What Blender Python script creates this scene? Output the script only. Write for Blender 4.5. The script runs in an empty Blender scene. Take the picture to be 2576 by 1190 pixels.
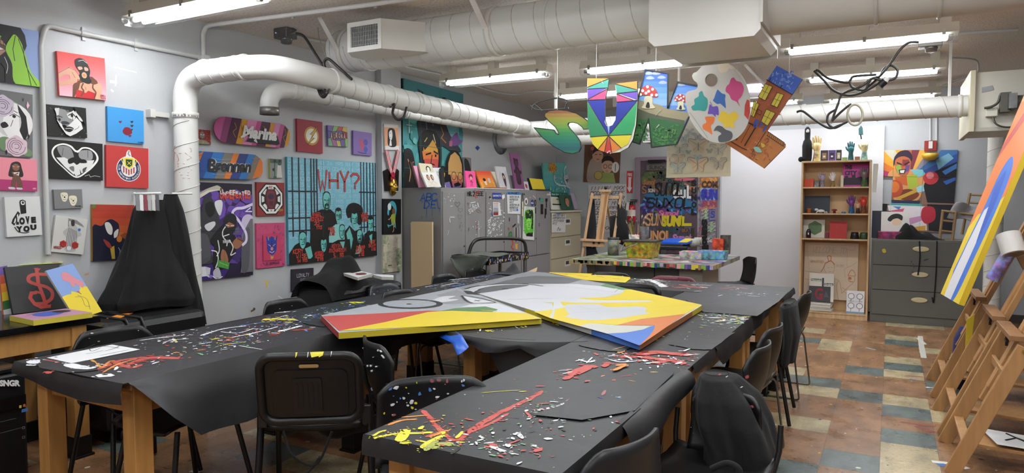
import bpy,bmesh,math,random
import numpy as np
from mathutils import Vector,Matrix
R=random.Random(7)
C=bpy.context.scene.collection
S=bpy.context.scene
FPX,CX,CY,CAMH=1740.0,1288.0,595.0,1.52
PITCH,YAW=math.atan((595-503)/FPX),math.radians(28.7)
cam=bpy.data.cameras.new('camera');cam.sensor_width=36;cam.lens=FPX/2576*36;cam.clip_start=.05
cob=bpy.data.objects.new('camera',cam);C.objects.link(cob)
cob.location=(0,0,CAMH);cob.rotation_euler=(math.pi/2-PITCH,0,YAW)
S.camera=cob
w=bpy.data.worlds.new('world');S.world=w;w.use_nodes=True
w.node_tree.nodes['Background'].inputs[0].default_value=(.8,.88,1,1)
w.node_tree.nodes['Background'].inputs[1].default_value=.3
S.view_settings.view_transform='Standard';S.view_settings.look='None'
S.view_settings.gamma=1;S.view_settings.use_curve_mapping=False
S.view_settings.exposure=0.7
S.cycles.use_denoising=True
S.cycles.max_bounces=8;S.cycles.diffuse_bounces=5;S.cycles.transparent_max_bounces=16
TUBE_STRENGTH,LAMP_WATT=13.0,7.5
ZL=2.79
FIXTURES=[(-4.72,3.06,'strip light with two glowing tubes, nearest the wall above the balaclava canvas'),(-4.30,6.30,'strip light between the vent duct and the teal portrait mural'),(-2.70,6.38,'strip light just under the big square duct box'),(-.86,6.35,'biggest strip light, under the wide grey duct right of the palette'),(-.85,7.97,'middle strip light behind the tangle of black cable'),(-.79,9.80,'farthest strip light over the back pipe and the loops of cable'),(-3.66,7.82,'strip light partly hidden behind the cut-out letter U'),(-2.3,9.6,'strip light seen through the gap between the letters N and U')]
FIXTURES_OVERHEAD=[(-2.85,3.06),(-1.0,3.06),(.75,3.06),(-3.6,1.3),(-1.9,1.3),(.2,1.3),(-3.9,-.5),(-2.0,-.5),(.2,-.5),(-2.6,4.95),(-.2,4.95)]
def at(u,v,ax,val):
 fw=Vector((-math.sin(YAW)*math.cos(PITCH),math.cos(YAW)*math.cos(PITCH),-math.sin(PITCH)))
 rt=Vector((math.cos(YAW),math.sin(YAW),0));up=rt.cross(fw)
 d=fw*FPX+rt*(u-CX)-up*(v-CY);o=Vector((0,0,CAMH));i='xyz'.index(ax)
 return o+d*((val-o[i])/d[i])
V=Vector
def lin(h):
 if not isinstance(h,str):return tuple(h)+(1,)*(4-len(h))
 h=h.lstrip('#')
 if len(h)==3:h=''.join(c*2 for c in h)
 r=[int(h[i:i+2],16)/255 for i in(0,2,4)]
 return tuple(((c+.055)/1.055)**2.4 if c>.04 else c/12.92 for c in r)+(1,)
MATS={}
def material(kind):
 if kind in MATS:return MATS[kind]
 m=bpy.data.materials.new(kind);m.use_nodes=True;MATS[kind]=m
 nt=m.node_tree;N=nt.nodes;L=nt.links;b=N['Principled BSDF'];out=N['Material Output']
 a=N.new('ShaderNodeAttribute');a.attribute_name='Col'
 tc=N.new('ShaderNodeTexCoord');obj=tc.outputs['Object']
 src=a.outputs['Color']
 def noise(scale,detail=4,vec=None,stretch=None):
  n=N.new('ShaderNodeTexNoise');n.inputs['Scale'].default_value=scale;n.inputs['Detail'].default_value=detail
  v=vec or obj
  if stretch:
   mp=N.new('ShaderNodeMapping');mp.inputs['Scale'].default_value=stretch;L.new(v,mp.inputs[0]);v=mp.outputs[0]
  L.new(v,n.inputs['Vector']);return n.outputs['Fac']
 def ramp(f,p0,c0,p1,c1):
  r=N.new('ShaderNodeValToRGB');e=r.color_ramp.elements
  e[0].position=p0;e[0].color=(c0,)*3+(1,)if not isinstance(c0,tuple)else c0
  e[1].position=p1;e[1].color=(c1,)*3+(1,)if not isinstance(c1,tuple)else c1
  L.new(f,r.inputs[0]);return r.outputs[0]
 def mul(c,f,fac=1.0,mode='MULTIPLY'):
  x=N.new('ShaderNodeMix');x.data_type='RGBA';x.blend_type=mode;x.inputs[0].default_value=fac
  L.new(c,x.inputs[6]);L.new(f,x.inputs[7]);return x.outputs[2]
 def bump(f,dist,strength=.5):
  q=N.new('ShaderNodeBump');q.inputs['Distance'].default_value=dist;q.inputs['Strength'].default_value=strength
  L.new(f,q.inputs['Height']);L.new(q.outputs[0],b.inputs['Normal'])
 rough={'plain':.6,'satin':.38,'gloss':.18,'art':.55,'paper':.75,'cloth':.95,'duct':.42,'plastic':.38,'blackpaper':.5}
 b.inputs['Roughness'].default_value=rough.get(kind,.55)
 if kind=='emit':
  b.inputs['Emission Strength'].default_value=TUBE_STRENGTH;L.new(src,b.inputs['Emission Color'])
 elif kind=='glow':
  b.inputs['Emission Strength'].default_value=1.1;L.new(src,b.inputs['Emission Color'])
 elif kind=='clear':
  t=N.new('ShaderNodeBsdfTransparent');g=N.new('ShaderNodeBsdfGlossy');g.inputs['Roughness'].default_value=.15
  mx=N.new('ShaderNodeMixShader');mx.inputs[0].default_value=.12;t.inputs[0].default_value=(.95,.96,.97,1)
  L.new(t.outputs[0],mx.inputs[1]);L.new(g.outputs[0],mx.inputs[2]);L.new(mx.outputs[0],out.inputs['Surface'])
 elif kind=='sheer':
  t=N.new('ShaderNodeBsdfTransparent');mx=N.new('ShaderNodeMixShader');mx.inputs[0].default_value=.86
  L.new(t.outputs[0],mx.inputs[1]);L.new(b.outputs[0],mx.inputs[2]);L.new(mx.outputs[0],out.inputs['Surface'])
 elif kind=='metal':
  b.inputs['Metallic'].default_value=1;b.inputs['Roughness'].default_value=.28
 elif kind=='galv':
  b.inputs['Metallic'].default_value=.8;b.inputs['Roughness'].default_value=.4
  src=mul(src,ramp(noise(18),.3,.7,.7,1.0))
 elif kind=='wood':
  f=noise(3.2,6,None,(9,9,1.1));src=mul(src,ramp(f,.3,.72,.72,1.0));b.inputs['Roughness'].default_value=.45
  src=mul(src,ramp(noise(2.2),.35,.88,.65,1.0))
 elif kind=='wall':
  src=mul(src,ramp(noise(1.1,5),.3,.95,.7,1.0));b.inputs['Roughness'].default_value=.42
  src=mul(src,ramp(noise(34,5),.2,.975,.55,1.0));bump(noise(60,4),.002,.35)
 elif kind=='ceiling':
  f=noise(85,4,None,(1,.45,1));src=mul(src,ramp(f,.36,.74,.5,1.0));bump(f,.006,.7)
  src=mul(src,ramp(noise(.5,3),.35,(1,.93,.88,1),.65,(1,1,1,1)));b.inputs['Roughness'].default_value=.9
 elif kind=='floor':
  src=mul(src,ramp(noise(3.0,7,None,(2.2,1,1)),.34,.62,.58,1.0))
  src=mul(src,ramp(noise(38,6,None,(1,3.0,1)),.33,.35,.45,1.0),.9)
  src=mul(src,ramp(noise(11,3),.3,.86,.7,1.04));b.inputs['Roughness'].default_value=.28
  L.new(ramp(noise(6,5),.3,.22,.7,.42),b.inputs['Roughness']);bump(noise(25,4),.0015,.3)
 elif kind=='blackpaper':
  src=mul(src,ramp(noise(2.5,5),.3,.8,.7,1.25));bump(noise(7,5),.01,.35)
 elif kind=='cloth':
  b.inputs['Sheen Weight'].default_value=.04;bump(noise(14,4),.012,.5)
 elif kind=='duct':
  src=mul(src,ramp(noise(2.3,5),.3,.93,.6,1.0));bump(noise(9,3),.003,.3)
 elif kind=='paintcan':
  vo=N.new('ShaderNodeTexVoronoi');vo.inputs['Scale'].default_value=34;L.new(obj,vo.inputs['Vector'])
  src=mul(src,vo.outputs['Color'],.45,'OVERLAY');src=mul(src,ramp(noise(16,5),.35,.35,.55,1.0));b.inputs['Roughness'].default_value=.4
 elif kind=='locker':
  src=mul(src,ramp(noise(1.6,5),.3,.92,.7,1.0));bump(noise(140,2),.0006,.3);b.inputs['Roughness'].default_value=.4
 elif kind=='satin' or kind=='plastic':
  bump(noise(120,2),.0005,.3)
 L.new(src,b.inputs['Base Color'])
 return m
class MB:
 def __init__(s,col='#888',kind='plain'):s.v=[];s.f=[];s.c=[];s.k=[];s.sm=[];s.col=col;s.kind=kind
 def add(s,vs,fs,col=None,kind=None,smooth=False):
  n=len(s.v);s.v+=[tuple(x)for x in vs];c=lin(col or s.col);k=kind or s.kind
  for f in fs:s.f.append([n+i for i in f]);s.c.append(c);s.k.append(k);s.sm.append(smooth)
  return s
 def box(s,lo,hi,col=None,kind=None,m=None):
  x0,y0,z0=lo;x1,y1,z1=hi
  vs=[V(p)for p in((x0,y0,z0),(x1,y0,z0),(x1,y1,z0),(x0,y1,z0),(x0,y0,z1),(x1,y0,z1),(x1,y1,z1),(x0,y1,z1))]
  if m:vs=[m@p for p in vs]
  return s.add(vs,[(0,3,2,1),(4,5,6,7),(0,1,5,4),(1,2,6,5),(2,3,7,6),(3,0,4,7)],col,kind)
 def bar(s,p0,p1,a,b,upv=(0,0,1),col=None,kind=None):
  p0,p1=V(p0),V(p1);d=p1-p0;L=d.length;d.normalize();u=V(upv)
  x=d.cross(u)
  if x.length<1e-4:x=d.cross(V((1,0,0)))
  x.normalize();z=x.cross(d)
  m=Matrix(((x.x,d.x,z.x,p0.x),(x.y,d.y,z.y,p0.y),(x.z,d.z,z.z,p0.z),(0,0,0,1)))
  return s.box((-a/2,0,-b/2),(a/2,L,b/2),col,kind,m)
 def tube(s,pts,r,n=10,col=None,kind=None,caps=True,closed=False):
  pts=[V(p)for p in pts];N=len(pts);rs=r if isinstance(r,(list,tuple))else[r]*N
  T=[]
  for i in range(N):
   a=pts[(i-1)%N]if(closed or i)else pts[0];b=pts[(i+1)%N]if(closed or i<N-1)else pts[-1]
   T.append((b-a).normalized())
  ref=V((0,0,1))if abs(T[0].z)<.9 else V((1,0,0));x=T[0].cross(ref).normalized();vs=[]
  for i in range(N):
   x=(x-T[i]*x.dot(T[i])).normalized();y=T[i].cross(x)
   for k in range(n):
    t=2*math.pi*k/n;vs.append(pts[i]+(x*math.cos(t)+y*math.sin(t))*rs[i])
  fs=[(i*n+k,i*n+(k+1)%n,((i+1)%N)*n+(k+1)%n,((i+1)%N)*n+k)for i in range(N if closed else N-1)for k in range(n)]
  s.add(vs,fs,col,kind,True)
  if caps and not closed:
   s.add(vs[:n],[tuple(range(n))[::-1]],col,kind);s.add(vs[-n:],[tuple(range(n))],col,kind)
  return s
 def lathe(s,prof,c,n=20,col=None,kind=None,axis='z',smooth=True):
  c=V(c);vs=[]
  for r,h in prof:
   for k in range(n):
    t=2*math.pi*k/n;a,b=r*math.cos(t),r*math.sin(t)
    vs.append(c+V({'z':(a,b,h),'x':(h,a,b),'y':(a,h,b)}[axis]))
  fs=[(i*n+k,i*n+(k+1)%n,(i+1)*n+(k+1)%n,(i+1)*n+k)for i in range(len(prof)-1)for k in range(n)]
  return s.add(vs,fs,col,kind,smooth)
 def ball(s,c,r,col=None,kind=None,n=10,sc=(1,1,1)):
  pr=[];c=V(c);vs=[];fs=[]
  for i in range(n+1):
   ph=math.pi*i/n
   for k in range(n*2):
    t=math.pi*k/n;vs.append(c+V((r*sc[0]*math.sin(ph)*math.cos(t),r*sc[1]*math.sin(ph)*math.sin(t),r*sc[2]*math.cos(ph))))
  for i in range(n):
   for k in range(n*2):fs.append((i*n*2+k,(i+1)*n*2+k,(i+1)*n*2+(k+1)%(n*2),i*n*2+(k+1)%(n*2)))
  return s.add(vs,fs,col,kind,True)
 def grid(s,fn,nu,nv,col=None,kind=None,smooth=True):
  vs=[fn(i/nu,j/nv)for j in range(nv+1)for i in range(nu+1)]
  fs=[(j*(nu+1)+i,j*(nu+1)+i+1,(j+1)*(nu+1)+i+1,(j+1)*(nu+1)+i)for j in range(nv)for i in range(nu)]
  return s.add(vs,fs,col,kind,smooth)
 def prism(s,pts,d,col=None,kind=None,side=None):
  pts=[V(p)for p in pts];n=len(pts);d=V(d)
  s.add(pts+[p+d for p in pts],[tuple(range(n))[::-1],tuple(range(n,2*n))],col,kind)
  s.add(pts+[p+d for p in pts],[(i,(i+1)%n,n+(i+1)%n,n+i)for i in range(n)],side or col,kind);return s
 def build(s,name,parent=None,bevel=0,solid=0,sub=0,origin=None):
  me=bpy.data.meshes.new(name)
  if parent is not None:o0=parent.matrix_basis.translation.copy()if origin is None else V(origin)
  elif origin is not None:o0=V(origin)
  else:
   A=np.array(s.v);lo,hi=A.min(0),A.max(0);o0=V(((lo[0]+hi[0])/2,(lo[1]+hi[1])/2,lo[2]))
  off=o0;p=parent
  while p is not None and p.parent is not None:p=p.parent;off=off+p.matrix_basis.translation
  me.from_pydata([(x-off.x,y-off.y,z-off.z)for x,y,z in s.v],[],s.f)
  ks=sorted(set(s.k))
  for k in ks:me.materials.append(material(k))
  ix={k:i for i,k in enumerate(ks)}
  me.polygons.foreach_set('material_index',[ix[k]for k in s.k]);me.polygons.foreach_set('use_smooth',s.sm)
  at_=me.color_attributes.new('Col','FLOAT_COLOR','CORNER');buf=[]
  for f,c in zip(s.f,s.c):buf+=list(c)*len(f)
  at_.data.foreach_set('color',buf);me.update()
  ob=bpy.data.objects.new(name,me);C.objects.link(ob)
  if parent is not None:
   ob.parent=parent
  else:ob.location=o0
  if solid:q=ob.modifiers.new('thickness','SOLIDIFY');q.thickness=solid;q.offset=0
  if bevel:q=ob.modifiers.new('edge','BEVEL');q.width=bevel;q.segments=2;q.limit_method='ANGLE';q.angle_limit=.9
  if sub:q=ob.modifiers.new('smooth','SUBSURF');q.levels=sub;q.render_levels=sub
  return ob
def tag(o,label,cat,group=None,kind=None):
 o['label']=label;o['category']=cat
 if group:o['group']=group
 if kind:o['kind']=kind
 return o
def lab(o,label):o['label']=label;return o
def struct(o):o['kind']='structure';return o
def thing(name,label,cat,loc=(0,0,0),group=None):
 o=bpy.data.objects.new(name,None);o.empty_display_size=.1;C.objects.link(o);o.location=loc
 return tag(o,label,cat,group)
def smooth(pts,k=6,closed=False):
 pts=[V(p)for p in pts];n=len(pts);out=[]
 for i in range(n if closed else n-1):
  g=(lambda j:pts[j%n])if closed else(lambda j:pts[max(0,min(n-1,j))])
  a,b,c,d=g(i-1),g(i),g(i+1),g(i+2)
  for q in range(k):
   t=q/k;out.append(.5*((2*b)+(c-a)*t+(2*a-5*b+4*c-d)*t*t+(3*b-a-3*c+d)*t**3))
 if not closed:out.append(pts[-1])
 return out
GL={'A':'00 26 40|12 32','B':'00 06 36 45 44 33 03|33 42 41 30 00','C':'45 36 16 05 01 10 30 41','D':'00 06 26 44 42 20 00','E':'46 06 00 40|03 33','F':'46 06 00|03 33','G':'45 36 16 05 01 10 30 41 43 23','H':'00 06|40 46|03 43','I':'20 26','J':'46 41 30 10 01','K':'00 06|46 03 40','L':'06 00 40','M':'00 06 23 46 40','N':'00 06 40 46','O':'16 05 01 10 30 41 45 36 16','P':'00 06 36 45 44 33 03','Q':'16 05 01 10 30 41 45 36 16|22 40','R':'00 06 36 45 44 33 03|23 40','S':'45 36 16 05 04 33 42 41 30 10 01','T':'06 46|26 20','U':'06 01 10 30 41 46','V':'06 20 46','W':'06 10 23 30 46','X':'06 40|00 46','Y':'06 23 46|23 20','Z':'06 46 00 40','0':'16 05 01 10 30 41 45 36 16','1':'15 26 20','2':'05 16 36 45 44 00 40','3':'06 46 23 42 41 30 10 01','4':'30 36 02 42','5':'46 06 03 33 42 41 30 00','6':'46 16 03 01 10 30 41 42 33 03','7':'06 46 10','8':'13 04 05 16 36 45 44 33 13 02 01 10 30 41 42 33','9':'43 13 04 05 16 36 45 41 30 00','?':'05 16 36 45 44 22|20 21','.':'10 11',' ':'','-':'13 33','&':'40 05 16 35 02 10 42'}
TXT={}
def font_tris(body,bold=.0,shear=0.0):
 key=(body,bold,shear)
 if key not in TXT:
  cu=bpy.data.curves.new('t','FONT');cu.body=body;cu.offset=bold;cu.shear=shear;cu.resolution_u=3
  o=bpy.data.objects.new('t',cu);C.objects.link(o);bpy.context.view_layer.update()
  me=bpy.data.meshes.new_from_object(o.evaluated_get(bpy.context.evaluated_depsgraph_get()))
  vs=[(p.co.x,p.co.y)for p in me.vertices];fs=[tuple(p.vertices)for p in me.polygons]
  xs=[p[0]for p in vs]or[0,1];ys=[p[1]for p in vs]or[0,1]
  x0,x1,y0,y1=min(xs),max(xs),min(ys),max(ys)
  TXT[key]=([((x-x0)/max(1e-6,x1-x0),(y-y0)/max(1e-6,y1-y0))for x,y in vs],fs)
  C.objects.unlink(o);bpy.data.objects.remove(o);bpy.data.curves.remove(cu);bpy.data.meshes.remove(me)
 return TXT[key]
def clip(poly,lo,hi):
 for ax in(0,1):
  for lim,sg in((lo[ax],1),(hi[ax],-1)):
   out=[];n=len(poly)
   for i in range(n):
    a,b=poly[i],poly[(i+1)%n];ia,ib=(a[ax]-lim)*sg>=0,(b[ax]-lim)*sg>=0
    if ia:out.append(a)
    if ia!=ib:
     t=(lim-a[ax])/(b[ax]-a[ax]);out.append(tuple(a[k]+(b[k]-a[k])*t for k in(0,1)))
   poly=out
   if len(poly)<3:return[]
 return poly
def ribbon(q,wd):
 """quads of a brush stroke of width wd along the 2-D points q, sharing their corners"""
 o=[q[0]]
 for p in q[1:]:
  if math.hypot(p[0]-o[-1][0],p[1]-o[-1][1])>wd*.12:o.append(p)
 if len(o)<2:o=[q[0],(q[0][0]+wd*.5,q[0][1])]if math.hypot(q[-1][0]-q[0][0],q[-1][1]-q[0][1])<1e-6 else[q[0],q[-1]]
 D=[]
 for a,b in zip(o,o[1:]):L=math.hypot(b[0]-a[0],b[1]-a[1])or 1e-9;D.append(((b[0]-a[0])/L,(b[1]-a[1])/L))
 n=len(o);e=wd*.3;S=[]
 for i,(x,y)in enumerate(o):
  d0,d1=D[max(0,i-1)],D[min(i,n-2)];tx,ty=d0[0]+d1[0],d0[1]+d1[1];L=math.hypot(tx,ty)
  if L<.35:nx,ny,f=-d0[1],d0[0],1.
  else:nx,ny=-ty/L,tx/L;f=min(1.8,2/L)
  if i==0:x,y=x-d1[0]*e,y-d1[1]*e
  if i==n-1:x,y=x+d0[0]*e,y+d0[1]*e
  w=wd/2*f;S.append(((x+nx*w,y+ny*w),(x-nx*w,y-ny*w)))
 return[[S[i][0],S[i][1],S[i+1][1],S[i+1][0]]for i in range(n-1)]
class Art:
 """flat drawing; x 0..100 to the right, y 0..100 down; w, h in metres"""
 def __init__(s,w=1,h=1):s.w,s.h,s.it=w,h,[]
 def nums(s,t):
  if not isinstance(t,str):return[tuple(p)for p in t]
  q=[float(x)for x in t.replace(',',' ').split()];return list(zip(q[::2],q[1::2]))
 def p(s,col,pts,sm=False,k=5):
  q=s.nums(pts)
  if sm:q=[(a.x,a.y)for a in smooth([(x,y,0)for x,y in q],k,True)]
  s.it.append((col,[q]));return s
 def r(s,col,x0,y0,x1,y1):return s.p(col,[(x0,y0),(x1,y0),(x1,y1),(x0,y1)])
 def e(s,col,x,y,rx,ry=None,n=22):
  ry=rx if ry is None else ry;k=s.h/s.w
  return s.p(col,[(x+rx*k*math.cos(6.2832*i/n),y+ry*math.sin(6.2832*i/n))for i in range(n)])
 def ring(s,col,x,y,rx,wd,ry=None,n=28):
  ry=rx if ry is None else ry;k=s.h/s.w
  return s.l(col,wd,[(x+rx*k*math.cos(6.2832*i/n),y+ry*math.sin(6.2832*i/n))for i in range(n+1)])
 def l(s,col,wd,pts,sm=False):
  q=s.nums(pts)
  if sm:q=[(a.x,a.y)for a in smooth([(x,y,0)for x,y in q],5)]
  k=s.w/s.h;E=ribbon([(x*k,y)for x,y in q],wd)
  fs=[[(x/k,y)for x,y in f]for f in E]
  s.it.append((col,fs));return s
 def hand(s,txt,x0,y0,x1,y1,col,wd=2,slant=0,jit=.0):
  n=len(txt);cw=(x1-x0)/(n*5-1)if n else 1;ch=(y1-y0)/6;fs=[]
  keep=s.it;s.it=[]
  for i,c in enumerate(txt.upper()):
   for st in GL.get(c,'').split('|'):
    q=[(x0+(i*5+int(g[0])+slant*(int(g[1])-3))*cw+R.uniform(-jit,jit),y1-int(g[1])*ch+R.uniform(-jit,jit))for g in st.split()]
    if len(q)>1:s.l(col,wd,q)
  for c,f in s.it:fs+=f
  s.it=keep;s.it.append((col,fs));return s
 def t(s,txt,x0,y0,x1,y1,col,bold=.02,shear=0.,rot=0):
  vs,fs=font_tris(txt,bold,shear);P=[]
  for x,y in vs:P.append((x0+(x1-x0)*x,y1+(y0-y1)*y))
  if rot:
   cx,cy,k=(x0+x1)/2,(y0+y1)/2,s.w/s.h;cr,sr=math.cos(rot),math.sin(rot)
   P=[(cx+((x-cx)*k*cr-(y-cy)*sr)/k,cy+(x-cx)*k*sr+(y-cy)*cr)for x,y in P]
  s.it.append((col,[[P[i]for i in f]for f in fs]));return s
 def specks(s,cols,n,x0,y0,x1,y1,r0=.3,r1=1.2):
  for _ in range(n):
   x,y,r=R.uniform(x0,x1),R.uniform(y0,y1),R.uniform(r0,r1);a=R.uniform(0,6.28);k=s.h/s.w;q=[]
   for j in range(7):t=6.2832*j/7;rr=r*R.uniform(.6,1.3);q.append((x+rr*k*math.cos(t)*(1+abs(math.cos(a))),y+rr*math.sin(t)*(1+abs(math.sin(a)))))
   s.it.append((R.choice(cols),[q]))
  return s
 def emit(s,mb,O,X,Y,Nn,kind='art',lo=(0,0),hi=(100,100),eps=.00012):
  """O top-left corner, X, Y: full vectors along width and down the height, Nn outward normal"""
  lay=1;sx,sy=100/(hi[0]-lo[0]),100/(hi[1]-lo[1])
  for col,polys in s.it:
   vs=[];fs=[]
   for q in polys:
    q=clip(q,lo,hi)
    if len(q)<3:continue
    n=len(vs);vs+=[O+X*((x-lo[0])/(hi[0]-lo[0]))+Y*((y-lo[1])/(hi[1]-lo[1]))+Nn*(.0004+lay*eps)for x,y in q];fs.append(tuple(range(n,n+len(q))))
   if fs:mb.add(vs,fs,col,kind);lay+=1
def panel(name,label,cat,TL,TR,BL,art,col='#fff',edge=None,thick=.025,kind='art',group=None,lo=(0,0),hi=(100,100),back=True,parent=None,square=True):
 """stretched canvas / board; corners are of its front face"""
 TL,TR,BL=V(TL),V(TR),V(BL);X=TR-TL;Y=BL-TL
 if square:Y=Y-X*(Y.dot(X)/X.dot(X))
 Nn=Y.cross(X).normalized()
 mb=MB(col,kind);mb.prism([TL,TR,TL+X+Y,TL+Y],-Nn*thick,col,kind,edge or col)
 if art:art.emit(mb,TL,X,Y,Nn,kind,lo,hi)
 o=mb.build(name,parent)
 return tag(o,label,cat,group)if label else o
def size(TL,TR,BL):return(V(TR)-V(TL)).length,(V(BL)-V(TL)).length
# ROOM
XL,XR,YB,YF,ZC=-4.9,2.2,10.45,-1.6,2.95
WALLC='#bdbfc1'
fl=MB('#a5714c','floor');T=.3048;acc={}
BR,CR,TE='#a27854','#c2b18a','#677572'
for k,c in{0:CR,1:TE,3:TE,4:CR,7:CR,8:TE,9:CR,12:TE,13:CR,16:CR,17:TE,-2:TE,-1:CR,-4:CR,-7:TE,-8:CR}.items():acc[(0,k)]=c
for k,c in{(-1,-1):TE,(-1,4):TE,(-1,7):TE,(1,3):CR,(1,6):TE,(1,11):CR,(1,16):CR,(-2,1):CR,(-3,1):CR,(-2,5):TE,(-3,6):CR,(-2,10):CR,(-3,11):TE,(-2,-2):TE,(-3,13):CR}.items():acc[k]=c
for i in range(-17,8):
 for j in range(-21,20):
  if(i,j)not in acc and i not in(0,-1,1):
   h=(i*7+j*3+(i*j)%5)%11
   acc[(i,j)]={0:CR,5:TE}.get(h,BR)if(i,j-1)not in acc or acc[(i,j-1)]==BR or R.random()<.3 else BR
for i in range(-17,8):
 for j in range(-21,20):
  x0,y0=max(XL,-.02+i*T),max(YF,4.57+j*T);x1,y1=min(XR,-.02+(i+1)*T),min(YB,4.57+(j+1)*T)
  if x1>x0 and y1>y0:
   c=lin(acc.get((i,j),BR));k=R.uniform(.88,1.08);g=.0007
   n=len(fl.v);fl.v+=[(x0+g,y0+g,0),(x1-g,y0+g,0),(x1-g,y1-g,0),(x0+g,y1-g,0)];fl.f.append([n,n+1,n+2,n+3])
   fl.c.append((c[0]*k,c[1]*k,c[2]*k,1));fl.k.append('floor');fl.sm.append(False)
fl.box((XL,YF,-.1),(XR,YB,-.002),'#5a4232','plain')
a=Art(1,1)
def fpt(u,v):p=at(u,v,'z',0);return(p.x*100,-p.y*100)
def smear(col,wd,*uv):a.l(col,wd,[fpt(*q)for q in uv],True)
smear('#c9c6bd',5,(2315,846),(2318,870),(2324,900));smear('#cfccc4',4,(2308,850),(2326,866))
smear('#8d3d2e',3,(2270,1062),(2310,1068),(2350,1072));smear('#7d3a30',5,(2310,1074),(2342,1086));smear('#b0443a',2,(2280,946),(2320,948));smear('#4d72b5',2,(2290,954),(2300,956))
smear('#d6d3cc',4,(2350,1162),(2400,1168),(2430,1178));smear('#3f6cb0',4,(2364,1170),(2376,1170));smear('#cfcfca',2,(2330,975),(2345,976));smear('#a33a2e',2,(2235,895),(2262,900));smear('#8f959a',4,(2180,875),(2200,880))
smear('#dcd8cf',2,(480,1186),(500,1188))
a.specks(['#c9c4ba','#8d4038','#e1ddd2','#5d6f86','#3a302a','#c7a544'],420,-90,-980,200,-150,.15,.9)
a.specks(['#c9c4ba','#8d4038','#e1ddd2','#5d6f86','#3a302a'],260,-400,-600,-90,-150,.15,.9)
a.emit(fl,V((0,0,0)),V((1,0,0)),V((0,-1,0)),V((0,0,1)),'art',(-1e5,-1e5),(1e5,1e5))if 0 else None
for lay,(col,polys)in enumerate(a.it):
 for q in polys:
  n=len(fl.v);fl.add([(x/100,-y/100,.0006+(lay%9)*.0001)for x,y in q],[tuple(range(len(q)))],col,'art')
struct(fl.build('floor',origin=(0,0,0)))
struct(MB('#e2ddd6','ceiling').box((XL,YF,ZC),(XR,YB,ZC+.1)).build('ceiling'))
wl=MB(WALLC,'wall').box((XL-.1,YF,0),(XL,YB,ZC))
wa=Art(1,1)
def wpt(u,v):p=at(u,v,'x',XL);return(p.y*100,-p.z*100)
for col,wd,pts in[('#c7a777',2.5,[(815,771),(822,768)]),('#6b5540',1.6,[(632,783),(640,778),(638,776)]),('#d9c04f',1.6,[(668,707),(672,712),(670,722)]),('#cdbb8c',1.4,[(662,706),(680,708)]),('#7d6248',2.2,[(690,772),(698,770)]),('#cbb277',1.8,[(672,777),(702,773)]),('#dcdcdb',.8,[(285,168),(342,182)]),('#dedede',2.0,[(278,205),(292,207)]),('#d0d0d0',1.5,[(280,226),(284,230)]),('#c8c9cb',1.2,[(292,190),(290,216)]),('#e0dfdd',1.0,[(700,745),(716,755)]),('#b0563f',.6,[(990,745),(994,750)]),('#d79a6a',1.2,[(214,690),(222,688)]),('#6b8ac4',.7,[(806,700),(812,704)])]:
 wa.l(col,wd,[wpt(*q)for q in pts],True)
for lay,(col,polys)in enumerate(wa.it):
 for q in polys:wl.add([(XL+.0008+.0001*(lay%5),x/100,-y/100)for x,y in q],[tuple(range(len(q)))],col,'art')
wl.add([(XL+.001,p.y,p.z)for p in(at(1201,366,'x',XL),at(1207,372,'x',XL),at(1201,379,'x',XL),at(1195,372,'x',XL))],[(0,1,2,3)],'#27479b','art')
struct(wl.build('wall_left',origin=(XL,4,0)))
struct(MB(WALLC,'wall').box((XL,5.9,0),(XL+.07,6.24,ZC)).build('trim_1'))
struct(MB('#b7babd','wall').box((XL,YB,0),(XR,YB+.1,ZC)).build('wall_back'))
struct(MB('#8d9096','wall').box((XR,YF,0),(XR+.1,YB,ZC)).build('wall_right'))
struct(MB(WALLC,'wall').box((XL,YF-.1,0),(XR,YF,ZC)).build('wall_front'))
struct(MB('#4d4440','plain').box((XL,YB-.015,0),(XR,YB,.1)).build('baseboard_back'))
struct(MB('#4d4440','plain').box((XL,YF,0),(XL+.015,5.9,.1)).build('baseboard_left'))
wb=MB('#cfced2','satin').box((-2.19,YB-.05,.02),(-.1,YB-.003,2.5));wb.box((-2.21,YB-.055,0),(-2.185,YB-.003,2.51),'#b9b6ba')
tag(wb.build('white_board'),'tall plain white board covering the back wall between the graffiti door and the bookshelf','board')
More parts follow.
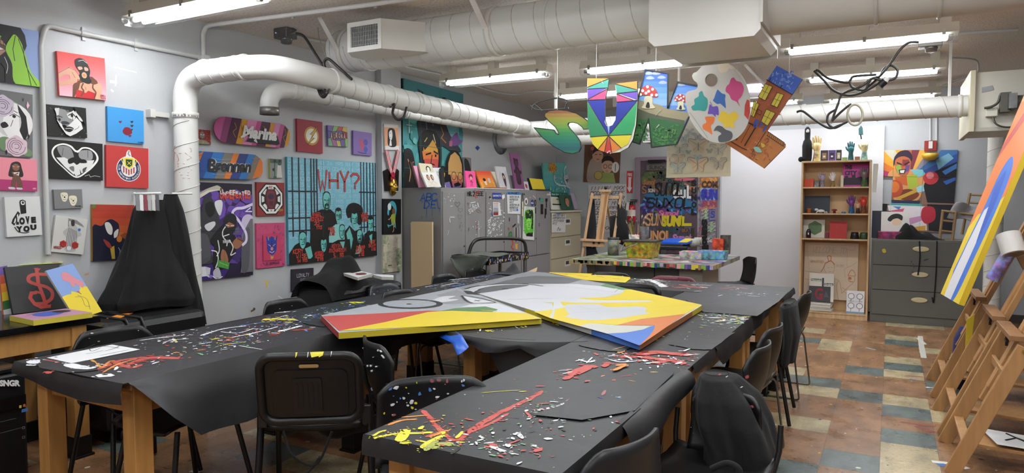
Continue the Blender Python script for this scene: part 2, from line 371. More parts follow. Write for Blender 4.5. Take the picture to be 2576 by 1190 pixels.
def fixture(x,y,label,vis=True):
 L=1.28
 t=thing('strip_light',label,'ceiling light',(x+L/2,y,ZL),'fluorescent strip lights')
 h=MB('#d9d4c6','satin');h.prism([(x,y-.085,ZL+.005),(x,y+.085,ZL+.005),(x,y+.055,ZL+.085),(x,y-.055,ZL+.085)],(L,0,0));h.build('housing',t)
 for q in(.06,L/2-.06,L-.14):h2=MB('#cfcabc','plain').box((x+q+.01,y-.05,ZL+.085),(x+q+.09,y+.05,ZC));h2.build('ceiling_bracket',t)
 d=MB('#eef2f5','clear')
 prof=[(-.085,.004),(-.085,-.03),(-.06,-.055),(.06,-.055),(.085,-.03),(.085,.004)];n=len(prof)
 A=[V((x,y+a,ZL+b))for a,b in prof];B=[V((x+L,y+a,ZL+b))for a,b in prof]
 A2=[V((x+.02,p.y,p.z))for p in A];B2=[V((x+L-.02,p.y,p.z))for p in B]
 d.add(A+B,[(i,i+1,n+i+1,n+i)for i in range(n-1)]+[tuple(range(n)),tuple(range(n,2*n))]);d.build('diffuser',t)
 for s in(-1,1):
  b=MB('#f4f9ff','emit');b.tube([(x+.07,y+s*.033,ZL-.018),(x+L-.07,y+s*.033,ZL-.018)],.0165,10);b.build('lamp_tube',t)
  c=MB('#b9b9b4','metal')
  for q in(x+.035,x+L-.07):c.tube([(q,y+s*.033,ZL-.018),(q+.035,y+s*.033,ZL-.018)],.018,8)
  lab(c.build('lamp_socket',t),'silver tube cap')
 for q in(.1,L/2,L-.1):
  for s in((-1,1)if vis else()):cl=MB('#a9a69c','metal');cl.box((x+q-.012,y+s*.088-.004,ZL-.012),(x+q+.012,y+s*.088+.004,ZL+.03));cl.build('clip',t)
 la=bpy.data.lights.new('strip_lamp','AREA');la.shape='RECTANGLE';la.size=L-.14;la.size_y=.12;la.energy=LAMP_WATT;la.color=(.955,.985,1)
 lo=bpy.data.objects.new('strip_lamp',la);C.objects.link(lo);lo.parent=t;lo.location=(0,0,-.062)
for x,y,l in FIXTURES:
 fixture(x,y,l)
for x,y in FIXTURES_OVERHEAD:
 fixture(x,y,'strip light of the row over the near tables, above the frame of the photo',False)
WHT='#dadad6'
def seams(t,pts,r,step,h=.004,tilt=0):
 """raised spiral seams of a duct as one pattern part"""
 pts=[V(p)for p in pts];m=MB('#c3c0b8','duct');acc_=0;tot=sum((b-a).length for a,b in zip(pts,pts[1:]));d0=step*.5
 path=[];
 for a,b in zip(pts,pts[1:]):
  L=(b-a).length;dr=(b-a)/L;s0=acc_
  x=dr.cross(V((0,0,1)));x=V((1,0,0))if x.length<.01 else x.normalized();y=dr.cross(x)
  n=int(L/step*16)
  seg=[a+dr*(L*i/n)+(x*math.cos(6.2832*(L*i/n)/step)+y*math.sin(6.2832*(L*i/n)/step))*(r+h*.2)for i in range(n+1)]if n>4 else[]
  if seg:m.tube(seg,h,5,caps=False)
  acc_+=L
 return m.build('spiral_seam',t)
def collar(m,p,d,r,wd=.03,col=None):
 p=V(p);d=V(d).normalized();m.tube([p-d*wd/2,p-d*wd/2+d*.001,p+d*wd/2-d*.001,p+d*wd/2],[r+.002,r+.008,r+.008,r+.002],24,col)
t=thing('spiral_duct','white spiral duct climbing the left wall, bending over and running toward the hanging letter S','duct',(-4.74,3.45,.9))
Z1=2.385
p=[(-4.74,3.47,.6),(-4.74,3.47,2.14)]+smooth([(-4.74,3.47,2.16),(-4.73,3.47,2.33),(-4.66,3.47,2.43),(-4.52,3.47,2.47)],5)+[(-4.1,3.47,2.47)]+smooth([(-4.06,3.48,2.465),(-3.86,3.53,2.455),(-3.74,3.68,2.43),(-3.7,3.9,2.41)],5)+[(-3.7,4.3,Z1),(-3.7,7.05,2.35)]
t.location=p[0]
MB(WHT,'duct').tube(p,.087,28).build('pipe',t)
seams(t,[(-4.74,3.47,.6),(-4.74,3.47,2.12)],.087,.17);seams(t,[(-4.5,3.47,2.47),(-4.1,3.47,2.47)],.087,.12);seams(t,[(-3.7,3.95,2.405),(-3.7,4.3,Z1),(-3.7,6.95,2.351)],.087,.16)
for q,d in[((-4.74,3.47,2.15),(0,0,1)),((-4.5,3.47,2.47),(1,0,0)),((-4.08,3.475,2.467),(1,.05,0)),((-3.7,3.93,2.407),(0,1,0)),((-3.7,5.0,2.378),(0,1,0)),((-3.7,5.45,2.37),(0,1,0)),((-3.7,4.6,2.383),(0,1,0)),((-3.7,6.75,2.352),(0,1,0))]:m=MB(WHT,'duct');collar(m,q,d,.087,.02);m.build('collar',t)
m=MB('#cfcdc6','duct')
z=at(443,292,'y',3.47).z;m.lathe([(.088,-.018),(.095,-.018),(.095,.018),(.088,.018)],(-4.74,3.47,z),28);q=at(378,290,'x',-4.86).y;m.box((-4.9,q,z-.018),(-4.86,3.42,z+.018));m.box((-4.9,q-.01,z-.03),(-4.84,q+.03,z+.03));m.tube([(-4.66,3.4,z),(-4.61,3.36,z)],.009,8)
m.build('wall_bracket',t)
ar=Art(.1,.1);m=MB('#b5754a','art')
def on_pipe(u,v):
 for yy in(3.38,):
  q=at(u,v,'y',3.385)
  dx=max(-.086,min(.086,q.x+4.74));return V((-4.74+dx,3.47-math.sqrt(.0882**2-dx*dx)-.001,q.z))
for st in['432,375 440,368 452,366 462,372','426,392 434,378 440,384 436,398','440,384 452,386 464,380','436,398 430,412 428,420','446,388 450,402 447,408','458,384 464,396 460,402','428,386 422,390','462,372 467,380','447,412 458,412','448,419 462,420','449,426 464,427','450,433 462,434','453,440 462,441','456,448 463,449']:
 q=[tuple(map(float,s.split(',')))for s in st.split()];m.tube([on_pipe(*x)for x in q],.0016,4)
lab(m.build('pipe_drawing',t),'rust brown line drawing of galloping horses')
t=thing('spiral_duct','thinner white spiral duct along the left wall ending in a downturned bare metal collar','duct',(-4.6,4.16,2.25))
p=smooth([(-4.6,4.16,2.27),(-4.6,4.165,2.36),(-4.6,4.24,2.44),(-4.6,4.42,2.47)],5)+[(-4.6,4.8,2.47),(-4.6,8.4,2.47)]
MB(WHT,'duct').tube(p,.073,24).build('pipe',t);seams(t,[(-4.6,4.8,2.47),(-4.6,8.3,2.47)],.073,.2)
for y in(4.4,4.5,4.85,5.9,5.98):m=MB(WHT,'duct');collar(m,(-4.6,y,2.47),(0,1,0),.073,.02);m.build('collar',t)
lab(MB('#a9a9a6','galv').lathe([(.076,0),(.08,0),(.08,.06),(.072,.06),(.068,.0),(.068,.05)],(-4.6,4.16,2.235),24).build('end_collar',t),'bare metal collar')
t=thing('spiral_duct','long white spiral duct crossing behind the hanging letters to the beige heater box','duct',(-3.7,7.15,2.24))
MB(WHT,'duct').tube([(-3.86,7.15,2.33),(.57,7.15,2.33)],.092,28).build('pipe',t);seams(t,[(-3.6,7.15,2.33),(.5,7.15,2.33)],.092,.19)
for x in(-3.45,-2.4,-1.4,-.75,.5):m=MB(WHT,'duct');collar(m,(x,7.15,2.33),(1,0,0),.092,.03);m.build('collar',t)
for x in(-3.35,-1.95,.42):MB('#dcd9d2','duct').box((x-.01,7.13,2.4),(x+.01,7.17,ZC)).build('hanger_strap',t)
t=thing('spiral_duct','short white duct coming out of the left wall through a round metal flange','duct',(-4.9,8.6,2.26))
MB(WHT,'duct').tube([(-4.9,8.6,2.375),(-2.75,8.6,2.375)],.122,28).build('pipe',t);seams(t,[(-4.8,8.6,2.375),(-2.8,8.6,2.375)],.122,.22)
lab(MB('#9da1a4','galv').lathe([(.12,.0),(.21,.0),(.21,.012),(.12,.012)],(-4.9,8.6,2.375),28,axis='x').build('wall_flange',t),'grey metal wall flange')
g=MB('#c9c9c4','duct').box((-2.75,8.45,2.24),(-2.5,8.75,2.5));
for i in range(7):g.box((-2.74,8.44,2.26+i*.033),(-2.51,8.45,2.28+i*.033),'#8b8b88')
g.build('diffuser_grille',t)
t=thing('trunk_duct','fat white spiral trunk duct between the vent box and the big square box','duct',(-4.03,4.4,2.57))
MB(WHT,'duct').tube([(-4.02,4.4,2.735),(-1.25,4.4,2.735)],.168,40).build('pipe',t);seams(t,[(-3.85,4.4,2.735),(-1.3,4.4,2.735)],.168,.17)
for x in(-4.0,-3.72,-2.08):m=MB(WHT,'duct');collar(m,(x,4.4,2.735),(1,0,0),.168,.02);m.build('collar',t)
m=MB(WHT,'duct');m.lathe([(.0,0),(.165,0),(.172,.01),(.172,.03),(.168,.03)],(-4.035,4.4,2.735),36,axis='x');m.build('end_cap',t)
for x in(-3.93,-2.55):
 m=MB('#dcd9d2','duct');m.prism([(x,4.4-.17,2.72),(x,4.4-.175,2.72),(x-.06,4.1,ZC),(x-.06,4.105,ZC)],(.045,0,0));m.prism([(x,4.57,2.72),(x,4.575,2.72),(x,4.7,ZC),(x,4.695,ZC)],(.045,0,0))
 m.lathe([(.17,0),(.176,0),(.176,.045),(.17,.045)],(x,4.4,2.735),36,axis='x');m.build('hanger_strap',t)
t2=thing('vent_box','white sheet metal outlet box with louvred grille on the near end of the trunk duct','vent',(-3.4,4.1,2.615))
zt,zb=2.83,2.615
pl=[(-3.58,4.0),(-3.26,4.0),(-3.05,4.24),(-3.05,4.34),(-3.66,4.34),(-3.66,4.12)]
MB('#dddbd4','duct').prism([(x,y,zb)for x,y in pl],(0,0,zt-zb)).build('box_body',t2,bevel=.003)
m=MB('#e2e1dc','satin');x0,x1=-3.58,-3.26;f=.033
for a0,b0,a1,b1 in((x0,zb,x1,zb+f),(x0,zt-f,x1,zt),(x0,zb+f,x0+f,zt-f),(x1-f,zb+f,x1,zt-f)):m.box((a0,3.987,b0),(a1,4.0,b1))
lab(m.build('grille_frame',t2),'white grille frame')
m=MB('#b7b9ba','satin');m.box((x0+f,3.997,zb+f),(x1-f,3.9997,zt-f),'#23252a')
for i in range(15):xx=x0+f+.006+i*(x1-x0-2*f-.01)/15;m.box((xx,3.988,zb+f),(xx+.004,3.998,zt-f),m=None)
for i in range(6):zz=zb+f+.012+i*.031;m.box((x0+f,3.993,zz),(x1-f,3.997,zz+.003))
m.build('louvre_blades',t2)
t3=thing('duct_box','large plain white square duct box hanging overhead with chamfered corners','duct',(-1,4.4,2.42))
xa,xb=-1.30,-.66
def oct_(y,c):return[(xa+c,y,2.435),(xb-c,y,2.435),(xb,y,2.435+c),(xb,y,2.94),(xa,y,2.94),(xa,y,2.435+c)]
m=MB('#d9d7d0','duct');m.prism(oct_(4.08,.035),(0,.62,0));m.build('box_body',t3,bevel=.004)
m=MB('#c9c6bd','duct');m.box((xa+.03,4.72,2.42),(xb+.0,4.735,2.6));m.box((xb,4.05,2.5),(xb+.015,4.75,2.94));m.build('seam_flange',t3)
t4=thing('trunk_duct','even wider grey white duct continuing right from the square box above the cable','duct',(-.6,4.4,2.45))
MB('#cfccc4','duct').tube([(-.645,4.4,2.715),(2.2,4.4,2.715)],.215,44).build('pipe',t4)
for x in(-.1,.2,.75,.9):m=MB('#c9c6bf','duct');collar(m,(x,4.4,2.715),(1,0,0),.215,.02);m.build('collar',t4)
m=MB('#bdbab1','duct');m.box((-.37,3.9,2.69),(-.05,4.22,2.9));m.build('side_outlet',t4)
t4=thing('heater_box','beige wall mounted heater cabinet with motor and grey tape near the top right corner','heater',(.9,7.1,2.09))
m=MB('#d0cdc0','duct').box((.585,7.0,2.105),(1.5,7.9,2.585));m.box((.555,6.96,2.09),(.595,7.94,2.6),'#c9c2a4');m.box((.595,6.98,2.09),(1.5,7.0,2.125),'#b6b3a6');m.build('cabinet',t4,bevel=.004)
def bx(u0,v0,u1,v1,y,y2,**k):a_,b_=at(u0,v1,'y',y),at(u1,v0,'y',y);return(a_.x,y2,a_.z),(b_.x,y,b_.z)
m=MB('#55534c','satin');lo,hi=bx(2512,235,2540,285,7.0,6.9);m.box(lo,hi);lo,hi=bx(2530,240,2552,278,7.0,6.83);m.box(lo,hi,'#8b8c8c','galv');c0=at(2560,255,'y',6.92);m.tube([(c0.x-.05,6.92,c0.z),(c0.x+.1,6.92,c0.z)],.05,16,'#77756e');lab(m.build('motor',t4),'dark motor')
m=MB('#d3d1c4','satin');lo,hi=bx(2478,272,2508,295,7.0,6.94);m.box(lo,hi);m.build('switch_box',t4,bevel=.004)
m=MB('#45433e','plastic');m.tube(smooth([at(2476,272,'y',6.93),at(2495,268,'y',6.92),at(2510,258,'y',6.92),at(2516,240,'y',6.92)]),.01,8);m.tube(smooth([at(2498,296,'y',6.94),at(2506,312,'y',6.92),at(2530,320,'y',6.92),at(2576,318,'y',6.92)]),.008,8);m.build('cable',t4)
q=[at(2470,220,'y',6.997),at(2497,215,'y',6.997),at(2500,226,'y',6.997),at(2470,233,'y',6.997)];lab(MB('#9a9da0','satin').prism(q,(0,-.002,0)).build('tape_strip',t4),'grey tape strip')
t4=thing('vertical_duct','upright white duct in the back right corner below the heater box','duct',(1.03,9.5,0))
MB('#d2d0ca','duct').tube([(1.03,9.5,0),(1.03,9.5,2.6)],.088,24).build('pipe',t4);seams(t4,[(1.03,9.5,.1),(1.03,9.5,2.5)],.088,.17)
CO='#c6c7c5'
x=XL+.02
def wp(u,v):q=at(u,v,'x',x);return(x,q.y,q.z)
t=thing('wall_conduit','grey painted conduit rising between the canvases and bending along the top of the left wall','conduit',wp(122,640))
a0,b0=wp(121,640),wp(117,120);yy=a0[1]
top=wp(152,72);p=[(x,yy,a0[2]),(x,yy,b0[2]-.04)]+smooth([(x,yy,b0[2]),(x,yy+.04,top[2]-.01),(x,yy+.13,top[2]+.0)],6)
e=wp(525,149);m=MB(CO,'satin').tube(p+[(x,e[1],(top[2]+e[2])/2)],.0165,14);m.build('pipe',t)
for u in(214,345,505):m=MB(CO,'satin');q=(x,wp(u,100)[1],(top[2]+e[2])/2);m.tube([(q[0],q[1]-.03,q[2]),(q[0],q[1]+.03,q[2])],.021,12);m.box((XL,q[1]-.012,q[2]-.045),(XL+.01,q[1]+.012,q[2]+.045));m.build('conduit_clamp',t)
b=wp(512,140);zz=(top[2]+e[2])/2
t=thing('ceiling_conduit','white sprinkler pipe leaving the wall conduit and crossing the ceiling above the hoop of cable','pipe',b)
p=[b,(x,b[1],ZC-.12)]+smooth([(x,b[1],ZC-.1),(x+.04,b[1],ZC-.05),(x+.1,b[1],ZC-.04)],5)+[at(945,10,'z',ZC-.04),at(1400,-60,'z',ZC-.04)]
MB('#d4d4d2','satin').tube(p,.0165,12).build('pipe',t)
m=MB('#d4d4d2','satin');[m.tube([V(q),V(q)+V((0,0,-.035))],.012,8)for q in(at(737,36,'z',ZC-.02),at(944,8,'z',ZC-.02))];m.box((b[0]-.02,b[1]-.03,b[2]-.05),(b[0]+.04,b[1]+.03,b[2]+.0));m.build('nozzle',t)
def cond(label,pts,r=.012,col=CO):
 t=MB(col,'satin').tube(pts,r,10).build('conduit');return tag(t,label,'conduit')
cond('thin ceiling conduit from the grey junction box toward the strip light',[at(745,92,'z',ZC-.02),at(842,112,'z',ZC-.02),at(1030,170,'z',ZC-.02),at(1110,188,'z',ZC-.02)])
cond('thin wavy conduit on the ceiling between the two middle strip lights',smooth([at(1180,212,'z',ZC-.02),at(1250,232,'z',ZC-.02),at(1300,238,'z',ZC-.02),at(1345,230,'z',ZC-.02),at(1400,232,'z',ZC-.02)]),.008)
cond('conduit down to the red fire alarm box, left one of the pair',[at(2330,240,'y',YB-.02),at(2340,246,'y',YB-.02),at(2340,360,'y',YB-.02)])
cond('conduit down to the red fire alarm box, right one of the pair',[at(2356,238,'y',YB-.02),at(2356,360,'y',YB-.02)])
cond('ceiling conduit at the top right above the farthest strip light',smooth([at(2250,95,'z',ZC-.03),at(2400,85,'z',ZC-.03),at(2560,75,'z',ZC-.03)]),.014)
cond('cable sagging between the strip lights and the heater box',smooth([at(2388,145,'z',ZC-.03),at(2440,148,'z',ZC-.03),at(2460,158,'z',ZC-.03),at(2450,190,'z',ZC-.04),at(2372,214,'z',ZC-.04)]),.009)
def jbox(u,v,label,s=1.0,col='#77787a'):
 c=at(u,v,'z',ZC-.05*s);t=thing('junction_box',label,'junction box',c,'ceiling junction boxes')
 MB(col,'galv').box((c.x-.075*s,c.y-.06*s,ZC-.085*s),(c.x+.075*s,c.y+.06*s,ZC)).build('box_body',t,bevel=.006)
 MB(col,'galv').lathe([(.0,-.04),(.035,-.04),(.045,-.035),(.045,-.015),(.05,-.012),(.05,0)],(c.x+.01,c.y,ZC-.085*s),18).build('round_cover',t)
 m=MB('#b9b9b5','metal');m.ball((c.x-.04,c.y-.062*s,ZC-.04),.012);m.tube([(c.x+.075*s,c.y,ZC-.045),(c.x+.13*s,c.y,ZC-.045)],.015,10);m.build('fitting',t);return c
c=jbox(718,88,'grey ceiling junction box feeding the black cord over the near duct')
c2=jbox(2340,108,'grey ceiling junction box feeding the tangle of cable on the right',1.2,'#9a9893')
BC='#2c2b2a'
def cord(label,parts,r=.011,col=BC,loc=None,extra=None):
 t=thing('power_cord',label,'cable',loc or parts[0][0])
 for pts in parts:MB(col,'plastic').tube(smooth(pts,7),r,8).build('cord_run',t)
 return t
Y0=4.05
cord('black power cord swooping from the grey junction box over the near spiral duct',[[at(745,84,'y',4.0),at(765,92,'y',4.0),at(790,130,'y',4.0),at(812,165,'y',4.0),at(825,185,'y',4.0)],[at(825,185,'y',4.0),at(815,160,'y',4.0),at(825,148,'y',4.0),at(850,168,'y',4.02),at(885,200,'y',4.03)],[at(800,222,'y',3.85),at(806,238,'y',3.8),at(815,244,'y',3.8),at(824,232,'y',3.8),at(828,226,'y',3.85)],[at(808,224,'y',3.85),at(812,240,'y',3.79),at(818,226,'y',3.85)]])
cond('thin hook wire holding the black cord bundle up to the ceiling',[at(800,70,'z',ZC),at(801,90,'y',4.0),at(812,122,'y',4.0),at(824,150,'y',4.0)],.003,'#8a8984')
cord('black cord loop drooping under the near duct left of the teal mural',[[at(980,268,'y',4.6),at(992,262,'y',4.6),at(988,285,'y',4.6),at(1000,301,'y',4.6),at(1015,295,'y',4.6),at(1023,270,'y',4.65)]])
cord('coil of black cord resting on the duct above the letter S',[[at(1336,268,'y',6.9),at(1360,255,'y',6.9),at(1400,247,'y',6.9),at(1425,254,'y',6.9),at(1420,274,'y',6.9)],[at(1334,264,'y',6.9),at(1350,275,'y',6.9),at(1385,276,'y',6.9),at(1430,272,'y',6.9)],[at(1338,276,'y',6.9),at(1345,262,'y',6.9),at(1365,278,'y',6.9)]],.009)
YC=5.6
cord('big tangle of black drop cord knotted in front of the right hand strip lights',[[at(2312,106,'y',YC),at(2285,108,'y',YC),at(2262,128,'y',YC),at(2238,162,'y',YC),at(2215,190,'y',YC),at(2180,222,'y',YC+.05)],[at(2048,178,'y',YC),at(2075,205,'y',YC),at(2098,228,'y',YC),at(2135,240,'y',YC),at(2175,230,'y',YC),at(2212,208,'y',YC)],[at(2052,176,'y',YC),at(2062,180,'y',YC),at(2085,198,'y',YC),at(2130,208,'y',YC),at(2140,200,'y',YC),at(2150,192,'y',YC),at(2205,188,'y',YC)],[at(2215,190,'y',YC+.03),at(2225,172,'y',YC+.03),at(2243,165,'y',YC),at(2258,178,'y',YC),at(2250,198,'y',YC),at(2222,202,'y',YC),at(2195,196,'y',YC)],[at(2138,205,'y',YC),at(2145,220,'y',YC),at(2175,226,'y',YC),at(2190,200,'y',YC),at(2212,193,'y',YC)],[at(2190,198,'y',YC+.02),at(2165,218,'y',YC),at(2120,236,'y',YC),at(2108,262,'y',YC),at(2092,305,'y',YC)],[at(2092,305,'y',YC),at(2112,285,'y',YC),at(2132,268,'y',YC),at(2142,262,'y',YC)]],.0085)
m=MB('#161616','plastic').tube([at(2212,216,'y',YC-.02),at(2226,204,'y',YC-.02)],.026,12).tube([at(2226,204,'y',YC-.02),at(2232,196,'y',YC-.02)],.02,10,'#c9c8c2');tag(m.build('cord_connector'),'black socket connector with pale plug hanging in the cable tangle','connector')
def hoop(u,v,ru,rv,y,lab_,col):return tag(MB(col,'plastic').tube([at(u+ru*math.cos(i/28*6.2832),v+rv*math.sin(i/28*6.2832),'y',y)for i in range(28)],.008,8,closed=True).build('cord_loop'),lab_,'cable')
hoop(2151,289,19,26,YC-.05,'pale upright loop of cord hanging below the cable tangle','#a8a38f')
cord('dark cord trailing along the back pipe below the cable tangle',[[at(2004,282,'y',YC),at(2020,280,'y',YC),at(2050,302,'y',YC),at(2085,322,'y',YC),at(2110,316,'y',YC),at(2132,306,'y',YC)],[at(2102,276,'y',YC),at(2084,288,'y',YC),at(2082,308,'y',YC),at(2098,322,'y',YC),at(2120,312,'y',YC)]],.0085)
c=at(1852,150,'z',2.85);t=thing('smoke_detector','white round smoke detector on the ceiling just above the palette','smoke detector',(c.x,c.y,2.8))
MB('#dad8d0','satin').box((c.x-.09,c.y-.09,2.87),(c.x+.09,c.y+.09,ZC)).build('mounting_box',t,bevel=.005)
MB('#dfddd6','satin').lathe([(0,-.045),(.045,-.045),(.06,-.03),(.09,-.025),(.1,-.01),(.1,0)],(c.x,c.y,2.87),24).build('sensor_head',t)
m=MB('#2a2a2a');[m.box((c.x-.03+i*.022,c.y-.065,2.828),(c.x-.02+i*.022,c.y-.055,2.836))for i in range(3)];m.build('sensor_slots',t)
q=[at(u,v,'y',9.0)for u,v in((1877,193),(1898,193),(1921,214),(1911,230),(1880,230))]
t=thing('lamp_shade','glowing pale violet angular lamp cover between the palette and the letter L','lamp',q[4])
MB('#e4dcf4','glow').prism(q,(0,.12,0)).build('glass_cover',t);MB('#b9b5ae','satin').tube([at(1880,190,'y',9.05),at(1860,188,'y',9.05),at(1850,180,'y',9.05)],.012,8).build('arm',t)
tag(MB('#d9d7d0','satin').tube([at(1876,165,'z',2.9),at(1925,215,'z',2.9)],.016,10).build('sprinkler_pipe'),'diagonal white pipe on the ceiling behind the palette','pipe')
tag(MB('#c9c6be','satin').box((-3.4,9.1,2.8),(-1.2,9.2,ZC)).build('ceiling_channel'),'long beige metal channel on the ceiling behind the letters','ceiling channel')
# TABLES
TZ=.76
WOOD,BOOT,PAPER='#c48f4f','#0e0e0e','#212123'
def leg(t,x,y,w=.085,top=.72,boot=True,col=WOOD):
 l=MB(col,'wood').box((x-w/2,y-w/2,0),(x+w/2,y+w/2,top)).build('leg',t,bevel=.004)
 if boot:
  b=MB(BOOT,'plastic').box((x-w/2-.006,y-w/2-.006,0),(x+w/2+.006,y+w/2+.006,.125));b.box((x-w/2-.016,y-w/2-.016,0),(x+w/2+.016,y+w/2+.016,.014))
  lab(b.build('leg_boot',l,bevel=.003),'black rubber boot')
def work_table(x0,y0,x1,y1,label,boots=True):
 t=thing('work_table',label,'table',((x0+x1)/2,(y0+y1)/2,0),'wooden work tables under black paper')
 MB('#9a6f3e','wood').box((x0,y0,.72),(x1,y1,TZ-.006)).build('table_top',t,bevel=.006)
 i=.07
 for a,b in((x0+i,y0+i),(x1-i,y0+i),(x0+i,y1-i),(x1-i,y1-i)):leg(t,a,b,boot=boots)
 for lo,hi in(((x0+.1,y0+.05,.6),(x1-.1,y0+.075,.72)),((x0+.1,y1-.075,.6),(x1-.1,y1-.05,.72)),((x0+.05,y0+.1,.6),(x0+.075,y1-.1,.72)),((x1-.075,y0+.1,.6),(x1-.05,y1-.1,.72))):
  MB(WOOD,'wood').box(lo,hi).build('apron_rail',t,bevel=.003)
LX0,LX1,RX0,RX1=-3.58,-2.77,-1.46,-.79
work_table(LX0,1.74,LX1,3.24,'nearest wooden work table of the left row, two thick square legs bare')
work_table(LX0,3.27,LX1,4.76,'wooden work table in the middle of the left row under black paper')
work_table(LX0,4.79,LX1,5.72,'wooden work table at the far end of the left row by the grey lockers')
work_table(RX0,1.74,RX1,3.22,'wooden work table nearest on the right row, under yellow and orange paint marks')
work_table(RX0,3.25,RX1,4.72,'middle wooden work table of the right row, near the hanging coat')
work_table(RX0,4.75,RX1,5.7,'wooden work table at the far end of the right row beside the chrome legged chair')
work_table(-3.58,5.75,-2.2,6.36,'wooden work table in the far row on the locker side under black paper')
work_table(-2.17,5.75,-.74,6.36,'wooden work table in the far row near the bookshelf under black paper')
work_table(-2.3,3.5,-1.52,5.0,'wooden work table standing in the middle of the table ring under the big boards')
def skirt(m,pts,drops,out=.02,nz=5,wob=.012,lean=.0,z=TZ):
 """hanging paper below a polyline of edge points; drops gives the hang per point"""
 pts=[V((p[0],p[1],z))for p in pts];n=len(pts)
 P=[];D=[]
 for i in range(n-1):
  k=max(2,int((pts[i+1]-pts[i]).length/.05))
  for q in range(k):P.append(pts[i].lerp(pts[i+1],q/k));D.append(drops[i]+(drops[i+1]-drops[i])*q/k)
 P.append(pts[-1]);D.append(drops[-1]);vs=[];N=len(P);rr=R.uniform(0,9)
 for i in range(N):
  d=(P[min(i+1,N-1)]-P[max(i-1,0)]).normalized();o=d.cross(V((0,0,1)))
  for j in range(nz+1):
   f=j/nz;w_=wob*math.sin(i*.9+rr+f*2)*f+wob*.6*math.sin(i*.37+rr*2)*f
   vs.append(P[i]+o*(out*math.sin(min(1,f*2.2)*1.57)+w_+lean*f)-V((0,0,D[i]*f-(.004 if j==0 else 0))))
 m.add(vs,[(i*(nz+1)+j,i*(nz+1)+j+1,(i+1)*(nz+1)+j+1,(i+1)*(nz+1)+j)for i in range(N-1)for j in range(nz)],None,None,True)
def top(m,outline,z=TZ+.002):m.prism([(x,y,z-.004)for x,y in outline],(0,0,.004))
class Floorart:
 """brush marks placed on a horizontal plane z through the points they were measured at"""
 def __init__(s,m,z,zone=None):s.m,s.z,s.i,s.zone=m,z,0,zone
 def inside(s,p):
  return s.zone is None or any(a<=p.x<=c and b<=p.y<=d for a,b,c,d in s.zone)
 def P(s,u,v):return at(u,v,'z',s.z)
 def poly(s,col,pts,sm=False,kind='art'):
  s.i+=1;q=[s.P(*x)for x in pts]
  if sm:q=smooth(q,4,True)
  z=s.z+.0006+(s.i%60)*.00005;s.m.add([(p.x,p.y,z)for p in q],[tuple(range(len(q)))],col,kind)
 def line(s,col,w,pts,sm=True):
  s.i+=1;q=[s.P(*x)for x in pts];q=smooth(q,4)if sm and len(q)>2 else q;z=s.z+.0006+(s.i%60)*.00005
  P_=[];
  for a,b in zip(q,q[1:]):
   n_=max(1,int((b-a).length/max(.012,w*.5)));P_+=[a.lerp(b,k/n_)for k in range(n_)]
  P_.append(q[-1]);n_=len(P_);E_=[];u1=u2=.5
  for k,p in enumerate(P_):
   d=(P_[min(k+1,n_-1)]-P_[max(k-1,0)]).normalized();o=V((-d.y,d.x,0));f=.35 if k in(0,n_-1)else 1;u1=.6*u1+.4*R.uniform(.2,.75);u2=.6*u2+.4*R.uniform(.2,.75);E_+=[p+o*w*u1*f,p-o*w*u2*f]
  s.m.add([(p.x,p.y,z)for p in E_],[(2*k,2*k+1,2*k+3,2*k+2)for k in range(n_-1)],col,'art')
  if w>.012:
   for k in range(int(n_*1.5)):p=R.choice(P_)+V((R.gauss(0,w*.7),R.gauss(0,w*.7),0));r=w*R.uniform(.05,.16);s.m.add([(p.x+r*2*math.cos(t),p.y+r*math.sin(t),z)for t in(0,1.2,2.5,3.8,5)],[(0,1,2,3,4)],col,'art')
 def cluster(s,u,v,rx,ry,cols,n,r0=.003,r1=.018,ang=None,long_=2.8):
  n=int(n*2.4);c=s.P(u,v);s.i+=1
  for k in range(n):
   x,y=c.x+R.gauss(0,rx),c.y+R.gauss(0,ry)
   if not s.inside(V((x,y,0))):continue
   r=(r0+(r1-r0)*R.random()**2.6)*R.uniform(.5,1);a=R.uniform(0,3.14)if ang is None else ang+R.gauss(0,.35);L=r*(R.uniform(1,long_)if R.random()<.45 else R.uniform(.7,1.3));z=s.z+.0006+((s.i*7+k)%60)*.00005
   q=[]
   for j in range(8):
    t=6.2832*j/8;f=R.uniform(.7,1.25);px,py=L*f*math.cos(t),r*f*.6*math.sin(t);q.append((x+px*math.cos(a)-py*math.sin(a),y+px*math.sin(a)+py*math.cos(a),z))
   s.m.add(q,[tuple(range(8))],R.choice(cols),'art')
W_,Rd,Yw,Or,Bl,Gn,Pk='#d9dbe0','#b5483f','#d6c833','#d8853a','#4d79b8','#6f9a72','#9b5a5e'
m=MB(PAPER,'blackpaper');top(m,[(LX0-.02,1.70),(LX1+.01,1.70),(LX1+.01,6.39),(LX0-.02,6.39)])
skirt(m,[(LX0-.02,1.70),(LX0+.3,1.685),(LX1-.25,1.675),(LX1+.01,1.70)],[.05,.075,.095,.085],.012,4,.004)
skirt(m,[(LX1+.01,1.72),(LX1+.01,1.86),(LX1+.01,2.0),(LX1+.01,2.25),(LX1+.01,2.7),(LX1+.01,3.05),(LX1+.01,3.25)],[.02,.17,.29,.30,.27,.26,.26],.03,8,.012,.05)
skirt(m,[(LX1+.01,3.2),(LX1+.01,3.5),(LX1+.01,4.2),(LX1+.01,4.7)],[.2,.17,.16,.12],.05,6,.012,.03)
skirt(m,[(LX0-.02,6.38),(LX0-.02,4),(LX0-.02,1.70)],[.06,.06,.06],.012,3,.004)
A=Floorart(m,TZ+.0022,[(LX0,1.72,LX1,6.3)])
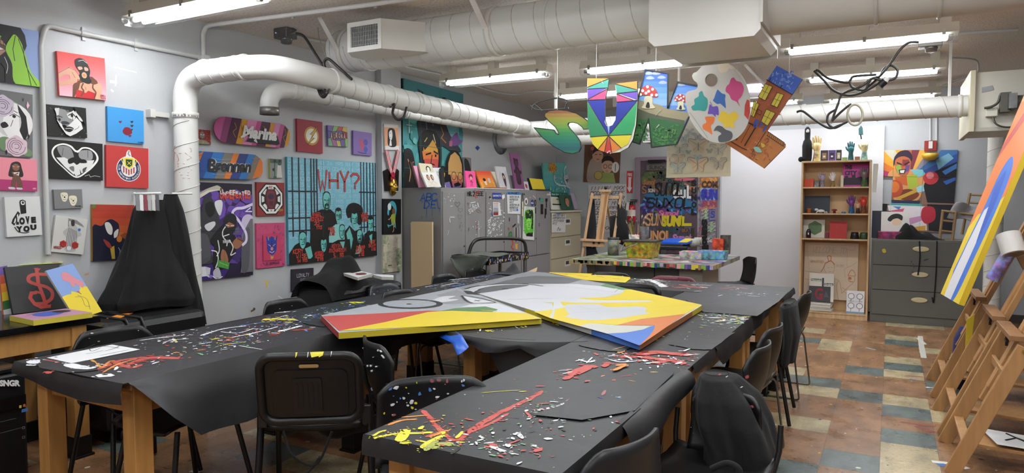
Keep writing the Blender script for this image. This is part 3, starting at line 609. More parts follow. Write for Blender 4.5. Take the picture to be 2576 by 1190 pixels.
for col,w_,pts in[(Rd,.035,[(245,930),(300,908),(370,898)]),(Rd,.04,[(320,918),(380,900),(450,903)]),(Rd,.03,[(290,912),(330,925),(355,917)]),(Or,.012,[(258,938),(300,915),(345,903)]),(Or,.014,[(258,925),(275,910),(290,908)]),(W_,.05,[(165,917),(200,922),(230,920)]),(W_,.06,[(245,943),(285,946)]),('#c98f3c',.014,[(230,905),(255,925)]),(W_,.05,[(72,915),(88,920)]),(Rd,.04,[(115,935),(125,940)]),(Or,.015,[(495,882),(518,880)]),(W_,.02,[(500,866),(516,864)]),(W_,.014,[(350,857),(420,848),(450,845)]),(W_,.012,[(410,862),(440,855),(475,853)]),(W_,.016,[(435,853),(445,862)]),(W_,.02,[(505,845),(560,828),(620,820)]),(W_,.012,[(555,835),(600,838),(640,826)]),(Rd,.02,[(555,860),(590,856)]),(Yw,.012,[(560,868),(620,860)]),(W_,.015,[(580,850),(640,838),(700,822)]),(Bl,.012,[(600,820),(680,810)]),(W_,.008,[(600,870),(660,880)]),(Yw,.07,[(660,805),(700,803),(745,806)]),(Rd,.03,[(735,832),(790,828)]),(W_,.03,[(700,835),(760,820)]),(Yw,.06,[(880,762),(895,761),(910,763)]),(Bl,.03,[(888,770),(893,770)]),(W_,.012,[(705,798),(735,790)]),(W_,.02,[(690,788),(730,784)]),(Gn,.015,[(800,778),(815,776)]),(W_,.02,[(800,800),(818,806)]),(W_,.02,[(1070,722),(1100,718)]),(Bl,.03,[(1200,697),(1240,694)]),(W_,.03,[(1130,705),(1180,700)]),(W_,.02,[(1110,720),(1150,712)]),(Bl,.04,[(1170,716),(1135,722)])]:A.line(col,w_,pts)
for u,v,rx,ry,cols,n in[(590,855,.09,.16,[W_,W_,Yw,Bl,Rd],70),(690,825,.09,.22,[W_,W_,Rd,Bl],60),(760,800,.12,.18,[Bl,W_,Bl],60),(830,780,.1,.2,[W_,Gn,Bl],40),(440,852,.1,.14,[W_,W_,Pk],36),(380,905,.06,.12,[Rd,Or,W_],24),(720,800,.1,.1,[W_,Bl,Yw],30),(1160,705,.14,.3,[W_,W_,Bl,Pk],130),(1230,692,.14,.25,[Bl,W_,Pk],90),(600,870,.05,.1,[W_,Gn],18),(1110,722,.1,.2,[W_,Bl],40),(1010,730,.1,.25,[W_],16)]:A.cluster(u,v,rx,ry,cols,n)
tag(m.build('table_paper'),'black paper cover over the left row of tables, one corner hanging low','table cover')
m=MB(PAPER,'blackpaper');top(m,[(RX0-.02,1.70),(RX1+.01,1.70),(RX1+.01,5.72),(RX0-.02,5.72)])
skirt(m,[(RX0-.02,1.70),(RX1+.01,1.70)],[.062,.062],.006,3,.002);skirt(m,[(RX1+.01,1.70),(RX1+.01,2.4)],[.055,.05],.006,3,.003)
skirt(m,[(RX1+.01,3.15),(RX1+.01,3.25),(RX1+.01,3.6)],[.035,.05,.05],.006,3,.004);skirt(m,[(RX1+.01,3.6),(RX1+.01,3.75),(RX1+.01,4.6),(RX1+.01,5.7)],[.03,.12,.11,.05],.015,4,.006)
skirt(m,[(RX0-.02,5.72),(RX0-.02,1.70)],[.05,.05],.006,3,.004)
A=Floorart(m,TZ+.0022,[(RX0,1.72,RX1,5.7)])
for col,w_,pts in[(Rd,.024,[(1150,1108),(1190,1078),(1255,1040),(1330,1005),(1365,983)]),(Rd,.016,[(1180,1090),(1240,1062),(1280,1040)]),(Rd,.02,[(1062,1032),(1080,1050),(1100,1075),(1118,1090)]),(Rd,.02,[(1070,1100),(1110,1090),(1140,1108),(1170,1106)]),(Or,.014,[(976,1070),(1010,1058),(1050,1055)]),(Or,.018,[(1080,1100),(1120,1085)]),(Or,.01,[(1010,1050),(1075,1045)]),(Yw,.016,[(940,1103),(960,1098),(1000,1092),(1050,1090),(1090,1088)]),(Yw,.014,[(938,1098),(955,1087),(972,1083)]),(Yw,.03,[(1005,1112),(1018,1090),(1025,1080)]),(Yw,.02,[(1005,1115),(1035,1115)]),(Yw,.012,[(1045,1108),(1080,1115)]),(Yw,.02,[(1060,1128),(1085,1110),(1118,1095)]),('#9aa04a',.03,[(1085,1130),(1110,1118),(1140,1120)]),('#9aa04a',.02,[(1070,1135),(1100,1108)]),(Yw,.012,[(1150,1112),(1170,1114)]),(Yw,.006,[(1210,989),(1260,985),(1310,982)]),(Yw,.012,[(1305,986),(1325,985)]),(W_,.022,[(1405,1025),(1425,1028)]),(W_,.014,[(1420,1015),(1410,1020)]),(W_,.008,[(1460,1042),(1500,1050)]),(Rd,.022,[(1375,1040),(1400,1045)]),(Rd,.01,[(1320,1035),(1335,1050),(1340,1052)]),(Rd,.026,[(1262,1060),(1272,1058)]),(Rd,.03,[(1345,1138),(1363,1128)]),(W_,.016,[(1292,1095),(1305,1092),(1315,1105)]),(W_,.01,[(1200,1110),(1215,1105),(1205,1098)]),(W_,.016,[(1228,1124),(1245,1128),(1270,1138)]),(W_,.008,[(1280,1140),(1305,1145)]),(W_,.018,[(1250,1112),(1265,1112)]),(Gn,.02,[(1198,1113),(1208,1115)]),(Gn,.026,[(1310,1117),(1322,1120)]),(W_,.01,[(1340,1124),(1356,1128)]),(Gn,.02,[(1232,1085),(1240,1080)]),(Rd,.01,[(1225,1118),(1252,1124)]),(Rd,.008,[(1275,1120),(1310,1107)]),(Rd,.06,[(1435,945),(1470,928),(1495,920)]),(Rd,.03,[(1418,956),(1440,945)]),(W_,.008,[(1405,934),(1440,930)]),(W_,.01,[(1415,942),(1440,936)]),(W_,.016,[(1455,905),(1480,912),(1495,908)]),(W_,.01,[(1447,910),(1470,904)]),(W_,.008,[(1475,915),(1490,900)]),(Rd,.02,[(1472,962),(1485,958)]),(Rd,.06,[(1600,893),(1650,887),(1690,890),(1740,893)]),(Rd,.05,[(1560,898),(1620,900),(1690,908)]),(Rd,.05,[(1640,915),(1690,908),(1720,918)]),(Rd,.03,[(1520,925),(1530,912)]),(Or,.03,[(1555,890),(1570,882)]),(W_,.012,[(1530,905),(1560,912),(1600,910)]),(W_,.012,[(1570,895),(1590,905)]),(W_,.01,[(1620,915),(1660,912)]),(W_,.012,[(1720,885),(1738,878),(1755,880)]),(W_,.016,[(1700,918),(1715,912)]),(W_,.015,[(1780,800),(1820,800)]),('#8fb79a',.02,[(1830,812),(1860,810),(1870,815)]),(Yw,.01,[(1850,802),(1880,798)]),(Yw,.04,[(1640,857),(1655,856)]),(W_,.012,[(1800,810),(1840,808)]),('#cdb07a',.012,[(1665,845),(1672,848)]),('#8a4a46',.06,[(1815,728),(1850,724),(1880,728)]),(W_,.012,[(1880,745),(1910,745)]),(W_,.012,[(1805,744),(1820,742)])]:A.line(col,w_,pts)
for u,v,rx,ry,cols,n in[(1390,1028,.07,.09,[W_,W_,Rd,Gn],60),(1250,1125,.1,.04,[W_,Gn,Rd],34),(1340,1070,.12,.1,[W_,Rd,'#222'],22),(1620,905,.14,.06,[W_,W_,Rd],60),(1840,805,.12,.16,[W_,'#8fb79a',W_,Yw],120),(1700,900,.1,.08,[W_,Rd],30),(1720,850,.12,.15,['#cdb07a',W_],12),(1860,790,.1,.1,['#8fb7c0',W_],40),(1100,1080,.08,.07,[Or,Yw,Rd],20),(1450,1010,.2,.2,[W_,Rd,'#222224'],18)]:A.cluster(u,v,rx,ry,cols,n)
A.line('#0b0b0c',.01,[(1135,1143),(1150,1132),(1155,1126)]);
tag(m.build('table_paper'),'black paper cover over the right row of tables with yellow crosses and a red line','table cover')
m=MB('#1f1f21','blackpaper');top(m,[(-2.7,5.68),(-.72,5.68),(-.72,6.4),(-2.7,6.4)],TZ+.004)
skirt(m,[(-2.7,5.68),(-1.5,5.68)],[.2,.24],.02,6,.015,.03);skirt(m,[(-.72,5.7),(-.72,6.4)],[.05,.05],.01,3,.003)
A=Floorart(m,TZ+.0042,[(-2.6,5.7,-.75,6.38)])
for col,w_,pts in[(W_,.08,[(1640,705),(1665,718),(1670,722)]),(W_,.03,[(1600,708),(1660,704)]),(W_,.05,[(1610,704),(1640,703)]),(Rd,.05,[(1695,724),(1740,722),(1770,725)]),(Rd,.04,[(1710,716),(1730,720)]),(W_,.02,[(1740,716),(1790,718)]),(W_,.02,[(1760,722),(1800,726)]),(Bl,.03,[(1862,722),(1872,723)]),(Pk,.06,[(1800,722),(1850,726)])]:A.line(col,w_,pts)
for u,v,rx,ry,cols,n in[(1620,708,.18,.12,[W_,W_,Gn,Pk],90),(1760,720,.2,.1,[W_,Rd,'#777'],80),(1880,732,.2,.12,['#777b80',W_],60)]:A.cluster(u,v,rx,ry,cols,n)
tag(m.build('table_paper'),'black paper cover over the far row of tables, white and red paint smears on it','table cover')
m=MB('#232325','blackpaper');arc=[(-1.9+.66*math.cos(a),3.85+.64*math.sin(a))for a in[math.pi+.35+i*(math.pi-.75)/16 for i in range(17)]]
ol=[(-2.42,4.9)]+[(-2.45,3.85)]+arc+[(-1.49,3.85),(-1.49,4.9)];top(m,ol,TZ+.003)
skirt(m,arc,[.05+.02*math.sin(i*1.7)+(.03 if i>10 else 0)for i in range(17)],.015,4,.01)
p0,p1=arc[8],arc[11];skirt(m,[(p0[0],p0[1]+.05),(p0[0]+.12,p0[1]+.06),(p0[0]+.25,p0[1]+.1)],[.09,.33,.1],.01,6,.02)
A=Floorart(m,TZ+.0034)
for u,v,rx,ry,cols,n in[(1300,822,.12,.05,[Yw,W_],12),(1395,812,.05,.05,[Yw],8),(1210,830,.05,.05,[Yw,W_],8)]:A.cluster(u,v,rx,ry,cols,n,ang=-.5,long_=5)
tag(m.build('table_paper'),'black paper wrapped round the curved middle table end in front of the big boards','table cover')
q=[(1130,828),(1142,832),(1165,845),(1180,872)]
m=MB('#1d56b8','satin');z0=[at(u,v,'z',TZ+.004)for u,v in q];vs=[]
for i,p_ in enumerate(z0):
 for j in range(4):vs.append(p_+V((-.012*j+.008*math.sin(i*2+j),-.02*j,-.012*j-.004*math.sin(i*3))))
m.add(vs,[(i*4+j,i*4+j+1,i*4+j+5,i*4+j+4)for i in range(3)for j in range(3)],smooth=True);tag(m.build('masking_tape',solid=.002),'crumpled bright blue masking tape on the middle table paper corner','tape')
def sheet(name,label,cat,pts,col,z,kind='blackpaper',art=None,lift=.0):
 m=MB(col,kind);P_=[at(u,v,'z',z)for u,v in pts];m.prism([(p.x,p.y,z-.0015)for p in P_],(0,0,.0018))
 if art:art(Floorart(m,z+.0001))
 return tag(m.build(name),label,cat)
def art_sketch(A):
 for l in([(205,880),(225,872),(240,866)],[(215,890),(235,888),(260,882)],[(225,878),(232,884),(255,874)],[(250,895),(285,888),(325,880)],[(240,870),(270,872),(300,876)],[(262,884),(290,876),(300,870)]):A.line('#2b2b2b',.004,l)
sheet('drawing_sheet','white sheet with a black line sketch at the near end of the left row','drawing',[(118,900),(282,867),(352,879),(180,914)],'#d4d5d6',TZ+.006,'paper',art_sketch)
def wavy(pts,n=5,j=1.2):
 out=[]
 for a,b in zip(pts,pts[1:]+pts[:1]):
  for k in range(n):out.append((a[0]+(b[0]-a[0])*k/n+R.uniform(-j,j),a[1]+(b[1]-a[1])*k/n+R.uniform(-j,j)*.5))
 return out
sheet('black_paper_sheet','torn black paper sheet with white paint lying over the near end of the left row','paper',wavy([(80,903),(180,896),(240,912),(246,931),(170,938),(100,925)]),'#212123',TZ+.0055,art=lambda A:(A.line(W_,.05,[(165,916),(200,924),(238,926)]),A.line(W_,.05,[(84,905),(92,915)]),A.line('#a8444a',.012,[(110,905),(150,912)])))
def art_curl(A):
 for col,w_,pts in[(Or,.02,[(1545,932),(1560,925),(1580,918)]),(Or,.03,[(1550,920),(1575,915)]),(Or,.012,[(1512,948),(1522,944)]),(Or,.012,[(1595,940),(1602,942)]),('#d8b678',.01,[(1635,936),(1655,936)]),(Or,.008,[(1580,957),(1598,960)]),(W_,.012,[(1552,1000),(1562,998)]),('#7fb0d8',.016,[(1550,999),(1562,1002)]),('#33479b',.014,[(1503,1000),(1514,1001)]),(Pk,.012,[(1515,995),(1523,982)]),(Rd,.016,[(1540,958),(1548,955)]),(Rd,.008,[(1560,948),(1590,944)])]:A.line(col,w_,pts)
m=MB('#212123','blackpaper');z=TZ+.008;A0,A1,A2,A3=[at(*q_,'z',z)for q_ in((1416,1018),(1500,945),(1690,932),(1560,1037))]
top_=[(A0.x,A0.y),(A1.x,A1.y),(RX1-.02,2.95),(RX1+.005,2.35),(RX1-.12,2.16),(RX1-.3,2.13)];m.prism([(x,y,z-.0015)for x,y in top_],(0,0,.0018))
def cu(i,j):
 y=2.2+i*.85;ang=j*2.6;r=.045+.012*math.sin(i*3.1);dx=r*math.sin(ang)+.02*math.sin(i*7)*j;dz=-r*(1-math.cos(ang))-j*.01-.06*j*(1-i)
 return V((RX1-.005+dx,y+(.0 if i>.1 else 0),z+.001+dz))
m.grid(cu,12,12);A=Floorart(m,z+.0004);art_curl(A)
tag(m.build('black_paper_sheet'),'large black paper sheet with orange streaks curling down over the right table edge','paper')
sheet('black_paper_sheet','black paper patch under the blue corner of the big board, orange pencil line on it','paper',wavy([(1455,868),(1508,845),(1600,868),(1575,880),(1560,885),(1510,880)]),'#232325',TZ+.006,art=lambda A:A.line('#c08c4a',.008,[(1540,880),(1570,872),(1585,868)]))
sheet('black_paper_sheet','torn black paper in the middle of the right row by the board corner','paper',wavy([(1680,866),(1850,835),(1790,880),(1745,878)]),'#222224',TZ+.006)
sheet('black_paper_sheet','large flat black paper sheet near the far right corner of the table ring','paper',wavy([(1726,755),(1800,712),(1985,732),(1960,757),(1905,795),(1770,785)],6,.8),'#252527',TZ+.007,art=lambda A:(A.line(W_,.01,[(1806,745),(1818,742)]),A.line(W_,.012,[(1880,744),(1912,746)]),A.line('#7d4a48',.05,[(1812,727),(1850,723),(1880,727)]),A.line('#55565a',.05,[(1850,735),(1900,738)]),A.cluster(1880,740,.1,.1,[W_,'#888'],30)))
sheet('black_paper_sheet','black paper sheet lifting at its edge beside the left corner of the big board','paper',wavy([(720,790),(800,770),(835,795),(815,822),(770,815)]),'#232325',TZ+.006,art=lambda A:(A.cluster(790,795,.08,.1,[W_,Bl,Gn],50),A.line(W_,.01,[(735,785),(745,783)])))
sheet('yellow_sheet','wrinkled bright yellow plastic sheet with red scribbles beyond the far board corner','sheet',[(1378,685),(1508,689),(1540,693),(1584,696),(1586,701),(1573,711),(1508,707),(1470,704)],'#e0c83c',TZ+.009,'satin',lambda A:[A.line('#a8632c',.012,p_)for p_ in([(1420,688),(1450,691)],[(1450,693),(1480,697)],[(1500,695),(1520,698)],[(1540,700),(1560,703)],[(1405,687),(1430,692)])])
sheet('paper_scrap','crumpled beige paper scrap at the far end of the left row','paper',[(1320,687),(1352,672),(1350,682),(1340,688)],'#b59a78',TZ+.01,'paper')
m=MB('#3b3b3d','cloth');c=at(1290,686,'z',TZ+.02);m.grid(lambda i,j:V((c.x+(i-.5)*.3,c.y+(j-.5)*.25,TZ+.012+.09*math.exp(-((i-.5)**2+(j-.5)**2)*18)*(1+.4*math.sin(i*14)*math.cos(j*11)))),14,14);tag(m.build('crumpled_paper'),'crumpled dark paper heap with red streaks at the far end of the left row','paper')
BZ=.802;TH=.034
def board(name,label,edge,base,shapes,sides):
 dk=lambda h:tuple(c*.72 for c in lin(h)[:3]);base=dk(base);sides=[q[:4]+(dk(q[4]),)for q in sides];shapes=[(q[0],dk(q[1]))+tuple(q[2:])for q in shapes];m=MB(base,'art');P_=[at(u,v,'z',BZ)for u,v in edge];n=len(P_)
 m.prism([(p.x,p.y,BZ-TH)for p in P_],(0,0,TH),base,'art','#c9c5b6')
 for i,(a,b,f0,f1,col)in enumerate(sides):
  q0,q1=P_[a].lerp(P_[b],f0),P_[a].lerp(P_[b],f1);d=(q1-q0).normalized();o=d.cross(V((0,0,1))).normalized()
  c_=sum(P_,V((0,0,0)))/n
  if o.dot(q0-c_)<0:o=-o
  m.add([q0+o*.0008,q1+o*.0008,q1+o*.0008-V((0,0,TH)),q0+o*.0008-V((0,0,TH))],[(0,1,2,3)],col,'art')
 A=Floorart(m,BZ)
 for sh in shapes:
  if sh[0]=='l':A.line(sh[1],sh[2],sh[3])
  elif sh[0]=='s':A.poly(sh[1],sh[2],True)
  else:A.poly(sh[1],sh[2])
 return tag(m.build(name),label,'painted board')
def k4(s_):q=[float(x)for x in s_.split()];return[(780+a/3.718,600+b/3.718)for a,b in zip(q[::2],q[1::2])]
def k5(s_):q=[float(x)for x in s_.split()];return[(1100+a/3.68,640+b/3.68)for a,b in zip(q[::2],q[1::2])]
def ell(k,cx,cy,rx,ry,f=1.0,n=36):return[k('%f %f'%(cx+rx*f*math.cos(6.2832*i/n),cy+ry*f*math.sin(6.2832*i/n)))[0]for i in range(n)]
YL,RDB='#ecd32f','#c9504a'
wheel=[('p','#2b2a2c',ell(k4,938,613,305,46)),('p','#aab0b6',ell(k4,932,611,250,35)),('p','#2b2a2c',ell(k4,928,614,30,5)),('l','#d4d7db',.006,k4('940 612 1180 570')),('l','#d4d7db',.006,k4('940 616 1190 622')),('l','#c3c7cc',.005,k4('900 612 720 640'))]
board('painted_board','large shaped grey board with a wheel above red and yellow bands',[(808,793),(1155,722),(1362,801),(852,837)],'#b0b5bb',[('p','#9b9da1',k4('1180 530 1370 480 1480 520 1640 590 1480 625 1200 610 1260 560')),('s','#dcdfe4',k4('1080 605 1230 545 1360 540 1290 565 1390 570 1300 590 1180 600 1010 612')),('p','#dcdfe4',k4('1410 640 1500 618 1760 608 2012 697 1700 690 1580 645')),('l','#d8dbe0',.018,k4('1200 625 1450 615 1700 600'))]+wheel+[('p','#2b2a2c',k4('1430 490 1500 492 1600 530 1470 520')),('p','#e0e2e6',k4('1420 535 1740 600 1520 608')),('l','#2b2a2c',.02,k4('1420 535 1460 585 1530 608')),('l','#2b2a2c',.012,k4('1420 535 1600 560 1740 600')),('l','#2b2a2c',.012,k4('1500 607 1740 600')),('l','#2b2a2c',.012,k4('1530 590 1600 575')),('l','#2b2a2c',.012,k4('1540 575 1590 590')),('p','#5b8a52',k4('1215 680 1350 655 1640 637 1760 665 1700 690 1400 684')),('p',RDB,k4('118 728 640 703 1100 676 1222 680 700 785 272 866')),('p',YL,k4('272 866 700 785 1100 690 1222 682 1330 678 1480 684 1700 690 2012 697 2163 752 1200 820')),('l','#c9c15a',.02,k4('1600 672 1750 680'))],[(3,0,0,1,'#b8443f'),(2,3,0,1,'#e0c82b'),(1,2,0,1,'#b9b5a6')])
board('painted_board','large shaped board lying right on the tables, white, yellow and orange with a blue corner',[(1152,723),(1331,683),(1766,768),(1609,864)],'#d6d8de',[('p','#96999e',k5('190 305 850 158 1000 168 1560 272 1530 290 1240 272 700 272 400 280 240 330')),('p','#6b6c70',k5('520 275 640 240 700 232 730 215 900 198 1150 208 1345 235 1210 272 700 274')),('p','#a6a9ae',k5('1210 272 1330 238 1570 278 1515 292')),('p','#d6d8de',k5('560 330 900 280 1300 275 1650 320 1700 345 1300 400 600 420')),('l','#2b2a2c',.03,k5('255 322 380 292 620 272 830 276 980 296')),('l','#e6e8ec',.02,k5('300 322 430 298 640 280 860 284')),('s','#68696d',k5('340 350 430 312 560 290 720 281 850 288 640 325 400 358')),('l','#2b2a2c',.02,k5('345 352 420 315 560 292')),('p','#2b2a2c',k5('600 315 660 316 655 324 595 323')),('l','#2b2a2c',.02,k5('350 352 395 362')),('p','#5b8a52',k5('1508 292 1565 272 1790 326 1700 328')),('p','#d6d8de',k5('1650 315 1735 340 1690 365 1600 380')),('l','#6b6c70',.004,k5('880 275 1250 305 1640 353')),('l','#6b6c70',.004,k5('1640 353 1685 318')),('l','#8b8c90',.005,k5('1735 342 1690 370 1560 395 1330 405')),('p',YL,k5('1330 405 1560 397 1690 370 1735 342 1720 328 1790 325 2446 467 2300 552 1880 602 1660 656 1420 640 1310 664 1045 592 895 532 1085 510 1060 450 980 448 1190 440')),('s','#d6d8de',k5('1200 412 1300 410 1500 425 1950 428 1955 440 1700 446 1240 446 1180 430')),('s','#ced1d6',k5('1190 470 1290 462 1480 462 1600 490 1850 482 1935 500 1925 530 1968 548 1850 565 1700 590 1500 606 1330 604 1185 578 1225 555 1190 520')),('p','#d6d8de',k5('1080 440 1130 435 1160 470 1200 490 1090 510 1075 590 1040 586 1070 515')),('l','#9fa2a8',.003,k5('1260 540 1500 530 1900 520')),('l','#9fa2a8',.003,k5('1300 480 1420 510 1500 500')),('l','#b9a23a',.003,k5('1960 500 2200 480 2440 462')),('p','#e0813f',k5('1660 656 1880 604 2300 552 1872 848 2005 700 2010 660')),('p','#d3d3ca',k5('1310 664 1420 640 1660 658 1990 663 1900 700 1750 726 1570 736')),('p','#4f80d8',k5('1570 736 1750 726 1900 702 1980 670 2015 658 2005 700 1960 760 1870 846'))],[(3,0,0,.18,'#4f80d8'),(3,0,.18,.33,'#c9c8bd'),(3,0,.33,.51,'#e0c82b'),(3,0,.51,1,'#aeaca0'),(2,3,.2,1,'#b06a35'),(2,3,0,.2,'#d3bb2b')])
# CHAIRS
def copy_tree(o,parent=None):
 c_=o.copy();C.objects.link(c_);c_.parent=parent
 for ch in[x for x in bpy.data.objects if x.parent==o]:copy_tree(ch,c_)
 return c_
def place(t,x,y,rz):t.location=(x,y,0);t.rotation_euler=(0,0,rz);return t
SPK=[W_,W_,'#c9cdd4',Bl,Pk,Yw,Gn]
def shell_chair(label,chrome=True,specks=0,cols=SPK,col='#2b2b2b',group='black stacking chairs round the tables',hide=False,wide=.235,seatcol=None,round_=.08):
 """faces +y, origin on the floor under the seat"""
 t=thing('stacking_chair',label,'chair',(0,0,0),group)
 def back(i,j):
  s_=i*2-1;f=j;x_=wide*s_*(1-.06*f);tp=.33-.33*max(0,abs(s_)-.6)**2*1.6*(1 if round_>.1 else .55);z_=.47+tp*f
  return V((x_,-.19-.075*f+.075*s_*s_*(.4+.6*f)-.02*math.sin(f*3.1),z_))
 b=MB(col,'plastic').grid(lambda i,j:V((back(i,j).x,back(i,j).y,.47+(back(i,j).z-.47)*.75))if hide else back(i,j),16,10)
 if specks:
  A=Art(1,1);A.specks(cols,specks,2,3,98,97,.25,1.3)
  for q,(c_,polys)in enumerate(A.it):
   for sgn in(-1,1):
    for pl_ in polys:b.add([back(x/100,y/100)+V((0,sgn*.0068,0))for x,y in pl_],[tuple(range(len(pl_)))],c_,'art')
 b.build('backrest',t,solid=.011)
 def seat(i,j):
  s_,f=i*2-1,j;return V((.22*s_*(1-.12*abs(f-.5)),-.2+.43*f,.445+.018*s_*s_-.045*max(0,f-.75)**2*16*.5+.03*max(0,.25-f)*4*.8))
 MB(seatcol or col,'plastic').grid(seat,10,12).build('seat',t,solid=.011)
 k,c_,r_=('metal','#8f8f8d',.0065)if chrome else('satin','#171717',.0125)
 for s_ in(-1,1):
  if chrome:
   p_=[(s_*.15,.16,.43)]+smooth([(s_*.2,.17,.43),(s_*.235,.175,.4),(s_*.245,.185,.34)],4)+smooth([(s_*.255,.215,.05),(s_*.255,.21,.012),(s_*.255,.17,.0075)],4)+smooth([(s_*.255,-.2,.0075),(s_*.255,-.235,.012),(s_*.255,-.235,.05)],4)+smooth([(s_*.245,-.19,.4),(s_*.235,-.175,.43),(s_*.15,-.16,.44)],4)
   MB(c_,k).tube(p_,r_,8).build('sled_leg',t)
  else:
   for y0,y1 in((.15,.23),(-.17,-.25)):
    MB(c_,k).tube([(s_*.185,y0,.43),(s_*.235,y1,.01)],r_,10).build('leg',t)
   MB(c_,k).tube([(s_*.2,-.17,.43),(s_*.215,-.205,.52),(s_*.215,-.225,.62)],.011,8).build('back_post',t)
 MB(c_,k).tube([(-.2,-.17,.425),(.2,-.17,.425)],r_,8).build('cross_rail',t)
 return t
PI=math.pi
place(shell_chair('black shell chair beside the near right table, seen from behind, worn grey rim',True,0,col='#222224',round_=.2),-.9,2.04,PI/2-.26)
c1=place(shell_chair('black shell chair directly behind the chair with the hanging coat, chrome frame',True,0,col='#181817',round_=.2),-.78,3.62,PI/2-.05)
c2=copy_tree(c1);c2['label']='black shell chair pushed against the right table edge, next beyond the coat chair';place(c2,-.8,4.2,PI/2-.1)
c3=copy_tree(c1);c3['label']='black shell chair at the far table corner, full chrome sled frame showing';place(c3,-.8,5.84,PI/2-.05)
place(shell_chair('black tube legged chair with a garment over its back between the chrome legged chairs',False,8,col='#141414'),-.82,5.1,PI/2+.05)
def coat():pass
place(shell_chair('rounded black chair back with white and pink paint flecks beyond the near left table',False,26,[W_,W_,W_,Pk,Gn],col='#111111',round_=.2),-3.6,2.28,-PI/2-.1)
place(shell_chair('black chair back with white flecks by the wall, left of the loyalty canvas',False,14,[W_],col='#111112',round_=.2),-3.6,3.56,-PI/2)
place(shell_chair('chair back smeared with blue and white paint in front of the black hoodie pile',False,60,[Bl,W_,'#8a8a94','#55607a','#b98f78'],col='#4a4b52',round_=.05),-3.55,4.62,-PI/2+.1)
place(shell_chair('plain black chair back left of the grey towel on the cart',True,4,[W_],col='#1b1c1e',round_=.05),-3.55,5.5,-PI/2)
place(shell_chair('smaller plain black chair back just below the grey towel',True,0,col='#1b1c1e',round_=.05),-3.57,6.1,-PI/2)
place(shell_chair('black chair back with thick white drips, next to the dark red painted one',False,50,[W_],col='#121214',round_=.05),-2.42,6.24,PI)
place(shell_chair('chair back splashed all over with dark red, white and green paint at the far row',False,130,['#8a3a46','#a04852','#c9cdd4','#7d9a50','#8a3a46','#5d4a8a'],col='#6d2c38',round_=.05),-1.78,6.2,PI)
place(shell_chair('black chair with a cantilever back standing right of the paint covered table',True,0,col='#101011',round_=.05),-1.72,8.95,PI/2+.5)
place(shell_chair('paint speckled black chair back between the near tables, blue drips down its back',False,90,[W_,W_,Bl,'#c9cdd4',Yw,Pk],col='#101012',round_=.07),-1.46,2.1,-2.43)
place(shell_chair('black chair seen edge-on under the yellow side of the left board, white scratches',False,10,[W_],col='#0e0e0f',round_=.2),-2.2,2.95,-.58)
place(shell_chair('black tube legged chair tucked under the hanging paper corner of the near left table',False,0,col='#0e0e10',hide=True),-3.1,2.2,PI)
ch=shell_chair('chrome framed chair far under the left row of tables',True,0,col='#151515');place(ch,-3.2,4.35,-PI/2)
ch2=copy_tree(ch);ch2['label']='chrome framed chair far under the middle table';place(ch2,-2.5,5.3,-PI/2+.3)
ch2=copy_tree(ch);ch2['label']='chrome framed chair in the shade just behind the paper wrapped middle leg';place(ch2,-1.9,5.45,PI)
def rrect(w,h,r,n=6,cx=0,cz=0):
 out=[]
 for sx,sz,a0 in((1,1,0),(-1,1,1),(-1,-1,2),(1,-1,3)):
  for i in range(n+1):a=(a0+i/n)*PI/2;out.append((cx+sx*(w/2-r)+r*math.cos(a),cz+sz*(h/2-r)+r*math.sin(a)))
 return out
t=thing('office_chair','black moulded plastic chair in front seen from behind, yellow paint on its top rail','chair',(0,0,0))
BK='#101011'
def bend(x,z,y):f=(z-.46)/.4;return V((x,y-.05-.09*f+.5*x*x*.5,z+.03))
def slab(m,ol,y0,y1,col=None):
 n=len(ol);cx_,cz_=sum(p[0]for p in ol)/n,sum(p[1]for p in ol)/n
 a=[bend(x,z,y0)for x,z in ol];b=[bend(x,z,y1)for x,z in ol]
 rings=[.0,.5,1];vs=[];fs=[]
 for y in(y0,y1):
  base=len(vs)
  for f in(0.02,.35,.7,1):vs+=[bend(cx_+(x-cx_)*f,cz_+(z-cz_)*f,y)for x,z in ol]
  for r_ in range(3):fs+=[(base+r_*n+i,base+r_*n+(i+1)%n,base+(r_+1)*n+(i+1)%n,base+(r_+1)*n+i)for i in range(n)]
  fs.append(tuple(range(base,base+n)))
 fs+=[(3*n+i,3*n+(i+1)%n,7*n+(i+1)%n,7*n+i)for i in range(n)];m.add(vs,fs,col)
 return m
m=MB(BK,'plastic');slab(m,rrect(.43,.31,.06,6,0,.645),-.2,-.222);m.build('backrest',t,bevel=.006)
m=MB(BK,'plastic');ol=rrect(.43,.31,.06,6,0,.645);m.tube([bend(x,z,-.222)for x,z in ol],.02,10,closed=True);m.build('back_rim',t)
m=MB('#b08d5c','plastic');slab(m,rrect(.085,.016,.007,3,0.0,.756),-.226,-.2275);lab(m.build('handle_slot',t),'tan gap of the hand hole')
m=MB('#0d0d0e','plastic');slab(m,rrect(.33,.225,.035,5,0,.625),-.222,-.23);m.build('back_panel',t,bevel=.004)
m=MB('#111112','plastic');slab(m,rrect(.125,.17,.012,4,-.01,.615),-.23,-.236)
m.build('vent_panel',t,bevel=.002)
for i in range(5):m=MB('#111');slab(m,rrect(.008,.13,.003,3,-.055+i*.022,.615),-.2365,-.238);m.build('vent_rib',t)
m=MB(Yw,'art');P_=lambda x,z,o:bend(x,z,-.222)+V((0,-.0205*math.cos(o)-.0005,.021*math.sin(o)))
for x_,w_,c_ in((.03,.022,Yw),(.055,.012,Yw),(-.05,.004,Yw),(-.0,.002,W_),(.1,.002,W_)):
 z_=.80
 m.add([P_(x_+dx,z_-.0,o_)for dx,o_ in((-w_,1.4),(w_,1.5),(w_*.8,.2+abs(x_)*3),(-w_*.6,.0))],[(0,1,2,3)],c_)
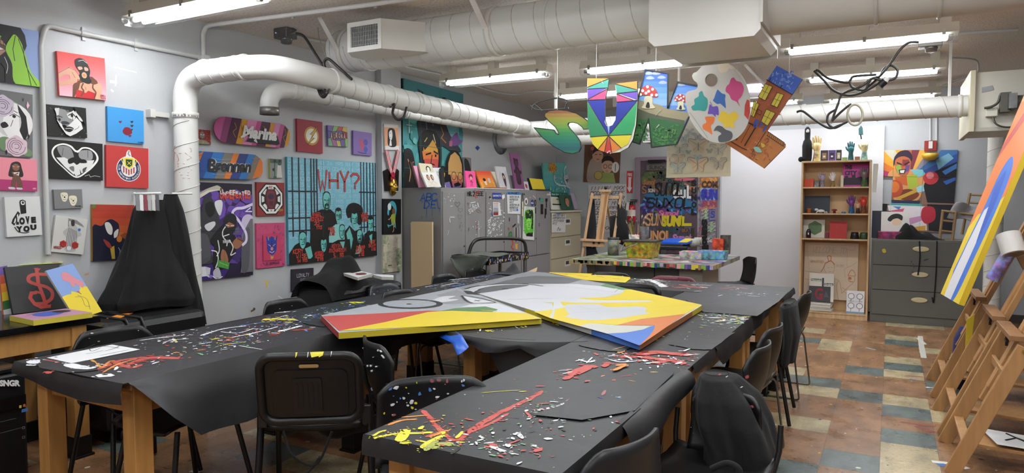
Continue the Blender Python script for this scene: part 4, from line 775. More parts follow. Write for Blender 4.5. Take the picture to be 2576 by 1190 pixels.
lab(m.build('paint_smear',t),'yellow and white paint smears')
m=MB('#0d0d0e','plastic').grid(lambda i,j:V((.215*(i*2-1),-.2+.42*j,.46+.012*(i*2-1)**2-.03*max(0,j-.8)*5*.5)),8,8);m.build('seat',t,solid=.03)
for s_ in(-1,1):
 m=MB('#0e0e0f','gloss');m.tube([(s_*.245,-.16,.6),(s_*.25,-.17,.5)]+smooth([(s_*.25,-.175,.45),(s_*.255,-.2,.3),(s_*.27,-.25,.02)],3),.017,12);m.build('leg',t)
 m=MB('#0e0e0f','gloss').tube([(s_*.225,-.12,.45),(s_*.235,.18,.45),(s_*.25,.2,.4),(s_*.265,.26,.01)],.014,10);m.build('leg',t)
 m=MB('#161616','plastic').box((s_*.235-.02,-.205,.47),(s_*.235+.02,-.165,.56));m.build('back_bracket',t,bevel=.004)
 m=MB('#111','plastic').tube([(s_*.27,-.25,0),(s_*.27,-.25,.03)],.021,12);m.build('foot_cap',t)
m=MB('#141414','cloth').tube(smooth([(-.14,-.22,.46),(-.1,-.25,.36),(-.02,-.24,.3),(.03,-.25,.33),(.08,-.23,.45)]),.006,6);m.build('hanging_strap',t)
m=MB('#141414','cloth').tube(smooth([(.03,-.25,.34),(.0,-.24,.3),(-.06,-.26,.24)]),.008,6);m.build('hanging_strap',t)
place(t,-2.44,2.5,.62)
m=MB('#141415','cloth').grid(lambda i,j:V((-2.44+(i-.5)*.42,2.57+(i-.5)*.3+j*.1,.44-.14*math.sin(i*3.14)**.7*j+.015*math.sin(i*13))),14,8);tag(m.build('apron',solid=.01),'black apron bundle slung under the seat of the moulded black chair','apron')
def drape(name,label,cat,prof,col='#0b0b0c',n=44,kind='cloth',seed=1,amp=.02):
 """garment: prof rows (z, cx, cy, rx, ry, fold) lofted"""
 rr=random.Random(seed);ph=[rr.uniform(0,6.28)for _ in range(4)];m=MB(col,kind);vs=[]
 prof_=[]
 for a,b in zip(prof,prof[1:]):
  for q in range(5):prof_.append(tuple(a[k]+(b[k]-a[k])*q/5 for k in range(6)))
 prof_.append(prof[-1])
 for z,cx_,cy_,rx,ry,fo in prof_:
  for i in range(n):
   a=6.2832*i/n;w_=1+fo*(.7*math.sin(5*a+ph[0]+z*3)+.6*abs(math.sin(4.5*a+ph[1]-z*4))+.35*math.sin(13*a+z*6)+.4*math.sin(3*a+ph[2]+z*9))
   vs.append((cx_+rx*w_*math.cos(a),cy_+ry*w_*math.sin(a),z+.01*math.sin(4*a+ph[3])*fo*5))
 k_=len(prof_);fs=[(i*n+j,i*n+(j+1)%n,(i+1)*n+(j+1)%n,(i+1)*n+j)for i in range(k_-1)for j in range(n)]+[tuple(range(n))]
 m.add(vs,fs,smooth=True);return m
m=drape('coat','','',[(.78,-.64,3.0,.05,.06,.0),(.765,-.63,3.0,.08,.11,.05),(.69,-.6,3.0,.13,.17,.12),(.6,-.57,2.98,.15,.19,.13),(.5,-.53,2.96,.145,.19,.12),(.41,-.53,2.94,.14,.18,.14),(.3,-.58,2.9,.1,.15,.2),(.12,-.6,2.87,.09,.13,.25),(.01,-.62,2.86,.07,.1,.3)],seed=5)
tag(m.build('coat',sub=1),'heavy black coat draped over a chair at the right side of the tables','coat')
m=MB('#1a1a1b','cloth').tube(smooth([at(1790,1180,'y',2.6),at(1830,1165,'y',2.6),at(1860,1182,'y',2.6),at(1850,1215,'y',2.6)]),.012,8);tag(m.build('coat_strap'),'thin black strap trailing below the heavy coat','strap')
t=shell_chair('black chair with a red flecked seat, its back hidden under the heavy coat',False,26,['#9b4646','#c9cdd4'],col='#151516',hide=True,wide=.15);place(t,-.6,2.7,PI-.1)
m=MB('#121213','cloth').grid(lambda i,j:V((-.655+.05*math.sin(j*3)-.05*j*0,4.86+i*.44,.45+.36*j+.02*math.sin(i*9))),12,10)
m=drape('g','','',[(.82,-.6,5.08,.03,.2,.02),(.8,-.6,5.08,.05,.23,.03),(.6,-.58,5.06,.055,.22,.1),(.42,-.6,5.04,.05,.2,.15),(.4,-.62,5.04,.02,.1,.15)],seed=8)
tag(m.build('jacket'),'black shiny jacket hung over the chair back between two chrome legged chairs','jacket')
# CANVASES ON THE LEFT WALL
def hang(name,label,TL,TR,BL,col,draw=None,edge=None,thick=.022,plane=None,ax='x',cat='painting',group=None,kind='art'):
 pl_=XL+thick if plane is None else plane
 P_=[at(u,v,ax,pl_)for u,v in(TL,TR,BL)];w_,h_=size(*P_);A=Art(w_,h_)
 if draw:draw(A)
 return panel(name,label,cat,P_[0],P_[1],P_[2],A,col,edge,thick-.001,kind,group)
K,Wh='#151414','#e6e5e2'
def a1(A):
 A.r('#8ba0cf',70,0,100,100);A.p(K,'0 0 74 0 80 12 82 30 74 55 74 100 0 100');A.p('#b08a70','0 10 24 12 36 25 40 42 34 60 20 72 18 86 6 100 0 100')
 A.p('#b08a70','14 12 44 22 56 40 50 60 36 78 34 100 10 100 14 60');A.l('#7fc23a',3,'8 12 30 14 46 22');A.l(K,1.4,'18 26 30 22 44 26 54 30');A.p('#5a4438','24 36 38 32 54 36 56 42 38 48 26 44');A.p('#e8e4e0','34 42 44 40 50 43 42 46');A.e('#5a6b8c',43,43,2);
 for i in range(9):A.l(K,.7,[(26+i*3.4,36),(21+i*4,28)])
 A.l('#5c4034',.8,'24 52 22 58 28 60');A.p('#8a5038','16 66 26 64 30 68 20 72');A.p(K,'40 60 52 46 60 60 62 100 50 100 50 76')
 A.p('#8fc63b','60 20 66 14 74 26 80 48 86 74 98 90 100 100 64 100 60 66 52 42',True);A.l(K,1.1,'66 16 62 40 64 60');A.l(K,1.1,'70 20 78 50 86 100',True);A.l(K,1.1,'76 30 80 66 94 98',True);A.l('#e9e9ee',.7,'50 56 54 70 52 84',True)
hang('canvas_painting','large canvas of a woman with lime green hair, highest on the left wall',(-90,42),(97,79),(-88,194),'#8ba0cf',a1)
def a2(A):
 for i in range(20):A.r('#%02x%02x%02x'%(226+i//3,70+i*6,66+i*7),0,i*5,100,i*5+5.2)
 A.p('#6b4026','38 56 46 48 70 48 80 56 84 70 80 100 66 100 62 74 58 66 48 66 42 80 36 100 26 100 28 74');A.p('#d8a286','30 100 40 80 44 66 56 62 74 66 86 60 90 70 88 100');A.p('#d8a286','0 50 22 34 34 38 44 52 40 62 28 70 0 78 0 70 20 62 22 52 12 52 0 62',True)
 A.l('#3a2a24',.7,'0 50 22 34 34 38 44 52');A.l('#a8262c',1.6,'40 58 37 68');A.l('#3a2a24',.7,'28 44 34 56');A.p('#c8202c','36 82 46 84 54 88 60 82 74 86 74 100 32 100');A.l('#5a3420',.8,'54 74 55 80')
 A.p(K,'36 14 46 8 58 14 66 34 64 50 68 58 62 66 48 62 42 50 44 42 36 28',True);A.p('#d8a286','40 30 48 28 50 33 43 36',True);A.p('#d8a286','54 28 61 29 62 35 55 36',True);A.e('#d8a286',53,47,6,7);A.p('#c88a3a','49 46 53 44 57 47 53 51',True);A.l(Wh,.8,'42 16 52 12 60 18');A.l('#6b4026',3,'50 66 46 76 50 84 44 96',True);A.l('#6b4026',3,'72 62 70 74 76 84 72 98',True);A.hand('DREA',86,88,97,92,'#a8303a',.8);A.hand('2023',86,94,97,98,'#a8303a',.8)
hang('canvas_painting','red and pink canvas of a figure in a black balaclava with long brown hair',(143,128),(263,147),(148,240),'#df5d58',a2)
def a3(A):
 A.specks(['#77777a','#bbb'],60,0,0,100,100,.3,.8);A.p('#8f8f90','20 8 52 14 66 22 70 50 52 66 40 62 30 64 22 40');A.p('#e4e4e2','22 46 30 66 44 92 54 98 70 88 88 70 84 50 72 34 66 44 52 62 38 74 34 60');A.p('#dcdcda','48 26 66 12 74 24 66 44 52 38');A.p('#d7d7d6','18 12 30 8 28 30 24 34');A.p('#e4e4e2','70 14 86 18 90 44 80 42',True)
 A.l(K,2,'18 38 28 34 36 38');A.e(K,29,46,4,4);A.l(K,1.2,'28 36 28 56');A.l(K,2.2,'44 10 50 18 60 16');A.l(K,2.6,'52 30 62 22 70 32');A.e(K,61,30,4,5);A.l(K,1,'62 18 63 44');A.p('#3c3c3e','34 52 46 50 54 56 46 60 36 60',True);A.p(K,'40 72 52 66 64 72 54 84 42 80',True);A.l('#e4e4e2',1.6,'43 74 54 72 62 74');A.l(K,1,'66 76 76 68 78 62');A.p(K,'66 0 88 0 98 30 96 60 84 34 74 20')
hang('canvas_painting','black and white canvas of a clown faced woman, just below the balaclava painting',(116,262),(216,272),(119,341),'#171616',a3)
def a4(A):
 for x,y in((34,40),(66,36),(66,48),(64,60),(60,78)):A.p('#2c3442' if x>60 else '#7a2a4a',[(x-3,y-2),(x,y-1),(x+3,y-3),(x+4,y),(x,y+5),(x-4,y+1)],True)
 A.p('#8a1f30','46 56 60 56 66 70 52 78 40 70',True);A.hand('LEANDRA',82,94,97,98,'#1c5c9c',1)
hang('canvas_painting','plain bright blue canvas with small dark hearts and a red dress shape',(270,267),(361,279),(274,355),'#3f97d8',a4)
def rose(A,x,y,r,c1,c2='#3b3240'):
 A.p(c1,[(x+r*(1.0+.12*(i%2))*A.h/A.w*math.cos(i*.5236),y+r*(1.0+.14*(i%2))*math.sin(i*.5236))for i in range(12)],True)
 for k in range(4):
  rr=r*(.85-k*.2);A.l(c2,.7,[(x+rr*A.h/A.w*math.cos(k*1.3+i*.42),y+rr*math.sin(k*1.3+i*.42))for i in range(12)])
def a5(A):
 A.p('#8fae7c','60 14 76 20 80 28 66 26',True);A.e(Wh,62,48,30,31);A.p(K,'72 18 88 36 92 62 82 82 70 70 76 44');A.e('#c8c8c8',56,46,18,24);A.p('#e9e8e6','52 22 74 28 76 60 84 74 60 76 44 56');A.l(K,1,'52 32 62 28 72 32');A.e(K,66,38,2.6);A.l(K,1,'58 38 66 34 76 38');A.l('#3b3b3b',.8,'64 44 60 54');A.p(K,'42 52 50 48 56 54 46 58',True)
 rose(A,46,24,15,'#c6b8c8');A.p('#6c8a62','40 74 56 72 58 88 44 92',True);A.p('#6c8a62','84 84 98 90 96 98 82 96',True);rose(A,70,84,15,'#d6bcc6');A.p('#e2b8c4',[(90,12),(92,15),(94,18),(92,21),(90,24),(88,19)]);A.p(K,'80 6 82 10 84 6 82 14');A.p(K,'92 62 94 66 92 72 90 66');A.p(K,'52 90 54 94 52 99 50 94')
hang('canvas_painting','grey canvas of a white faced woman with pale roses beside the conduit',(-62,216),(82,238),(-60,386),'#6b6b6b',a5)
def a6(A):
 A.p('#f0f0ee','50 96 26 70 12 50 8 32 14 16 28 8 42 12 52 24 62 14 76 14 88 26 92 42 86 58 72 78',True,6);A.p('#1a1a1a','50 92 28 69 15 50 11 32 17 18 28 12 40 16 52 30 63 18 75 18 85 28 88 42 82 56 69 76',True,6)
 A.p('#8b8b8c','18 18 38 16 46 36 44 50 26 44',True);A.p('#e4e4e2','16 46 30 44 44 54 50 60 46 88 30 68');A.p('#9a9a9b','58 24 78 22 80 44 66 48 56 40',True);A.p('#e4e4e2','62 50 84 46 78 66 60 84 54 60');A.p('#e4e4e2','48 62 56 60 58 86 50 92 46 84');A.p(K,'36 50 46 42 52 46 46 56 38 60',True);A.p(K,'54 48 66 46 70 54 58 56',True);A.e(K,50,32,5,4);A.l('#4a4a4a',1.2,'28 20 26 40');A.l('#4a4a4a',1.2,'72 22 72 40');A.p('#777','38 70 46 66 46 80',True);A.p('#555','62 72 70 66 64 82',True);A.l(Wh,1,'66 90 74 86 76 92 84 88 94 90')
hang('canvas_painting','black canvas with a white outlined heart holding two kissing faces',(117,349),(258,362),(120,448),'#141313',a6)
def a7(A):
 A.e(Wh,52,54,31,31);A.e('#27315f',52,54,29,29);A.e(Wh,52,54,19.5,19.5);
 for i in range(5):A.r('#b8373a',38.5+i*6,39+abs(i-2)*1.5,41.5+i*6,69-abs(i-2)*2.5)
 txt='CLUB DEPORTIVO GUADALAJARA'
 for i,c_ in enumerate(txt):
  if c_==' ':continue
  a_=math.radians(200-i*8.8);x_,y_=52+24.3*A.h/A.w*math.cos(a_),54+24.3*math.sin(a_)*1;rot=a_-PI/2;A.t(c_,x_-1.6,y_-2.2,x_+1.6,y_+2.2,Wh,.02,0,rot)
 A.p(Wh,'38 28 44 24 46 14 50 8 54 8 56 14 58 24 66 28 66 48 52 56 38 48');A.p('#e8d23c','40 30 44 27 60 27 64 30 62 48 52 54 42 48');A.p('#1c4036','44 31 60 31 59 45 52 50 45 45');A.l('#e8d23c',2,'40 28 34 32 38 44');A.l('#e8d23c',2,'64 28 70 32 66 44');A.l('#8a8b92',3,'52 10 50 18 54 22');A.l('#e8d23c',1.5,'48 36 56 44');A.l('#e8d23c',1.5,'56 36 48 44')
hang('canvas_painting','red canvas with a round blue and striped football club crest',(267,364),(373,374),(269,470),'#c23c3a',a7)
def a8(A):
 A.r('#b1336f',0,67,100,100);A.p('#2e2226','26 52 30 30 34 16 46 10 56 14 60 30 64 50 58 58 32 58',True);A.e('#8a5a44',45,28,10,11);A.l('#d8b8b0',1.5,'36 24 42 27');A.l('#d8b8b0',1.5,'48 27 54 24');A.p('#e6e0dc','38 44 54 42 52 54 40 54');A.l('#8a5a44',4,'36 44 40 52 50 46');A.p('#6b4a38','38 56 54 56 62 90 50 92 46 70 42 92 32 92',True);A.p('#c8c8cc','26 90 40 90 42 96 28 96',True);A.p('#c8c8cc','46 91 60 91 60 96 48 96',True);A.hand('INFI',88,90,97,94,'#ecc',1.2)
hang('canvas_painting','pink and magenta canvas of a cartoon girl with long brown hair and baggy trousers',(-6,395),(93,402),(-4,478),'#ea8f9c',a8)
def a9(A):
 A.p(K,'40 14 42 9 50 7 58 11 58 42 42 44',False);A.p(Wh,'44 13 50 10 55 13 54 20 46 20',True);A.e(K,50,15,2.4,3.4);A.p(K,'40 42 34 36 26 46 18 56 14 66 22 72 28 60');A.p(Wh,'34 42 24 56 20 66 23 66 34 50')
 for s_,b_ in(('L',(27,48,35,70)),('O',(36,52,52,71)),('V',(54,50,66,70)),('E',(70,52,84,68))):A.t(s_,b_[0],b_[1],b_[2],b_[3],K,.09)
 for s_,b_ in(('Y',(26,74,44,90)),('O',(46,74,64,90)),('U',(66,72,84,86))):A.t(s_,b_[0],b_[1],b_[2],b_[3],K,.09)
 A.l(K,2,'22 76 32 88 50 92 62 90',True)
hang('canvas_painting','white canvas of a black raised middle finger hand lettered LOVE YOU',(11,496),(100,494),(15,597),'#d8d9d8',a9)
def a10(A):
 for x,y,r_ in((36,40,17),(66,60,19)):A.p('#e3dcc4',[(x-r_*.75,y-r_*1.2),(x+r_*.5,y-r_*1.3),(x+r_*.7,y),(x+r_*.2,y+r_*1.3),(x-r_*.5,y+r_)],True);A.e(K,x,y,4);A.l(K,1.5,[(x-8,y-9),(x-3,y-7)]);A.l(K,1.5,[(x+3,y-7),(x+7,y-9)]);A.l(K,1.5,[(x-6,y+11),(x,y+14),(x+5,y+10)]);A.l(K,1,[(x-9,y-16),(x-6,y-3)])
 A.hand('RACHEL',72,86,94,92,'#222',1.4)
hang('canvas_painting','small grey canvas with two cream theatre clown masks',(135,477),(206,476),(138,526),'#7c7d7c',a10)
def a11(A):
 A.l('#555',1.6,'40 6 48 96');A.p('#8c8c8c','38 4 64 6 84 16 92 24 70 18 40 10');A.p('#b9b9b6','48 14 58 12 64 20 76 34 86 46 70 60 74 92 40 92 40 60 28 44 40 30',True);A.p('#3c3533','50 8 58 8 60 22 52 24 48 14',True)
 for i in range(7):A.l('#3f3f40',1,[(44+i*4,30+i),(42+i*5,60),(44+i*4.4,88)],True)
 A.e('#3c74b8',77,32,4);rose(A,33,76,9,'#c03a34','#5a1c1c');rose(A,70,76,9,'#c03a34','#5a1c1c');A.e('#ddd',52,86,6);A.hand('HERO25',6,84,28,90,'#a33',1.2)
hang('canvas_painting','tilted white canvas of a robed scythe bearing saint with two red roses',(141,541),(221,552),(126,633),'#d3d2cc',a11)
def a12(A):
 for i,c_ in enumerate(['#b03a28','#b8402a','#c04c2c','#c45a2c','#cc6a2e','#d27a30','#d88a34','#d07a34']):A.r(c_,0,i*12.5,100,i*12.5+13)
 A.e('#5d7f4a',3,3,4);A.p('#9a4a24','44 60 64 56 76 50 88 56 100 58 100 70 50 72');A.p('#171a30','0 40 20 38 34 30 46 28 60 34 62 50 56 66 66 60 78 66 76 88 66 100 0 100',True);A.p('#221a34','26 34 44 26 60 36 60 52 50 60 32 52',True);A.p('#dedcd2','28 34 38 32 46 42 44 54 34 50',True);A.p('#dedcd2','50 50 60 44 58 56 50 60',True);A.p('#c8a23a','40 78 50 74 52 98 44 98');A.p('#a03a34','24 62 38 68 44 78 34 76',True);A.e('#d0762e',62,62,5,6);A.l('#7fa2c8',1.4,'60 78 64 84 62 92')
hang('canvas_painting','orange sunset canvas of a hunched dark masked creature, half behind the hanging aprons',(232,514),(338,516),(231,657),'#c4562c',a12,'#a5792c')
def a13(A):
 for i in range(6):
  for j in range(5):A.r('#8f2f28',j*20+(i%2)*8+1,i*16+1,j*20+(i%2)*8+18,i*16+14)
 A.e('#6e6a62',48,38,20,24);A.p('#87826f','16 100 26 76 48 70 74 78 90 98',True);A.l(Wh,3,'38 34 46 38');A.l(Wh,3,'52 38 60 34');A.e('#d0b23c',52,86,4)
hang('canvas_painting','tiny red brick pattern canvas with a grey masked bust, left of the pink skateboard',(487,324),(529,328),(487,361),'#5e2320',a13)
def deck(label,L_,R_,hpx,col,draw):
 t=.025;pl_=XL+.05;A0_,B0_=at(*L_,'x',pl_),at(*R_,'x',pl_);X=B0_-A0_;w_=X.length;h_=.215;Nn=V((1,0,0));Y=X.cross(Nn).normalized()*h_;
 if Y.z>0:Y=-Y
 O=A0_-Y/2;A=Art(w_,h_);ol=[]
 for i in range(13):a_=PI/2+PI*i/12;ol.append((14+14*math.cos(a_),50-50*math.sin(a_)))
 for i in range(13):a_=-PI/2+PI*i/12;ol.append((86+14*math.cos(a_),50-50*math.sin(a_)))
 draw(A)
 m=MB(col,'art');pts=[O+X*(x/100)+Y*(y/100)for x,y in ol];m.prism([p-Nn*.012 for p in pts],Nn*.012,col,'art','#6a5138')
 lay=1
 for c_,polys in A.it:
  vs=[];fs=[]
  for q in polys:
   q2=[(max(1.2,min(98.8,x)),y)for x,y in q];r_=[]
   for x,y in q2:
    d=14-x if x<14 else x-86 if x>86 else 0;lim=50*math.sqrt(max(0,1-(d/14)**2));r_.append((x,max(50-lim,min(50+lim,y))))
   n=len(vs);vs+=[O+X*(x/100)+Y*(y/100)+Nn*(.0004+lay*.0001)for x,y in r_];fs.append(tuple(range(n,n+len(r_))))
  m.add(vs,fs,c_,'art');lay+=1
 return tag(m.build('skateboard_deck',solid=0),label,'skateboard')
def strip(A,col,x0,x1,sh=8):
 for k in range(10):A.p(col,[(x0+sh*(.5-k/10),k*10),(x1+sh*(.5-k/10),k*10),(x1+sh*(.4-k/10),k*10+10),(x0+sh*(.4-k/10),k*10+10)])
def d1(A):
 for c_,a_,b_ in[('#c05a94',-6,10),('#8e3f70',10,18),('#4d2340',18,30),('#d79a2c',30,38),('#d987b4',38,50),('#c2508c',50,56),('#4d2340',56,68),('#d79a2c',68,74),('#d987b4',74,82),('#c2508c',82,88),('#4d2340',88,94),('#d79a2c',94,99)]:strip(A,c_,a_,b_)
 for x in(24,62,91):A.l('#d79a2c',2,[(x,20),(x+2,40),(x-2,55),(x+1,75)],True);A.l('#3a1c30',1.5,[(x+9,10),(x+8,30),(x+10,44)],True)
 A.p(K,'38 88 46 56 80 48 84 84 80 90',False);A.t('Marina',33,24,80,74,Wh,.05,.25)
 A.l(Wh,8,'32 72 38 62 44 50');A.l(Wh,7,'50 72 52 86 49 80')
deck('pink, plum and gold striped skateboard deck with white script lettering',(538,323),(729,345),66,'#c2508c',d1)
def d2(A):
 for c_,a_,b_ in[('#dd7a2e',-6,14),('#2c4f96',14,26),('#2f72b8',26,40),('#7c776e',40,52),('#dd7a2e',52,60),('#2c3f82',60,72),('#2f72b8',72,82),('#7c776e',82,90),('#dd7a2e',90,102)]:strip(A,c_,a_,b_,14)
 for y in(15,34,60,74):A.l('#274a8e',1.6,[(2,y),(10,y+3),(18,y-2)],True);A.l('#dd7a2e',1.6,[(84,y),(88,y+2),(94,y-3)],True);A.l('#7fb0dc',1.2,[(30,y+8),(40,y+12),(56,y+9)],True)
 A.t('Brennan',24,26,82,74,'#c9c9c8',.1,.2);A.t('Brennan',24,26,82,74,'#26272b',.05,.2);A.l('#26272b',6,'25 70 34 74 40 60')
deck('blue, orange and grey dripping skateboard deck with dark script lettering',(469,413),(661,421),62,'#2f72b8',d2)
def a16(A):
 A.e('#c9a03c',56,48,31,29);A.e('#a03030',56,48,28,26);A.e('#d8b44c',56,48,27,25);A.e('#efece0',56,48,24,22);A.p('#5a3c14','79 16 48 44 58 46 36 80 68 54 58 52 74 32');A.p('#d8ac3c','77 20 50 44 60 46 41 74 65 54 56 52 71 34')
hang('canvas_painting','dark red canvas with a white disc and a yellow lightning bolt',(747,298),(811,307),(750,381),'#9e2836',a16)
def a17(A):
 cs=['#7b66a8','#8fc06e','#c85a5a','#d3b25a','#5a5a9a','#9a3e4a','#7bb58a','#a86a9a','#c8c06a'];cells=['0 0 30 0 22 30 0 26','30 0 56 0 44 24 22 30','56 0 78 0 72 22 44 24','78 0 100 0 100 28 72 22','0 26 22 30 14 60 0 62','72 22 100 28 100 56 84 58','0 62 14 60 24 100 0 100','14 60 40 70 46 100 24 100','40 70 60 70 66 100 46 100','60 70 84 58 88 100 66 100','84 58 100 56 100 100 88 100']
 for i,c_ in enumerate(cells):A.p(cs[i%9],c_);q=A.nums(c_);A.l(K,2,q+q[:1])
 for i,c_ in enumerate('AURORA'):A.t(c_,12+i*13,32+4*math.sin(i*2),24+i*13,64+4*math.cos(i),K,.1);A.t(c_,13+i*13,34+4*math.sin(i*2),23+i*13,62+4*math.cos(i),'#d8b08c',.04)
hang('canvas_painting','small canvas with outlined letters over a stained glass style pattern',(824,315),(873,320),(826,367),'#7b66a8',a17)
def a18(A):A.e('#c25a82',44,48,17);A.e('#5a5cb8',66,44,14);A.e('#c25a82',50,66,15);A.e('#4a66c0',66,74,13);A.l('#2a2040',2.4,'24 88 46 92 70 90')
hang('canvas_painting','small violet canvas with soft pink and blue round blobs',(889,328),(935,335),(891,388),'#8a72b8',a18)
def a19(A):A.r('#5a5b58',0,0,100,22);A.e('#2e2e30',40,12,9);A.e('#2e2e30',80,10,8);A.e('#2e2e30',30,56,10,8);A.p('#c9c9c4','62 30 92 30 100 96 54 96');A.l('#2d5f4a',6,'38 96 38 30 48 18 66 16 78 24',True);A.p('#2d5f4a','28 90 50 90 52 100 26 100');A.p('#2d5f4a','62 22 94 22 90 32 66 32')
hang('canvas_painting','tiny grey canvas of a green street lamp, right of the blue skateboard',(679,399),(709,401),(682,448),'#8b8c8a',a19,'#b8bf5c')
def multi(labels,TL,TR,BL,xs,ys,col,draw,thick=.03,gap=.25,name='canvas_painting',group=None,edges=None,ax='x',plane=None,skip=()):
 pl_=XL+thick if plane is None else plane;P_=[at(u,v,ax,pl_)for u,v in(TL,TR,BL)];w_,h_=size(*P_);A=Art(w_,h_);draw(A)
 X=P_[1]-P_[0];Y=P_[2]-P_[0];Y=Y-X*(Y.dot(X)/X.dot(X));k=0
 for j in range(len(ys)-1):
  for i in range(len(xs)-1):
   if(i,j)in skip:k+=1;continue
   lo=(xs[i]+gap*.4,ys[j]+gap*.4);hi=(xs[i+1]-gap*.4,ys[j+1]-gap*.4)
   O=P_[0]+X*(lo[0]/100)+Y*(lo[1]/100)
   panel(name,labels[k],'painting',O,O+X*((hi[0]-lo[0])/100),O+Y*((hi[1]-lo[1])/100),A,col,edges or K,thick-.002,'art',group,lo,hi);k+=1
def a20(A):
 for i in range(12):A.r(['#1d1528','#231833','#2e1f4a','#3c2767','#4a2f80','#553790','#5b3c96','#4a2f80','#3a2666','#2c1d4c','#231738','#1c1330'][i],0,i*8.4,100,i*8.4+8.6)
 A.specks(['#6d49a8','#5b3c96','#3a2666'],90,0,8,100,80,2,6);A.p('#8b6cc0','0 60 12 56 10 84 0 90',True);A.p('#3a2070','0 86 40 84 60 90 50 100 0 100')
 A.p('#b9b6a6','4 24 10 14 22 8 36 4 44 3 52 8 46 8 30 10 16 16',True);A.p('#e0dccb','6 22 14 13 28 8 46 7 30 10 16 16');A.l('#5d3d24',2.2,'48 6 46 20 42 36 34 48 24 58')
 A.p('#38383c','20 18 30 14 38 22 42 32 46 44 40 50 30 66 34 82 10 80 14 52 6 50 10 36 18 30',True);A.p('#131316','24 22 34 20 38 30 30 36 24 30',True);A.p('#232327','0 58 18 54 20 62 8 64 2 60');A.l('#55555b',.8,'18 60 16 78');A.l('#55555b',.8,'26 58 28 78')
 A.p('#d9d9dc','38 20 48 18 50 24 46 34 40 28',True);A.p('#d9d9dc','22 44 36 40 38 44 28 50',True);A.p('#55565c','8 56 26 54 30 78 10 82',True);A.p('#4d4e52','12 80 28 76 30 80 14 84')
 A.e('#c8bcd8',92,42,9,9);A.p('#6d6d72','80 56 96 38 100 38 100 96 78 96 84 70');A.p('#55565b','82 60 94 48 92 90 80 94',True);A.p('#5a5a66','70 48 76 46 78 52 70 54');A.l('#dcd2ec',3,'100 22 84 26 72 27 66 32 74 38 82 46 88 54 88 62 82 66',True);A.l('#efeaf6',1.4,'96 26 88 30 98 30')
 A.p('#121215','52 42 58 34 66 32 72 36 72 44 68 50 66 54 70 56 72 66 70 74 60 84 64 86 40 92 34 86 34 74 36 66 30 60 40 50',True);A.p('#1c1c20','50 40 56 34 66 32 72 36 72 46 66 54 54 50');A.p('#9c6748','54 44 60 41 69 44 68 46 58 47');A.l(Wh,.7,'55 44 60 45');A.l(Wh,.7,'63 45 68 45')
 A.l(Wh,1.2,'54 46 50 50 50 56 56 62 56 66',True);A.l(Wh,1.0,'50 56 60 54');A.r('#c8c8cc',50,60,62,63);A.hand('ZZZ',51,60.6,61,62.4,K,.4);A.l(Wh,1.1,'32 70 40 72 42 80 38 88',True);A.l(Wh,1.1,'60 60 66 68 62 76 70 74',True);A.l(Wh,1.2,'42 60 44 70 40 76',True);A.p('#9c6748','66 62 74 58 82 62 78 68 70 70 66 66',True);A.l('#5a2f1a',1.4,'74 59 82 62');A.p('#9c6748','48 70 54 72 58 82 52 86 46 80',True);A.p('#4b9a3c','42 80 60 84 58 91 40 87');A.l('#8ecf6c',.6,'44 83 57 87');A.p('#b9b9c4','34 92 42 88 46 98 36 98',True);A.l(Wh,1,'32 96 40 100 48 98',True)
 A.p('#e4e4ea','8 86 22 86 26 96 10 96');A.p('#cfcfd8','22 86 30 88 28 98 24 96');A.l('#7d7d86',.5,'11 86 12 96');A.p('#8b6cc0','26 94 34 96 30 99')
 for i,c_ in enumerate('UNDEFEATED'):A.t(c_,46+i*5,8.5+1.2*math.sin(i*1.3),51+i*5,17+1.0*math.sin(i*2.1),'#c2452f',.08);A.t(c_,46.3+i*5,8+1.2*math.sin(i*1.3),50.7+i*5,12+1.0*math.sin(i*2.1),'#d9dade',.03)
multi(['upper left canvas of the UNDEFEATED mural, a grim reaper raising a scythe','upper right canvas of the UNDEFEATED mural with red and white lettering and smoke','lower left canvas of the UNDEFEATED mural with tombstone and spilled white cup','lower right canvas of the UNDEFEATED mural with crouching boxer legs, cash and grave'],(474,457),(634,463),(476,709),[0,52,100],[0,50,100],'#3c2767',a20,group='canvases of the UNDEFEATED mural')
def a21(A):
 oc=lambda f:[(50+f*48*math.cos(.3927+i*.7854),50+f*50*math.sin(.3927+i*.7854))for i in range(8)]
 A.p(K,oc(1.02));A.p(Wh,oc(.93));A.p(K,oc(.8));
 for i in range(8):a_,b_=.3927+i*.7854+.12,.3927+(i+1)*.7854-.12;A.p(Wh,[(50+34*math.cos(a_),50+36*math.sin(a_)),(50+34*math.cos(b_),50+36*math.sin(b_)),(50+25*math.cos(b_),50+26*math.sin(b_)),(50+25*math.cos(a_),50+26*math.sin(a_))])
 A.p('#5a2028','36 22 64 22 70 44 64 76 50 82 36 76 30 44',True);A.p('#7a2a30','40 26 60 26 64 46 58 70 50 76 42 70 36 46',True);A.e('#3a2448',50,42,12,9);A.p('#4b2038','42 56 58 56 56 70 44 70');A.p(Wh,'42 8 58 8 60 20 40 20');A.t('KC',44,10,56,18,'#a02c2c',.05);A.p(Wh,'38 80 62 80 58 88 42 88');A.t('X',46,81,54,87,'#a02c2c',.05);A.hand('2024',74,80,92,86,'#c8b04a',1)
hang('canvas_painting','red canvas with a white and black octagon cage around a dark face',(645,458),(715,460),(646,544),'#8f2a28',a21)
